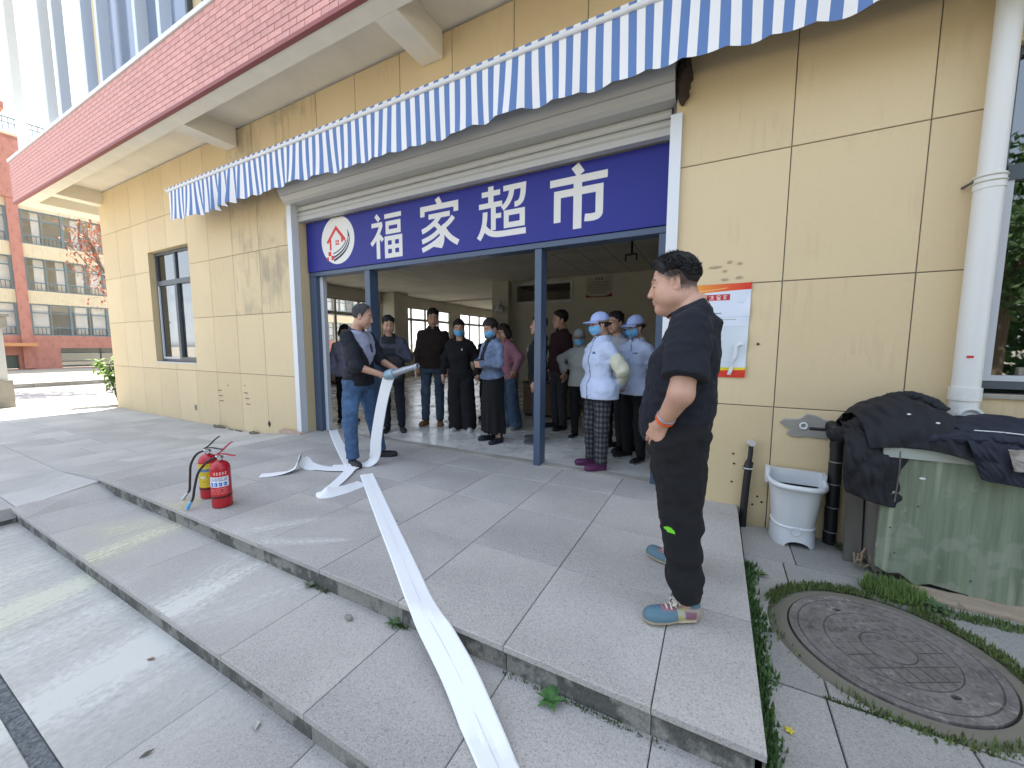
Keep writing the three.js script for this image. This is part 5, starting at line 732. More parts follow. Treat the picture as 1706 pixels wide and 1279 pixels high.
// ---------- weeds ----------
const blades = (n, at, L0, L1, W, c) => leafGeo(n, () => { const [x, y, z] = at(), a = rr(0, 6.283), l = rr(0.2, 1.1), g = rr(0.6, 1.4); return { p: [x, y, z], dir: [Math.cos(a) * l, 1, Math.sin(a) * l], up: [Math.cos(a), -0.2, Math.sin(a)], L: rr(L0, L1), W, c: c.map((v) => v * g), droop: 0.25 }; });
const weeds = (label, n, at, L0, L1, W, c) => { const o = mesh('weeds', blades(n, at, L0, L1, W, c), leafMat); tag(o, label, 'weeds'); o.userData.kind = 'stuff'; return o; };
weeds('strip of low green weeds growing along the right edge of the platform', 2600, () => { const z = -1.22 - Math.pow(rnd(), 0.9) * 1.62; return [0.205 + rnd() * rnd() * (0.075 + 0.03 * vn(z * 7, 1, 0)), -0.15, z]; }, 0.02, 0.055, 0.016, [0.085, 0.165, 0.04]);
weeds('ring of grass and moss growing round the manhole', 2400, () => { let a; do a = rr(0, 6.283); while ((vn(a * 1.6 + 4, 2.2, 0) < -0.1 && rnd() > 0.12) || (Math.sin(a) > 0.15 && rnd() > 0.3)); const r = rr(0.44, 0.50); return [MH[0] + Math.cos(a) * r, -0.15, MH[1] + Math.sin(a) * r]; }, 0.015, 0.045, 0.009, [0.13, 0.18, 0.045]);
weeds('tuft of bright grass between manhole and green cabinet', 1500, () => { const a = rr(0, 6.283), r = Math.sqrt(rnd()); return [0.95 + Math.cos(a) * r * 0.13, -0.145, -2.86 + Math.sin(a) * r * 0.09]; }, 0.04, 0.10, 0.007, [0.17, 0.26, 0.06]);
weeds('sparse weeds along the foot of the green cabinet', 500, () => [rr(1.02, 1.5), -0.145, rr(-2.82, -2.74)], 0.02, 0.05, 0.008, [0.12, 0.18, 0.05]);
weeds('grass in the joints of the yard slabs in front of the manhole', 260, () => [0.455 + rr(-0.01, 0.4), -0.15, -1.857 + rr(-0.008, 0.008)], 0.012, 0.03, 0.008, [0.08, 0.12, 0.03]);
weeds('moss and grass at the foot of the upper step riser', 620, () => { const x = pick([rr(-0.75, -0.25), rr(-1.40, -1.30), rr(-2.05, -1.9), rr(-0.6, -0.1)]); return [x, -0.15, -1.352 + rr(-0.006, 0.012)]; }, 0.012, 0.03, 0.008, [0.08, 0.13, 0.035]);
{
  const p = (label, x, y, z, n, L, c, parts = 'leaf') => { const t = thing('weed_plant', label, 'weed', [x, y, z]); const m = M(c, 0.7); for (let i = 0; i < n; i++) { const a = i * 2.4, l = L * rr(0.7, 1.1); mesh('leaf', leafGeo(1, () => ({ p: [0, 0.005, 0], dir: [Math.cos(a), rr(0.35, 1.1), Math.sin(a)], up: [0, 1, 0], L: l, W: l * 0.4, c: [1, 1, 1], droop: 0.25 })), m, t); } return t; };
  p('green leafy weed sprouting at the foot of the upper step near the front', -0.52, -0.14, -1.315, 16, 0.065, [0.06, 0.15, 0.035]);
  p('small grassy weed under the white hose at the step', -1.38, -0.14, -1.335, 10, 0.05, [0.07, 0.13, 0.04]);
  p('dry pale weed on the lower step below the extinguisher powder', -2.05, -0.14, -1.34, 12, 0.05, [0.2, 0.22, 0.14]);
  p('tiny weed on the yard slab beside the platform', 0.305, -0.14, -2.72, 9, 0.05, [0.07, 0.13, 0.03]);
  p('small dark weed at the wall foot beside the black drain pipe', 0.83, -0.14, -3.36, 10, 0.07, [0.05, 0.10, 0.03]);
  p('small weed in front of the green cabinet beside the grass tuft', 1.10, -0.14, -2.80, 10, 0.08, [0.07, 0.13, 0.05]);
  const fl = thing('yellow_flower', 'tiny yellow flower lying on the yard slab in front', 'flower', [0.30, -0.137, -1.62]); for (let i = 0; i < 5; i++) mesh('petal', (() => { const g = new THREE.SphereGeometry(1, 8, 6); g.scale(0.009, 0.004, 0.006); g.translate(0.008, 0.004, 0); g.rotateY(i * 1.257); return g; })(), M([0.55, 0.45, 0.04], 0.7), fl);
  const lf = (label, x, y, z, a, c, L = 0.05) => { const t = thing('fallen_leaf', label, 'leaf', [x, y, z], a); mesh('blade', leafGeo(1, () => ({ p: [0, 0, 0], dir: [1, 0.08, 0], up: [0, 1, 0], L, W: L * 0.45, c: [1, 1, 1], droop: -0.1 })), M(c, 0.8), t); };
  lf('small brown fallen leaf on the powdered sunken paving', -2.42, -0.274, -0.72, 0.4, [0.2, 0.12, 0.07]); lf('dark speck of leaf on the lower paving in front', -1.85, -0.276, -0.5, 1.2, [0.09, 0.08, 0.06]); lf('pale curled leaf lying by the lower step riser', -1.62, -0.275, -0.80, -0.6, [0.42, 0.42, 0.36], 0.07);
  const st = thing('stone_chip', 'small pale stone chip lying on the lower step', 'stone', [-1.62, -0.128, -1.26]); mesh('chip', surf((x, y, z) => ell(x, y, z, [0, 0, 0], [0.025, 0.012, 0.018]) + 0.006 * vn(x * 60, y * 60, z * 60), [-0.04, -0.03, -0.04], [0.04, 0.03, 0.04], 0.006), MT.cement, st);
  const rb = thing('brick_rubble', 'lump of pale broken brick at the wall foot left of the doorway', 'rubble', [-5.62, -0.03, -3.43]); for (const [x, s] of [[0, 0.1], [0.2, 0.07], [0.34, 0.05]]) mesh('brick_piece', surf((a, b, c) => Math.max(Math.abs(a - x) - s, Math.abs(b) - 0.04, Math.abs(c) - 0.04) - 0.01 + 0.02 * fbm(a * 20, b * 20, c * 20), [x - 0.16, -0.08, -0.08], [x + 0.16, 0.08, 0.08], 0.014), M([0.46, 0.33, 0.26], 0.95), rb);
  const dg = thing('wall_foot_debris', 'dark broken mortar and dirt along the wall foot left of the doorway', 'debris', [-6.9, -0.13, -3.44]); mesh('dirt', surf((x, y, z) => Math.max(Math.abs(x) - 0.8, len(y, z) - 0.018 - 0.02 * vn(x * 5, 0, 3)) + 0.028 * fbm(x * 22, y * 22, z * 22), [-0.9, -0.09, -0.09], [0.9, 0.1, 0.1], 0.012), M([0.15, 0.125, 0.09], 1), dg); dg.userData.kind = 'stuff';
}
// ---------- people ----------
const SKIN = [0.50, 0.285, 0.195], HAIRC = [0.006, 0.0055, 0.0055];
const ear = (x, y, z, s) => { // outer ear: flattened bowl
  const ex = (Math.abs(x) - 0.079) * 1.0, ey = y + 0.002, ez = z + 0.012; const a = ell(ex, ey, ez, [0, 0, 0], [0.011, 0.033, 0.019]), b = ell(ex - 0.008, ey - 0.003, ez - 0.002, [0, 0, 0], [0.008, 0.021, 0.010]); return smax(a, -b, 0.004);
};
function headField(o = {}) {
  const fat = o.fat ?? 0, jaw = o.jaw ?? 0;
  return (x, y, z) => {
    const ax = Math.abs(x);
    let d = ell(x, y, z, [0, 0.045, -0.014], [0.076 + fat * 0.004, 0.088, 0.097]);
    d = smin(d, ell(x, y, z, [0, -0.035, 0.032], [0.060 + fat * 0.012, 0.078, 0.060]), 0.035);
    d = smin(d, ell(ax, y, z, [0.036, -0.03, 0.045], [0.032 + fat * 0.008, 0.034, 0.036]), 0.025); // cheek
    d = smin(d, ell(ax, y, z, [0.048 + fat * 0.008, -0.058, 0.012], [0.026 + fat * 0.01, 0.04, 0.05]), 0.03); // jaw angle
    d = smin(d, ell(x, y, z, [0, -0.098 - jaw, 0.068], [0.026, 0.019, 0.020]), 0.025); // chin
    d = smin(d, cone(ax, y, z, [0.012, 0.034, 0.082], [0.040, 0.032, 0.066], 0.011, 0.010), 0.016); // brow
    d = smax(d, -ell(ax, y, z, [0.031, 0.012, 0.100], [0.019, 0.013, 0.020]), 0.012); // socket
    d = smin(d, ell(ax, y, z, [0.031, 0.010, 0.073], [0.0135, 0.0125, 0.0135]), 0.006);
    d = smin(d, cone(x, y, z, [0, 0.018, 0.084], [0, -0.026, 0.105], 0.009, 0.0125), 0.012); // nose
    d = smin(d, ell(ax, y, z, [0.0125, -0.030, 0.092], [0.0095, 0.008, 0.0115]), 0.008);
    d = smin(d, ell(ax, y, z, [0.012, -0.0565, 0.089], [0.017, 0.0065, 0.0095]), 0.007); // lips
    d = smin(d, ell(ax, y, z, [0.009, -0.069, 0.088], [0.015, 0.0065, 0.0095]), 0.007);
    d = smax(d, -ell(x, y, z, [0, -0.0625, 0.1005], [0.023, 0.0022, 0.009]), 0.004);
    d = smin(d, ear(x, y, z), 0.006);
    d = smin(d, cone(x, y, z, [0, -0.05, -0.025], [0, -0.15, -0.045], 0.052 + fat * 0.014, 0.058 + fat * 0.016), 0.03);
    if (fat) { d = smin(d, ell(x, y, z, [0, -0.100, 0.030], [0.052, 0.03, 0.045]), 0.03); d = smin(d, ell(x, y, z, [0, -0.065, -0.055], [0.058, 0.06, 0.045]), 0.03); d = smin(d, ell(x, y, z, [0, -0.115, -0.05], [0.066, 0.05, 0.055]), 0.03); }
    return d;
  };
}
// skin colours of the head: lips, brows, closed or open eyes, stubble where the hair is cut short
const headCol = (o = {}) => (x, y, z) => {
  let c = [...SKIN]; const ax = Math.abs(x), n = vn(x * 60, y * 60, z * 60); c = c.map((v) => v * (1 + 0.05 * n));
  const b = (t, k) => { c = c.map((v, i) => mix(v, t[i], k)); };
  if (z > 0.05) {
    b([0.36, 0.13, 0.11], 0.7 * sst(0.016, 0.010, Math.abs(y + 0.063)) * sst(0.026, 0.018, ax) * sst(0.08, 0.086, z));
    b([0.42, 0.16, 0.12], 0.35 * sst(0.022, 0.010, len(ax - 0.036, y + 0.028)));
    b([0.03, 0.022, 0.02], 0.85 * sst(0.0055, 0.0028, Math.abs(y - 0.034 - 0.006 * Math.sin((ax - 0.012) / 0.036 * 3.1) )) * sst(0.006, 0.014, ax) * sst(0.054, 0.046, ax));
    const ey = y - (o.closed ? 0.004 : 0.0095), ed = o.closed ? 0.0022 : 0.0042; b([0.02, 0.014, 0.012], 0.92 * sst(ed + 0.0012, ed, Math.abs(ey)) * sst(0.0165, 0.0125, Math.abs(ax - 0.031)));
  }
  if (o.fade && z < 0.062) { // clipped stubble under the longer hair
    const lo = z > 0.02 ? 0.012 + (z - 0.02) * 0.8 : z > -0.03 ? 0.006 : -0.05, hi = z > 0.02 ? 0.05 + (z - 0.02) * 0.8 : z > -0.03 ? 0.046 : 0.0;
    b([0.016, 0.014, 0.013], o.fade * sst(lo, hi, y + 0.008 * vn(x * 150, y * 150, z * 150)) * (ax > 0.086 ? 0.15 : 1)); }
  if (o.beard && z > 0.02 && y < -0.04) b([0.16, 0.10, 0.08], o.beard * sst(-0.04, -0.065, y));
  return c;
};
const HEADS = {}; const headG = (k, o, h) => HEADS[k] ??= surf(headField(o), [-0.11, -0.17, -0.13], [0.11, 0.15, 0.13], h ?? 0.0048, headCol(o));
// hair: shell round the skull limited by a hairline
function hairField(style, o = {}) {
  const h0 = hairField0(style, o); return o.cap ? (x, y, z) => smax(h0(x, y, z), y - 0.03 - 0.1 * z, 0.01) : h0;
}
function hairField0(style, o = {}) {
  const H = headField(o);
  return (x, y, z) => {
    const ax = Math.abs(x), nz = vn(x * 90, y * 40, z * 60), sk = ell(x, y, z, [0, 0.045, -0.014], [0.076, 0.088, 0.097]);
    if (style === 'spiky') {
      const top = sst(0.05, 0.13, y), t = 0.004 + 0.014 * top + 0.012 * sst(0.02, 0.09, z) * top, sp = Math.abs(vn(x * 80 + y * 14, y * 30, z * 74 - y * 22)) * 0.009 * top + 0.003 * nz * top;
      const hl = z > 0.03 ? mix(0.036, 0.082, sst(0.03, 0.075, z)) : z > -0.02 ? 0.048 : mix(-0.005, 0.048, sst(-0.07, -0.02, z));
      return smax(sk - (t + 0.003) * sst(-0.012, 0.04, y - hl) + sp, hl - y + 0.006 * nz, 0.006);
    }
    const hl = z > 0.025 ? mix(0.045, 0.080, sst(0.025, 0.07, z)) : z > 0.0 ? 0.0 : -0.055;
    if (style === 'short') return smax(sk - (0.010 + 0.012 * sst(0.04, 0.13, y)) * sst(-0.01, 0.03, y - hl) + 0.004 * nz + 0.007 * vn(x * 34, y * 30, z * 34), hl - 0.01 * sst(0.03, 0.05, ax) + 0.016 * vn(x * 38, 2, 5) - y + 0.004 * nz, 0.006);
    if (style === 'thin') return smax(sk - 0.007 - 0.004 * sst(0.04, 0.13, y) + 0.004 * nz, (z > 0.02 ? mix(0.03, 0.125, sst(0.02, 0.055, z)) : hl) - y + 0.004 * nz, 0.008);
    let d = smax(sk - 0.014 + 0.004 * nz, (z > 0.03 ? 0.076 - 0.5 * Math.max(0, ax - 0.03) : -0.03) - y, 0.01);
    if (style === 'tied') { d = smin(d, ell(x, y, z, [0, 0.02, -0.118], [0.032, 0.034, 0.028]), 0.02); return d; }
    if (style === 'long') { d = smin(d, smax(ell(x, y, z, [0, -0.08, -0.055], [0.092, 0.15, 0.062]) + 0.006 * nz, -0.02 - 0 + (z - 0.02), 0.02), 0.03); d = smax(d, -smax(H(x, y, z) - 0.002, 0.01 - z, 0.01), 0.004); return d; }
    if (style === 'bob') { const w = 0.012 * vn(x * 26, y * 30, z * 26); d = smin(d, smax(ell(x, y, z, [0, -0.03, -0.03], [0.105, 0.115, 0.085]) + w, z - 0.045, 0.02), 0.03); d = smax(d, -(ell(x, y, z, [0, -0.03, 0.085], [0.058, 0.1, 0.06])), 0.01); return d; }
    return d;
  };
}
const HAIRS = {}; const hairG = (k, o, h) => HAIRS[k + (o?.fat ?? '') + (o?.cap ?? '')] ??= surf(hairField(k, o), [-0.14, -0.26, -0.17], [0.14, 0.2, 0.15], h ?? 0.0052, (x, y, z) => { const g = 0.7 + 0.6 * Math.abs(vn(x * 120, y * 30, z * 90)); return [g, g, g]; });
const maskG = () => HEADS.mask ??= surf((x, y, z) => { const H = headField(), d = H(x, y, z), sm = Math.min(d, ell(x, y, z, [0, -0.045, 0.05], [0.056, 0.055, 0.062])); const f = 0.0035 * Math.abs(Math.sin((y + 0.05) * 190)) * sst(0.06, 0.03, Math.abs(x)); return smax(smax(sm - 0.006 - f * 0.5, -(sm - 0.001), 0.002), smax(smax(y + 0.006, -0.103 - y, 0.004), 0.018 + 0.0 - z, 0.004), 0.004); }, [-0.09, -0.13, 0.0], [0.09, 0.02, 0.14], 0.0042);
const capG = () => HEADS.cap ??= [surf((x, y, z) => { const sk = ell(x, y, z, [0, 0.048, -0.014], [0.084, 0.094, 0.104]) - 0.006 + 0.002 * Math.abs(Math.sin(Math.atan2(x, z + 0.014) * 3)); return smax(sk, 0.038 - 0.10 * (z + 0.02) * (z < 0 ? 0.9 : -0.25) - y, 0.006); }, [-0.12, 0.0, -0.14], [0.12, 0.17, 0.12], 0.0055),
  (() => { const P = [], I = [], nr = 8, na = 20; for (const t of [0.002, -0.002]) for (let i = 0; i <= na; i++) for (let j = 0; j <= nr; j++) { const a = mix(-1.15, 1.15, i / na), r = j / nr, inr = 0.084, ex = 0.10 * Math.pow(Math.cos(a * 1.25), 0.6) * r; P.push(Math.sin(a) * (inr + ex * 0.35), 0.050 + t - 0.026 * Math.pow(Math.abs(Math.sin(a)), 2) - 0.012 * r, -0.014 + Math.cos(a) * 0.098 + ex); } const s = (na + 1) * (nr + 1); for (let i = 0; i < na; i++) for (let j = 0; j < nr; j++) { const a = i * (nr + 1) + j, b = a + nr + 1; I.push(a, a + 1, b, b, a + 1, b + 1, s + a, s + b, s + a + 1, s + b, s + b + 1, s + a + 1); } for (let i = 0; i < na; i++) { const a = i * (nr + 1) + nr, b = a + nr + 1; I.push(a, s + a, b, b, s + a, s + b); } const g = new THREE.BufferGeometry(); g.setAttribute('position', new THREE.Float32BufferAttribute(P, 3)); g.setIndex(I); g.computeVertexNormals(); return g; })()];
// hand in its own frame: wrist at the origin, fingers along -y, palm towards +z, thumb on +x
const HANDS = {};
function handG(curl, side, h) {
  return HANDS[curl + '|' + side + '|' + h] ??= (() => {
    const F = [[0.031, 0.070, 0.0085], [0.0105, 0.078, 0.0088], [-0.0105, 0.073, 0.0085], [-0.030, 0.057, 0.0075]], bones = [];
    F.forEach(([x, L, r], i) => { let p = [x * 0.92, -0.083 + 0.006 * Math.abs(i - 1), 0], a = curl * (0.35 + 0.08 * i), sp = x * 0.9; for (const [k, q, r0, r1] of [[0.46, 0.9, 1.05, 0.98], [0.30, 1.1, 0.98, 0.92], [0.24, 0.7, 0.92, 0.75]]) { const e = [p[0] + sp * L * k * 0.6, p[1] - Math.cos(a) * L * k, p[2] + Math.sin(a) * L * k]; bones.push([p, e, r * r0, r * r1]); p = e; a += curl * q * 0.75; } });
    const t0 = [0.024, -0.022, 0.008], t1 = [0.047, -0.052, 0.018 + 0.012 * curl], t2 = [0.050 - 0.01 * curl, -0.083, 0.024 + 0.022 * curl];
    const f = (x, y, z) => { let d = Math.max(0, Math.abs(x) - 0.030 + 0.010 * sst(-0.05, 0, y)), e = Math.max(0, Math.abs(y + 0.048) - 0.036), g = Math.max(0, Math.abs(z) - 0.004); d = len(d, e, g) - 0.011; d = smin(d, cone(x, y, z * 0.9, [0, 0.035, 0], [0, -0.01, 0], 0.027, 0.024), 0.02); d = smin(d, cone(x, y, z, t0, t1, 0.014, 0.011), 0.014); d = smin(d, cone(x, y, z, t1, t2, 0.011, 0.008), 0.006); let m = 9; for (const b of bones) m = Math.min(m, cone(x, y, z, b[0], b[1], b[2], b[3])); return smin(d, m, 0.006); };
    const s = side; return surf((x, y, z) => f(x * s, y, z), [-0.075, -0.19, -0.05], [0.075, 0.05, 0.11], h, (x, y, z) => SKIN.map((v) => v * (0.98 + 0.06 * vn(x * 70, y * 70, z * 70) - 0.06 * sst(-0.08, -0.17, y) * (0))));
  })();
}
const profAt = (pr, y) => { if (y <= pr[0][0]) return pr[0]; for (let i = 0; i < pr.length - 1; i++) if (y <= pr[i + 1][0]) { const t = sst(0, 1, (y - pr[i][0]) / (pr[i + 1][0] - pr[i][0])); return pr[i].map((v, k) => mix(v, pr[i + 1][k], t)); } return pr[pr.length - 1]; };
const torsoD = (pr, x, y, z, off) => { const q = profAt(pr, y), a = q[1] + off, b = q[2] + off, X = Math.abs(x - (q[4] ?? 0)) / a, Z = Math.abs(z - q[3]) / b, k = Math.pow(Math.pow(X, 2.3) + Math.pow(Z, 2.3), 1 / 2.3); const d = (k - 1) * Math.min(a, b); return smax(d, Math.max(y - pr[pr.length - 1][0] - off, pr[0][0] - y), 0.02); };
const MALE = [[0.78, 0.165, 0.11, -0.01], [0.92, 0.17, 0.12, -0.01], [1.05, 0.155, 0.112, 0.01], [1.2, 0.17, 0.118, 0.015], [1.32, 0.178, 0.11, 0.0], [1.39, 0.142, 0.088, -0.015], [1.44, 0.085, 0.07, -0.025], [1.47, 0.065, 0.06, -0.03]];
const FEM = [[0.76, 0.165, 0.115, -0.015], [0.90, 0.172, 0.122, -0.015], [1.04, 0.135, 0.098, 0.0], [1.2, 0.152, 0.112, 0.02], [1.32, 0.165, 0.098, 0.0], [1.39, 0.145, 0.078, -0.015], [1.435, 0.085, 0.06, -0.025], [1.46, 0.055, 0.052, -0.03]];
function person(s) {
  const k = (s.H ?? 1.7) / 1.72, P = (a) => a.map((v) => v * k), g = thing('person', s.label, 'person', s.pos, s.yaw * Math.PI / 180), hi = s.hi, w = (s.w ?? 1) * k;
  const pr = (s.prof ?? (s.fem ? FEM : MALE)).map((q) => s.prof ? q : [q[0] * k, q[1] * w, q[2] * w, q[3] * k]);
  const A = { L: { sh: P([0.176 * (s.w ?? 1) * (s.fem ? 0.88 : 1), 1.355, -0.015]), el: P([0.225, 1.10, -0.03]), wr: P([0.225, 0.86, 0.035]), dir: [0, -1, 0.1], palm: [-1, 0, 0], curl: 0.5 }, R: { sh: P([-0.176 * (s.w ?? 1) * (s.fem ? 0.88 : 1), 1.355, -0.015]), el: P([-0.225, 1.10, -0.03]), wr: P([-0.225, 0.86, 0.035]), dir: [0, -1, 0.1], palm: [1, 0, 0], curl: 0.5 }, };
  const G = { L: { hip: P([0.092, 0.90, -0.01]), kn: P([0.105, 0.49, 0.0]), an: P([0.11, 0.085, -0.03]), toe: 12 }, R: { hip: P([-0.092, 0.90, -0.01]), kn: P([-0.105, 0.49, 0.0]), an: P([-0.11, 0.085, -0.03]), toe: -12 } };
  for (const q of ['L', 'R']) { Object.assign(A[q], s.arms?.[q] ?? {}); Object.assign(G[q], s.legs?.[q] ?? {}); }
  const hd = { c: P([0, 1.60, 0.012]), pitch: 8, yaw: 0, roll: 0, sc: k, ...s.head }, top = s.top, bot = s.bot, ar = s.armR ?? 1;
  // head frame
  const hm = new THREE.Matrix4().compose(V3(hd.c), new THREE.Quaternion().setFromEuler(new THREE.Euler(hd.pitch * Math.PI / 180, hd.yaw * Math.PI / 180, hd.roll * Math.PI / 180, 'YXZ')), new THREE.Vector3(1, 1, 1).multiplyScalar(hd.sc));
  const ho = s.headO ?? {}, key = (hi ? 'hi' : 'lo') + JSON.stringify(ho); const head = headG(key, ho, hi ? 0.0031 : undefined).clone().applyMatrix4(hm);
  // body: torso, neck, arms, legs under the clothes in one surface, then head and hands
  const nk = [hd.c, [pr[pr.length - 1][4] ?? 0, pr[pr.length - 1][0] - 0.03 * k, pr[pr.length - 1][3]]], nb = new THREE.Vector3(0, -0.07, -0.03).applyMatrix4(hm).toArray();
  const arm = (q, x, y, z, o, r) => Math.min(cone(x, y, z, q.sh, q.el, r[0] * k * ar + o, r[1] * k * ar + o), cone(x, y, z, q.el, q.wr, r[1] * k * ar * 0.98 + o, r[2] * k * ar + o));
  const skinR = [0.050, 0.041, 0.027];
  const legD = (q, x, y, z, r0, r1, r2) => smin(cone(x, y, z, q.hip, q.kn, r0, r1), cone(x, y, z, q.kn, q.an, r1, r2), 0.03);
  const body = (x, y, z) => { let d = Math.max(torsoD(pr, x, y, z, -0.026), 0.86 * k - y); d = smin(d, cone(x, y, z, nb, nk[1], (0.050 + (ho.fat ?? 0) * 0.017) * k, (0.060 + (ho.fat ?? 0) * 0.025) * k), 0.03); for (const q of [A.L, A.R]) d = smin(d, smin(cone(x, y, z, q.sh, q.el, skinR[0] * k * ar, skinR[1] * k * ar), cone(x, y, z, q.el, q.wr, skinR[1] * 1.02 * k * ar, skinR[2] * k * ar), 0.02), 0.02); for (const q of [G.L, G.R]) d = smin(d, legD(q, x, y, z, 0.07 * k, 0.045 * k, 0.034 * k), 0.02); return d; };
  const all = [A.L.sh, A.L.el, A.L.wr, A.R.sh, A.R.el, A.R.wr, G.L.kn, G.R.kn, G.L.an, G.R.an, [0, 0.8 * k, 0]], lim = (o, y0, y1) => { let mn = [9, y0, 9], mx = [-9, y1, -9]; for (const p of all) for (const i of [0, 2]) { mn[i] = Math.min(mn[i], p[i] - o); mx[i] = Math.max(mx[i], p[i] + o); } for (const q of pr) { mn[0] = Math.min(mn[0], -q[1] - 0.06); mx[0] = Math.max(mx[0], q[1] + 0.06); mn[2] = Math.min(mn[2], q[3] - q[2] - 0.06); mx[2] = Math.max(mx[2], q[3] + q[2] + 0.06); } return [mn, mx]; };
  const gs = [head]; { const [a, b] = lim(0.09, 0.05 * k, hd.c[1] - 0.04); gs.push(surf(body, a, b, s.bare ? 0.011 : 0.022, (x, y, z) => SKIN.map((v) => v * (1 + 0.05 * vn(x * 40, y * 40, z * 40))))); }
  for (const [side, q] of [[1, A.L], [-1, A.R]]) { if (q.hide) continue; const dir = nrm(q.dir), D = V3(dir).negate(), Pm = V3(q.palm); Pm.addScaledVector(D, -Pm.dot(D)).normalize(); const X = new THREE.Vector3().crossVectors(D, Pm), m = new THREE.Matrix4().makeBasis(X, D, Pm).scale(new THREE.Vector3(1, 1, 1).multiplyScalar(k * (q.hs ?? 1))).setPosition(...q.wr); gs.push(handG(q.curl, side, hi ? 0.003 : 0.0055).clone().applyMatrix4(m)); }
  mesh('body', merge(gs), s.skin ?? MT.skin, g);
  const wr = (x, y, z, a, f = 1) => a * (fbm(x * 9 * f, y * 16 * f, z * 9 * f, 2) + 0.5 * Math.abs(vn(x * 22 * f + y * 10, y * 22 * f - x * 9, z * 20 * f)));
  const put = (name, f, y0, y1, h, c, rough = 0.97, o = 0.17) => { const [a, b] = lim(o, y0, y1), fn = typeof c === 'function'; return mesh(name, surf(f, a, b, h, fn ? c : null), fn ? MT.vc : M(c, rough), g); };
  // lower body
  if (bot) {
    const wy = (bot.waist ?? 0.99) * k, c0 = (bot.cuff ?? 0.07) * k, r = bot.r ?? [0.098, 0.072, 0.060], cell = hi ? 0.0095 : 0.0135;
    if (bot.skirt) put('skirt', (x, y, z) => Math.max(torsoD([[bot.skirt * k, 0.20 * k, 0.14 * k, -0.01], [0.55 * k, 0.18 * k, 0.14 * k, -0.005], [0.9 * k, 0.178 * k, 0.13 * k, -0.015], [1.06 * k, 0.145 * k, 0.105 * k, 0]], x, y, z, 0.004) + 0.012 * Math.sin(Math.atan2(x, z) * 9) * sst(0.7, 0.2, y) + wr(x, y, z, 0.005), y - wy), bot.skirt * k - 0.01, wy + 0.03, cell, bot.c);
    else put('trousers', (x, y, z) => { let d = Math.min(legD(G.L, x, y, z, r[0] * k, r[1] * k, r[2] * k), 9); d = smin(d, legD(G.R, x, y, z, r[0] * k, r[1] * k, r[2] * k), 0.018); d = smin(d, Math.max(torsoD(pr, x, y, z, bot.off ?? 0.004), (bot.crotch ?? 0.80) * k - y), 0.03); d += wr(x, y, z, bot.wr ?? 0.014); if (bot.jog) for (const q of [G.L, G.R]) { const u = y - q.an[1]; d -= 0.004 * sst(0.03, 0.07, u) * sst(0.2, 0.1, u) - 0.012 * sst(0.028, 0.0, u); } return Math.max(d, y - wy - (bot.tilt ?? 0) * z, c0 - y); }, c0 - 0.02, wy + 0.06, cell, bot.col ?? bot.c);
  }
  // shoes
  for (const q of [G.L, G.R]) { if (!s.shoe) break; const a = q.toe * Math.PI / 180, m = new THREE.Matrix4().makeRotationY(a).setPosition(q.an[0], q.an[1] - 0.085 * k, q.an[2]).scale(new THREE.Vector3(k, k, k)); const sc = s.shoe, hl = sc.heel ?? 0;
    const f = (x, y, z) => { let d = smin(cone(x, y * 1.05, z, [0, 0.038, -0.035], [0.006, 0.030, 0.165], 0.036, 0.036), ell(x, y, z, [0.004, 0.03, 0.12], [0.046, 0.03, 0.075]), 0.03); d = smin(d, cone(x, y, z, [0, 0.06, -0.02], [0, sc.high ?? 0.095, -0.022], 0.036, 0.038), 0.03); d = smax(d, (sc.sole ? 0 : 0.0) - y, 0.004); if (sc.lace) d -= 0.003 * Math.abs(Math.sin(z * 150)) * sst(0.03, 0.015, Math.abs(x)) * sst(0.05, 0.06, y); return Math.min(d, Math.max(len(Math.max(0, Math.abs(x) - 0.03), Math.max(0, Math.abs(z - 0.055) - 0.085)) - 0.018, y - 0.022, -y) + (sc.sole ? 0 : 0.01)); };
    const ge = surf(f, [-0.075, -0.012, -0.11], [0.075, 0.14, 0.25], hi ? 0.0045 : 0.0075, (x, y, z) => sc.col ? sc.col(x, y, z) : sc.sole && y < 0.022 ? sc.sole : sc.c); ge.applyMatrix4(m); const sh = mesh('shoe', ge, M(null, 0.6, { vertexColors: true }), g); if (sc.extra) sc.extra(sh, m); }
  // upper body
  if (top) {
    const hem = (top.hem ?? 0.86) * k, o = top.off ?? 0.014, sr = top.r ?? [0.066, 0.058, 0.045], cell = hi ? 0.0085 : 0.0125, tilt = top.tilt ?? 0;
    const sleeve = (q, x, y, z) => { const t = q.len ?? top.len ?? 'long'; if (t === 'none') return 9; const sa = [q.sh[0] * 0.94, q.sh[1], q.sh[2]]; if (t === 'short') { const e = lerp3(q.sh, q.el, top.sl ?? 0.72); return Math.max(cone(x, y, z, sa, e, sr[0] * k, sr[1] * k), cut(x, y, z, e, nrm(sub(q.el, q.sh)))); } if (t === 'elbow') { const e = lerp3(q.el, q.wr, q.pull ?? 0.25); return smin(cone(x, y, z, sa, q.el, sr[0] * k, sr[1] * k), Math.max(cone(x, y, z, q.el, e, sr[1] * k, sr[1] * 0.92 * k), cut(x, y, z, e, nrm(sub(q.wr, q.el)))), 0.03); } return smin(cone(x, y, z, sa, q.el, sr[0] * k, sr[1] * k), Math.max(cone(x, y, z, q.el, q.wr, sr[1] * k, sr[2] * k), cut(x, y, z, q.wr, nrm(sub(q.wr, q.el)))), 0.035); };
    const yt = pr[pr.length - 1][0];
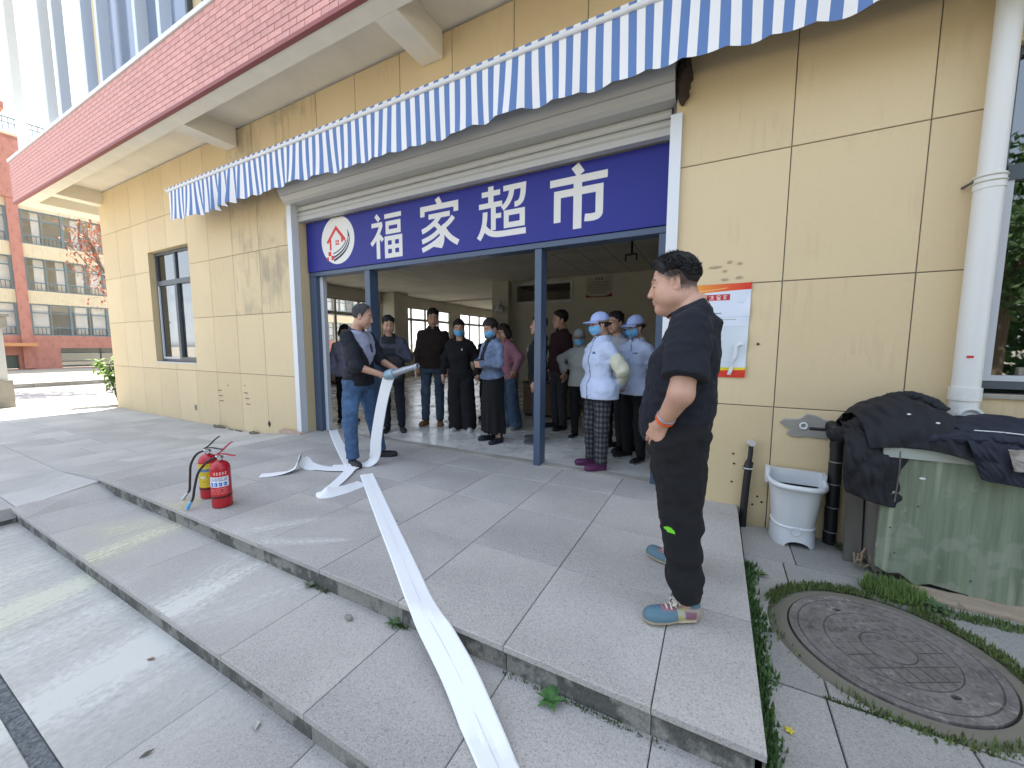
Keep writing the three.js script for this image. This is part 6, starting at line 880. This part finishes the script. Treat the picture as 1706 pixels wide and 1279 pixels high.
    const f = (x, y, z) => { let d = torsoD(pr, x, y, z, o) ; if (top.flare) d -= top.flare * sst(1.15, 0.85, y / k); if (top.chest) d = smin(d, ell(Math.abs(x), y, z, P([0.065, 1.22, 0.085]), P([0.065, 0.07, 0.055])), 0.04); for (const q of [A.L, A.R]) d = smin(d, sleeve(q, x, y, z), top.kS ?? 0.045); if (top.collar) d = smin(d, Math.max(cone(x, y, z, [nk[1][0], yt - 0.03 * k, nk[1][2]], [nk[1][0], yt + top.collar * k, nk[1][2] + 0.01], 0.078 * k, 0.068 * k), y - yt - top.collar * k + (z > 0.02 ? 0.02 : 0)), 0.02); if (top.hood) d = smin(d, ell(x, y, z, P([0, 1.41, -0.10]), P([0.12, 0.07, 0.065])), 0.03); d += wr(x, y, z, top.wr ?? 0.021); const nc = cone(x, y, z, [nk[1][0], yt - 0.035 * k, nk[1][2] + (top.vee ?? 0.02)], nb, (top.neckR ?? 0.062) * k, (top.neckR ?? 0.062) * k); if (top.slope) d = Math.max(d, (y - top.slope[0] + top.slope[1] * (z - top.slope[2])) * 0.9); return Math.max(d, hem + tilt * z - y, -nc); };
    put(top.name ?? 'shirt', f, hem - Math.abs(tilt) * 0.25 - 0.02, yt + 0.09 * k, cell, top.col ?? top.c, top.rough ?? 0.97);
  }
  if (s.hair) { const q = mesh('hair', hairG(s.hair, s.cap ? { ...ho, cap: 1 } : ho, hi ? 0.0036 : undefined).clone().applyMatrix4(hm), M(s.hairC ?? HAIRC, 0.75, { vertexColors: true }), g); }
  if (!s.strands && s.hair === 'short' && !s.cap) s.strands = [420, 0.008];
  if (s.strands) {
    const sd = seed; seed = 99; const hs = { tips: s.strands[1] }; mesh('hair_strands', leafGeo(s.strands[0], () => { let d; do d = rdir(); while (d[1] < -0.2 || (d[2] > 0.35 && d[1] < 0.62) ); const p = [d[0] * 0.080, 0.045 + d[1] * 0.096, -0.014 + d[2] * 0.101]; const t = sst(0.0, 0.7, d[1]); if (p[1] < 0.035 && p[2] > -0.06) return null; return { p, dir: [d[0] * 0.8 + rr(-0.25, 0.25), d[1] * 0.45 + 0.05 + rr(-0.2, 0.25) * t, d[2] * 0.4 + 0.75 * t + rr(-0.25, 0.25)], up: rdir(), L: (0.012 + hs.tips * t) * rr(0.6, 1.2), W: 0.0042, c: [1, 1, 1].map((v) => v * rr(0.6, 1.6)), droop: rr(-0.1, 0.3) }; }).applyMatrix4(hm), M(s.hairC ?? HAIRC, 0.75, { vertexColors: true }), g); seed = sd;
  }
  if (s.mask) { mesh('face_mask', maskG().clone().applyMatrix4(hm), M([0.16, 0.42, 0.68], 0.8), g); for (const e of [-1, 1]) mesh('ear_loop', merge([tube([[0.066 * e, -0.016, 0.045], [0.082 * e, 0.002, 0.012], [0.084 * e, 0.018, -0.02]], 0.0015, 10, 4), tube([[0.062 * e, -0.075, 0.03], [0.08 * e, -0.05, 0.0], [0.084 * e, -0.02, -0.022]], 0.0015, 10, 4)]).applyMatrix4(hm), MT.white, g); }
  if (s.cap) { const c = M(s.cap, 0.8), [a, b] = capG(); mesh('cap_crown', a.clone().applyMatrix4(hm), c, g); mesh('cap_brim', b.clone().applyMatrix4(hm), c, g); }
  g.rotation.order = 'YXZ'; g.rotation.x = (s.lean ?? 0) * Math.PI / 180; g.rotation.z = (s.tip ?? 0) * Math.PI / 180; s.extra?.(g, { k, A, G, hm, pr, put, wr }); return g;
}
MT.skin = M(null, 0.55, { vertexColors: true });
const K3 = { navy: [0.012, 0.014, 0.024], black: [0.006, 0.006, 0.007], char: [0.014, 0.014, 0.017], brown: [0.019, 0.011, 0.008], maroon: [0.027, 0.008, 0.010], chef: [0.50, 0.57, 0.74], denim: [0.085, 0.145, 0.28] };
const jean = (base) => (x, y, z) => { const n = fbm(x * 30, y * 30, z * 30, 2), wv = sst(0.0, 0.35, fbm(x * 7, y * 5, z * 7 + 4, 2)); return base.map((v) => v * (1 + 0.45 * n + 0.6 * wv)); };
// man in front, seen from his left side
person({
  label: 'heavy man in black T-shirt and black joggers with orange wristband standing on the platform', pos: [-0.16, 0, -2.07], yaw: -90, H: 1.72, hi: true, bare: true, w: 1.15, armR: 1.22,
  prof: [[0.76, 0.19, 0.135, 0.0], [0.86, 0.202, 0.150, 0.012], [0.96, 0.216, 0.160, 0.006], [1.08, 0.220, 0.152, -0.006], [1.20, 0.222, 0.143, -0.020], [1.30, 0.216, 0.116, -0.045], [1.38, 0.19, 0.100, -0.058], [1.44, 0.13, 0.078, -0.045], [1.49, 0.09, 0.066, -0.03]],
  head: { c: [0, 1.562, 0.044], pitch: 7, yaw: 3, sc: 1.06 }, headO: { fat: 1, closed: true, fade: 0.9 }, hair: 'spiky', strands: [2200, 0.019],
  arms: { L: { sh: [0.205, 1.345, -0.055], el: [0.335, 1.075, -0.035], wr: [0.235, 0.925, 0.045], dir: [-0.25, -0.86, 0.40], palm: [-0.85, 0.1, -0.3], curl: 0.62 }, R: { sh: [-0.205, 1.345, -0.055], el: [-0.335, 1.075, -0.035], wr: [-0.235, 0.925, 0.045], dir: [0.25, -0.86, 0.40], palm: [0.85, 0.1, -0.3], curl: 0.62 } },
  legs: { L: { hip: [0.115, 0.84, -0.015], kn: [0.155, 0.47, -0.045], an: [0.195, 0.088, -0.088], toe: 31 }, R: { hip: [-0.115, 0.84, -0.015], kn: [-0.17, 0.47, -0.02], an: [-0.235, 0.088, -0.02], toe: -28 } },
  top: { c: [0.0075, 0.009, 0.0155], slope: [1.49, 0.5, -0.085], kS: 0.022, len: 'short', sl: 0.80, hem: 0.842, tilt: -0.26, off: 0.016, r: [0.094, 0.096, 0.06], wr: 0.018, neckR: 0.074, vee: 0.012 },
  bot: { c: [0.0065, 0.0065, 0.008], r: [0.142, 0.098, 0.066], off: -0.006, crotch: 0.74, waist: 0.92, cuff: 0.088, wr: 0.022, jog: true },
  shoe: { high: 0.10, lace: true, col: (x, y, z) => { if (y < 0.024) return [0.46, 0.38, 0.25]; const n = vn(x * 40, y * 40, z * 40); if (z > 0.06 && z < 0.125 && Math.abs(x) < 0.028 && y > 0.045) return [0.27, 0.125, 0.155]; if (z > 0.055) return [0.085, 0.16, 0.20]; if (z > 0.02 && Math.abs(x) > 0.02) return n > 0 ? [0.36, 0.34, 0.26] : [0.38, 0.33, 0.09]; if (z > -0.03 && Math.abs(x) > 0.02 && y < 0.06) return [0.22, 0.10, 0.14]; if (y > 0.075) return [0.075, 0.15, 0.19]; return [0.33, 0.27, 0.22]; },
    extra: (sh, m) => { const l = []; for (let i = 0; i < 5; i++) { const z = 0.035 + i * 0.019, y = 0.096 - i * 0.0085; l.push(tube([[-0.026, y - 0.010, z], [0, y + 0.004, z + 0.005], [0.026, y - 0.010, z + 0.008]], 0.0038, 10, 5)); } l.push(tube([[0.0, 0.096, 0.04], [0.028, 0.093, 0.065], [0.022, 0.084, 0.075], [0.0, 0.096, 0.045]], 0.0035, 14, 5), tube([[0.0, 0.096, 0.04], [-0.024, 0.094, 0.06], [-0.02, 0.085, 0.07]], 0.0035, 14, 5)); mesh('laces', merge(l).applyMatrix4(m), M([0.62, 0.58, 0.46], 0.85), sh); mesh('tongue', box(-0.022, 0.022, 0.085, 0.128, 0.004, 0.014).applyMatrix4(m), M([0.085, 0.16, 0.20], 0.8), sh); mesh('tongue_tag', box(-0.014, 0.014, 0.103, 0.124, 0.0142, 0.0165).applyMatrix4(m), M([0.62, 0.6, 0.6], 0.6), sh); mesh('tag_mark', box(-0.006, 0.006, 0.110, 0.117, 0.0167, 0.0175).applyMatrix4(m), M([0.5, 0.04, 0.06], 0.6), sh); } },
  extra: (g, { A, hm }) => {
    const q = A.L, d = nrm(sub(q.wr, q.el)), at = (t) => lerp3(q.el, q.wr, t), band = (t, R, r, mat, name) => { const o = new THREE.TorusGeometry(R, r, 10, 40); o.scale(1, 1, 2.1); o.applyQuaternion(new THREE.Quaternion().setFromUnitVectors(new THREE.Vector3(0, 0, 1), V3(d))); o.translate(...at(t)); mesh(name, o, mat, g); };
    band(0.86, 0.0375, 0.0042, M([0.72, 0.10, 0.012], 0.5), 'wristband'); band(0.77, 0.0395, 0.003, M([0.4, 0.36, 0.4], 0.35, { metalness: 0.5 }), 'bracelet');
    // green emblem on the trouser knee
    const e = new THREE.Shape(); e.moveTo(-0.030, 0.012); e.quadraticCurveTo(0.004, 0.030, 0.028, 0.002); e.lineTo(0.030, -0.014); e.lineTo(-0.012, -0.010); e.lineTo(-0.014, 0.0); e.lineTo(-0.022, 0.002); const eg = new THREE.ExtrudeGeometry(e, { depth: 0.003, bevelEnabled: false }); eg.rotateY(Math.PI / 2 - 0.25); eg.rotateX(0.1); const em = mesh('emblem', eg, M([0.16, 0.62, 0.02], 0.6), g); em.position.set(0.238, 0.435, -0.005); em.scale.setScalar(0.85);
    mesh('neckband', (() => { const o = new THREE.TorusGeometry(0.088, 0.006, 8, 40); o.rotateX(Math.PI / 2 + 0.46); o.translate(0, 1.452, -0.014); return o; })(), M([0.01, 0.011, 0.015], 0.9), g);
  },
});
// man demonstrating with the hose
person({
  label: 'man in black sweater with pale grey yoke and blue jeans holding the hose nozzle', pos: [-3.45, 0, -2.93], yaw: 104, lean: 1, H: 1.70, bare: true, hi: true,
  head: { pitch: 12, yaw: 20, c: [0, 1.575, 0.055] }, headO: { closed: true, fade: 0.45 }, hair: 'thin', hairC: [0.05, 0.05, 0.052], strands: [500, 0.004],
  arms: { R: { sh: [-0.19, 1.36, -0.01], el: [-0.235, 1.06, 0.14], wr: [-0.085, 0.965, 0.36], dir: [0.55, -0.05, 0.8], palm: [0.3, 0.85, 0], curl: 1.05, len: 'elbow', pull: 0.12 }, L: { sh: [0.19, 1.36, -0.01], el: [0.235, 1.10, 0.13], wr: [0.085, 1.03, 0.38], dir: [-0.5, -0.25, 0.8], palm: [-0.6, -0.65, 0.2], curl: 0.95, len: 'elbow', pull: 0.05 } },
  legs: { R: { hip: [-0.095, 0.88, -0.02], kn: [-0.14, 0.47, -0.03], an: [-0.17, 0.085, 0.02], toe: -38 }, L: { hip: [0.095, 0.88, -0.02], kn: [0.13, 0.47, 0.07], an: [0.20, 0.085, 0.11], toe: 12 } },
  top: { name: 'sweater', hem: 0.855, len: 'elbow', off: 0.02, r: [0.078, 0.07, 0.05], wr: 0.016, neckR: 0.064, col: (x, y, z) => { const v = y - 1.21 + 0.30 * Math.abs(x) * 0 - Math.max(0, 0.12 - Math.abs(x)) * 0.2; const yoke = Math.abs(x) < 0.155 && z > -0.02 && y > 1.22 - 0.16 * Math.max(0, 0.11 - Math.abs(x)) / 0.11 + 0.1 * sst(0.1, 0.16, Math.abs(x)); if (y > 1.435) return [0.014, 0.015, 0.022]; if (yoke) return Math.abs(x - 0.03) < 0.022 && y < 1.29 && y > 1.20 ? [0.03, 0.035, 0.07] : [0.30, 0.32, 0.42]; return [0.007, 0.008, 0.014]; } },
  bot: { col: jean([0.045, 0.095, 0.185]), r: [0.104, 0.078, 0.068], waist: 0.92, cuff: 0.075, wr: 0.014 }, shoe: { c: [0.014, 0.014, 0.016], sole: [0.02, 0.02, 0.02] },
});
person({ label: 'man in grey and navy jacket with folded arms holding a black coat', pos: [-4.2, 0, -4.2], lean: 2, tip: 1.5, yaw: 38, H: 1.68, head: { pitch: 12, yaw: 14 }, headO: { beard: 0.3 }, hair: 'short', bare: false,
  arms: { L: { el: [0.26, 1.09, 0.05], wr: [-0.02, 1.10, 0.20], dir: [-1, 0, 0.1], palm: [0, 0, -1], curl: 0.8 }, R: { el: [-0.26, 1.09, 0.05], wr: [0.04, 1.05, 0.21], dir: [1, 0.1, 0], palm: [0, 0, -1], curl: 0.8 } },
  top: { name: 'jacket', hem: 0.86, collar: 0.01, off: 0.02, r: [0.075, 0.068, 0.052], col: (x, y, z) => y > 1.3 && z > 0.02 && Math.abs(x) < 0.1 ? [0.012, 0.012, 0.015] : Math.abs(x) > 0.1 || y > 1.24 ? [0.055, 0.058, 0.085] : [0.016, 0.017, 0.026] }, bot: { c: [0.008, 0.01, 0.019] }, shoe: { c: [0.013, 0.013, 0.014] },
  extra: (g, { wr }) => { mesh('held_coat', surf((x, y, z) => smin(ell(x, y, z, [0.02, 1.04, 0.19], [0.19, 0.13, 0.09]), ell(x, y, z, [0.08, 0.9, 0.17], [0.15, 0.16, 0.07]), 0.06) + wr(x, y, z, 0.02), [-0.25, 0.66, 0.02], [0.32, 1.24, 0.34], 0.0125), M([0.009, 0.009, 0.011], 0.6), g); } });
person({ label: 'tall man in dark brown sweater and blue jeans with tan shoes inside the doorway', pos: [-4.02, 0, -4.85], tip: -1.2, yaw: 28, H: 1.83, head: { pitch: 14, yaw: 16 }, headO: { closed: true }, hair: 'short',
  top: { name: 'sweater', c: K3.brown, hem: 0.86, collar: 0.02, off: 0.02, r: [0.074, 0.066, 0.05] }, bot: { col: jean([0.036, 0.058, 0.09]), r: [0.098, 0.07, 0.062] }, shoe: { c: [0.19, 0.085, 0.03], sole: [0.12, 0.06, 0.025] } });
person({ label: 'woman in loose black zip top and wide black trousers wearing a blue mask', pos: [-3.34, 0, -4.72], lean: 1.5, tip: 1, yaw: 22, H: 1.64, fem: true, head: { pitch: 16, yaw: 14 }, headO: { closed: true }, hair: 'long', mask: true,
  arms: { L: { el: [0.25, 1.08, -0.02], wr: [0.27, 0.84, 0.04] }, R: { el: [-0.24, 1.08, -0.02], wr: [-0.26, 0.85, 0.04] } }, top: { name: 'zip_top', c: K3.black, hem: 0.83, off: 0.028, r: [0.075, 0.07, 0.052], chest: true, vee: 0.05, neckR: 0.058 }, bot: { c: [0.007, 0.007, 0.009], r: [0.115, 0.112, 0.118], cuff: 0.02, wr: 0.014 }, shoe: { c: [0.45, 0.44, 0.43], sole: [0.5, 0.5, 0.5] },
  extra: (g) => mesh('badge', box(0.06, 0.075, 1.21, 1.235, 0.155, 0.162), MT.white, g) });
person({ label: 'person in dark clothes and dark cap half hidden behind the woman in denim jacket', pos: [-3.5, 0, -5.75], yaw: 20, H: 1.60, fem: true, head: { pitch: 10 }, hair: 'short', cap: [0.03, 0.05, 0.045], top: { name: 'jacket', c: [0.016, 0.018, 0.018], hem: 0.8, off: 0.02 }, bot: { c: K3.black }, shoe: { c: K3.black } });
person({ label: 'woman in blue denim jacket and long black skirt with mask and folded hands', pos: [-2.6, 0, -4.38], lean: 2, tip: -1.5, yaw: -27, H: 1.61, fem: true, head: { pitch: 24, yaw: 2 }, headO: { closed: true }, hair: 'tied', hairC: [0.02, 0.013, 0.011], mask: true,
  arms: { L: { el: [0.215, 1.06, 0.03], wr: [0.035, 1.05, 0.205], dir: [-1, -0.15, 0.15], palm: [0, -0.2, -1], curl: 0.7 }, R: { el: [-0.215, 1.06, 0.03], wr: [-0.03, 1.06, 0.21], dir: [1, -0.25, 0.1], palm: [0, -0.2, -1], curl: 0.7 } },
  top: { name: 'denim_jacket', hem: 0.93, tilt: -0.25, off: 0.02, r: [0.068, 0.062, 0.05], chest: true, flare: 0.015, collar: 0.0, col: (x, y, z) => Math.abs(x) < 0.045 && z > 0.03 && y > 1.0 ? [0.012, 0.012, 0.014] : jean([0.13, 0.17, 0.26])(x, y, z) }, bot: { c: [0.006, 0.006, 0.007], skirt: 0.14, waist: 1.03 }, shoe: { c: [0.012, 0.013, 0.02], high: 0.17, sole: [0.01, 0.01, 0.01] },
  extra: (g, { G, k }) => { for (const q of [G.L, G.R]) mesh('boot_heel', rod([q.an[0], 0, q.an[2] - 0.05], [q.an[0], 0.05, q.an[2] - 0.045], 0.013, 10, 0.024), MT.black, g); mesh('turtleneck', surf((x, y, z) => cone(x, y, z, [0, 1.33, -0.02], [0, 1.405, -0.005], 0.064, 0.056), [-0.1, 1.25, -0.12], [0.1, 1.47, 0.09], 0.01), MT.black, g); } });
person({ label: 'woman in pink jacket and wide blue jeans looking down behind the denim jacket', pos: [-2.78, 0, -5.2], lean: 3, tip: 2, yaw: -22, H: 1.59, fem: true, head: { pitch: 22, yaw: -14 }, headO: { closed: true }, hair: 'bob', hairC: [0.022, 0.013, 0.010], arms: { L: { el: [0.25, 1.09, -0.06], wr: [0.24, 0.90, 0.04], dir: [-0.4, -0.8, 0.3], palm: [-1, 0, 0] } },
  top: { name: 'pink_jacket', c: [0.36, 0.165, 0.20], hem: 0.84, off: 0.03, r: [0.08, 0.075, 0.056], wr: 0.016, collar: 0.0 }, bot: { col: jean([0.05, 0.085, 0.14]), r: [0.105, 0.098, 0.115], cuff: 0.03, wr: 0.014 }, shoe: { c: [0.36, 0.35, 0.34], sole: [0.5, 0.5, 0.5] } });
person({ label: 'man in black jacket and navy trousers turned left behind the blue doorpost', pos: [-2.08, 0, -4.62], lean: -1, yaw: -66, H: 1.64, head: { pitch: -4, yaw: 0 }, hair: 'short', top: { name: 'jacket', c: [0.006, 0.007, 0.007], hem: 0.86, off: 0.022 }, bot: { c: [0.016, 0.018, 0.04] }, shoe: { c: [0.05, 0.05, 0.055], sole: [0.2, 0.2, 0.2] }, extra: (g) => mesh('name_badge', box(0.05, 0.075, 1.2, 1.25, 0.135, 0.142), MT.white, g) });
person({ label: 'man in dark maroon sweater and charcoal trousers right of the blue doorpost', pos: [-2.14, 0, -5.55], tip: -2, yaw: -38, H: 1.78, head: { pitch: 4, yaw: -18 }, hair: 'short', top: { name: 'sweater', c: K3.maroon, hem: 0.85, off: 0.02, r: [0.076, 0.068, 0.05] }, bot: { c: [0.03, 0.03, 0.036] }, shoe: { c: K3.black } });
person({ label: 'person in pale grey jacket and mask standing behind the plaid trousered cook', pos: [-1.62, 0, -5.12], tip: 2, yaw: 4, H: 1.49, fem: true, head: { pitch: 10, yaw: 8 }, hair: 'tied', mask: true, cap: [0.3, 0.33, 0.34], arms: { R: { el: [-0.27, 1.1, -0.02], wr: [-0.2, 0.93, 0.1], dir: [0.5, -0.8, 0.2], hide: true } }, top: { name: 'pale_jacket', c: [0.36, 0.37, 0.35], hem: 0.84, off: 0.03, r: [0.082, 0.075, 0.056], wr: 0.016 }, bot: { c: K3.black }, shoe: { c: K3.black, sole: [0.5, 0.5, 0.5] } });
const chefTop = (o) => ({ name: 'chef_jacket', hem: 0.80, off: 0.028, r: [0.078, 0.074, 0.058], wr: 0.016, collar: 0.0, chest: true, flare: 0.03, ...o, col: (x, y, z) => { const s = x - 0.055 + (y > 1.22 ? (y - 1.22) * 0.45 : 0); if (z > 0.04 && Math.abs(s) < 0.005 && y < 1.42) return [0.03, 0.04, 0.12]; if (z > 0.05 && x > 0.085 && x < 0.13 && y > 1.195 && y < 1.212 && hash3(Math.floor(x * 130), 3, 1) > 0.35) return [0.03, 0.04, 0.10]; return K3.chef; } });
const capC = [0.38, 0.46, 0.74];
person({ label: 'cook in white jacket and blue cap with plaid trousers and purple shoes', pos: [-1.07, 0, -3.92], lean: -1, tip: 1.5, yaw: -48, H: 1.60, fem: true, w: 1.1, head: { pitch: 6, yaw: -8 }, hair: 'tied', hairC: [0.03, 0.014, 0.01], mask: true, cap: capC,
  arms: { L: { el: [0.265, 1.03, -0.12], wr: [0.09, 0.86, -0.21], dir: [-0.8, -0.4, -0.2], palm: [0, 0.2, -1], curl: 0.6 }, R: { el: [-0.265, 1.03, -0.12], wr: [-0.06, 0.86, -0.21], dir: [0.8, -0.4, -0.2], palm: [0, 0.2, -1], curl: 0.6 } },
  legs: { L: { an: [0.10, 0.085, 0.0], toe: 4 }, R: { hip: [-0.09, 0.84, 0], kn: [-0.10, 0.46, 0.03], an: [-0.11, 0.085, 0.0], toe: -8 } }, top: chefTop({ hem: 0.79, r: [0.076, 0.066, 0.05] }),
  bot: { r: [0.105, 0.082, 0.072], cuff: 0.07, col: (x, y, z) => { const u = (Math.atan2(z, Math.abs(x) - 0.1) * 0.09 + (x > 0 ? 5 : 0)) / 0.052, v = y / 0.052, a = ((u % 1) + 1) % 1 < 0.45, b = ((v % 1) + 1) % 1 < 0.45; return a && b ? [0.10, 0.10, 0.11] : a || b ? [0.035, 0.033, 0.04] : [0.010, 0.010, 0.014]; } }, shoe: { c: [0.085, 0.012, 0.06], sole: [0.10, 0.02, 0.07] },
  extra: (g, { A, wr }) => { const q = A.L; mesh('sleeve_cover', surf((x, y, z) => (smin(cone(x, y, z, lerp3(q.sh, q.el, 0.55), q.el, 0.076, 0.072), cone(x, y, z, q.el, q.wr, 0.072, 0.046), 0.02) + wr(x, y, z, 0.018)), [-0.05, 0.78, -0.34], [0.4, 1.26, 0.06], 0.01), M([0.56, 0.55, 0.42], 0.7), g); } });
person({ label: 'dark haired person standing behind the shoulder of the plaid trousered cook', pos: [-1.09, 0, -4.72], yaw: -30, H: 1.66, head: { pitch: 4 }, hair: 'short', top: { name: 'shirt', c: [0.40, 0.42, 0.46], hem: 0.84 }, bot: { c: K3.black }, shoe: { c: K3.black } });
person({ label: 'cook with blue cap and mask mostly hidden between the other two cooks', pos: [-0.93, 0, -4.86], yaw: -48, H: 1.58, fem: true, head: { pitch: 8, yaw: -6 }, hair: 'tied', mask: true, cap: capC, top: chefTop({}), bot: { c: K3.black }, shoe: { c: K3.black } });
person({ label: 'cook in white jacket and blue cap with black trousers nearest the man in black', pos: [-0.80, 0, -4.40], lean: 1.5, tip: -1.5, yaw: -34, H: 1.585, fem: true, w: 1.05, head: { pitch: 8, yaw: -14 }, hair: 'tied', hairC: [0.03, 0.016, 0.012], mask: true, cap: capC,
  arms: { L: { el: [0.25, 1.05, -0.1], wr: [0.09, 0.9, -0.2], dir: [-0.8, -0.4, -0.2], palm: [0, 0.2, -1] }, R: { el: [-0.25, 1.05, -0.1], wr: [-0.06, 0.9, -0.2], dir: [0.8, -0.4, -0.2], palm: [0, 0.2, -1] } }, top: chefTop({ hem: 0.82 }), bot: { c: [0.007, 0.007, 0.008] }, shoe: { c: K3.black, sole: [0.35, 0.35, 0.35] } });
person({ label: 'person in lilac top and black trousers partly hidden behind the man with the hose', pos: [-5.46, 0, -4.4], yaw: 55, H: 1.60, fem: true, head: { pitch: 16 }, hair: 'bob', top: { name: 'lilac_top', c: [0.34, 0.33, 0.44], hem: 0.82, off: 0.025, r: [0.076, 0.07, 0.052] }, bot: { c: K3.black, r: [0.09, 0.066, 0.055] }, shoe: { c: K3.black } });
renderer.render(scene, camera);
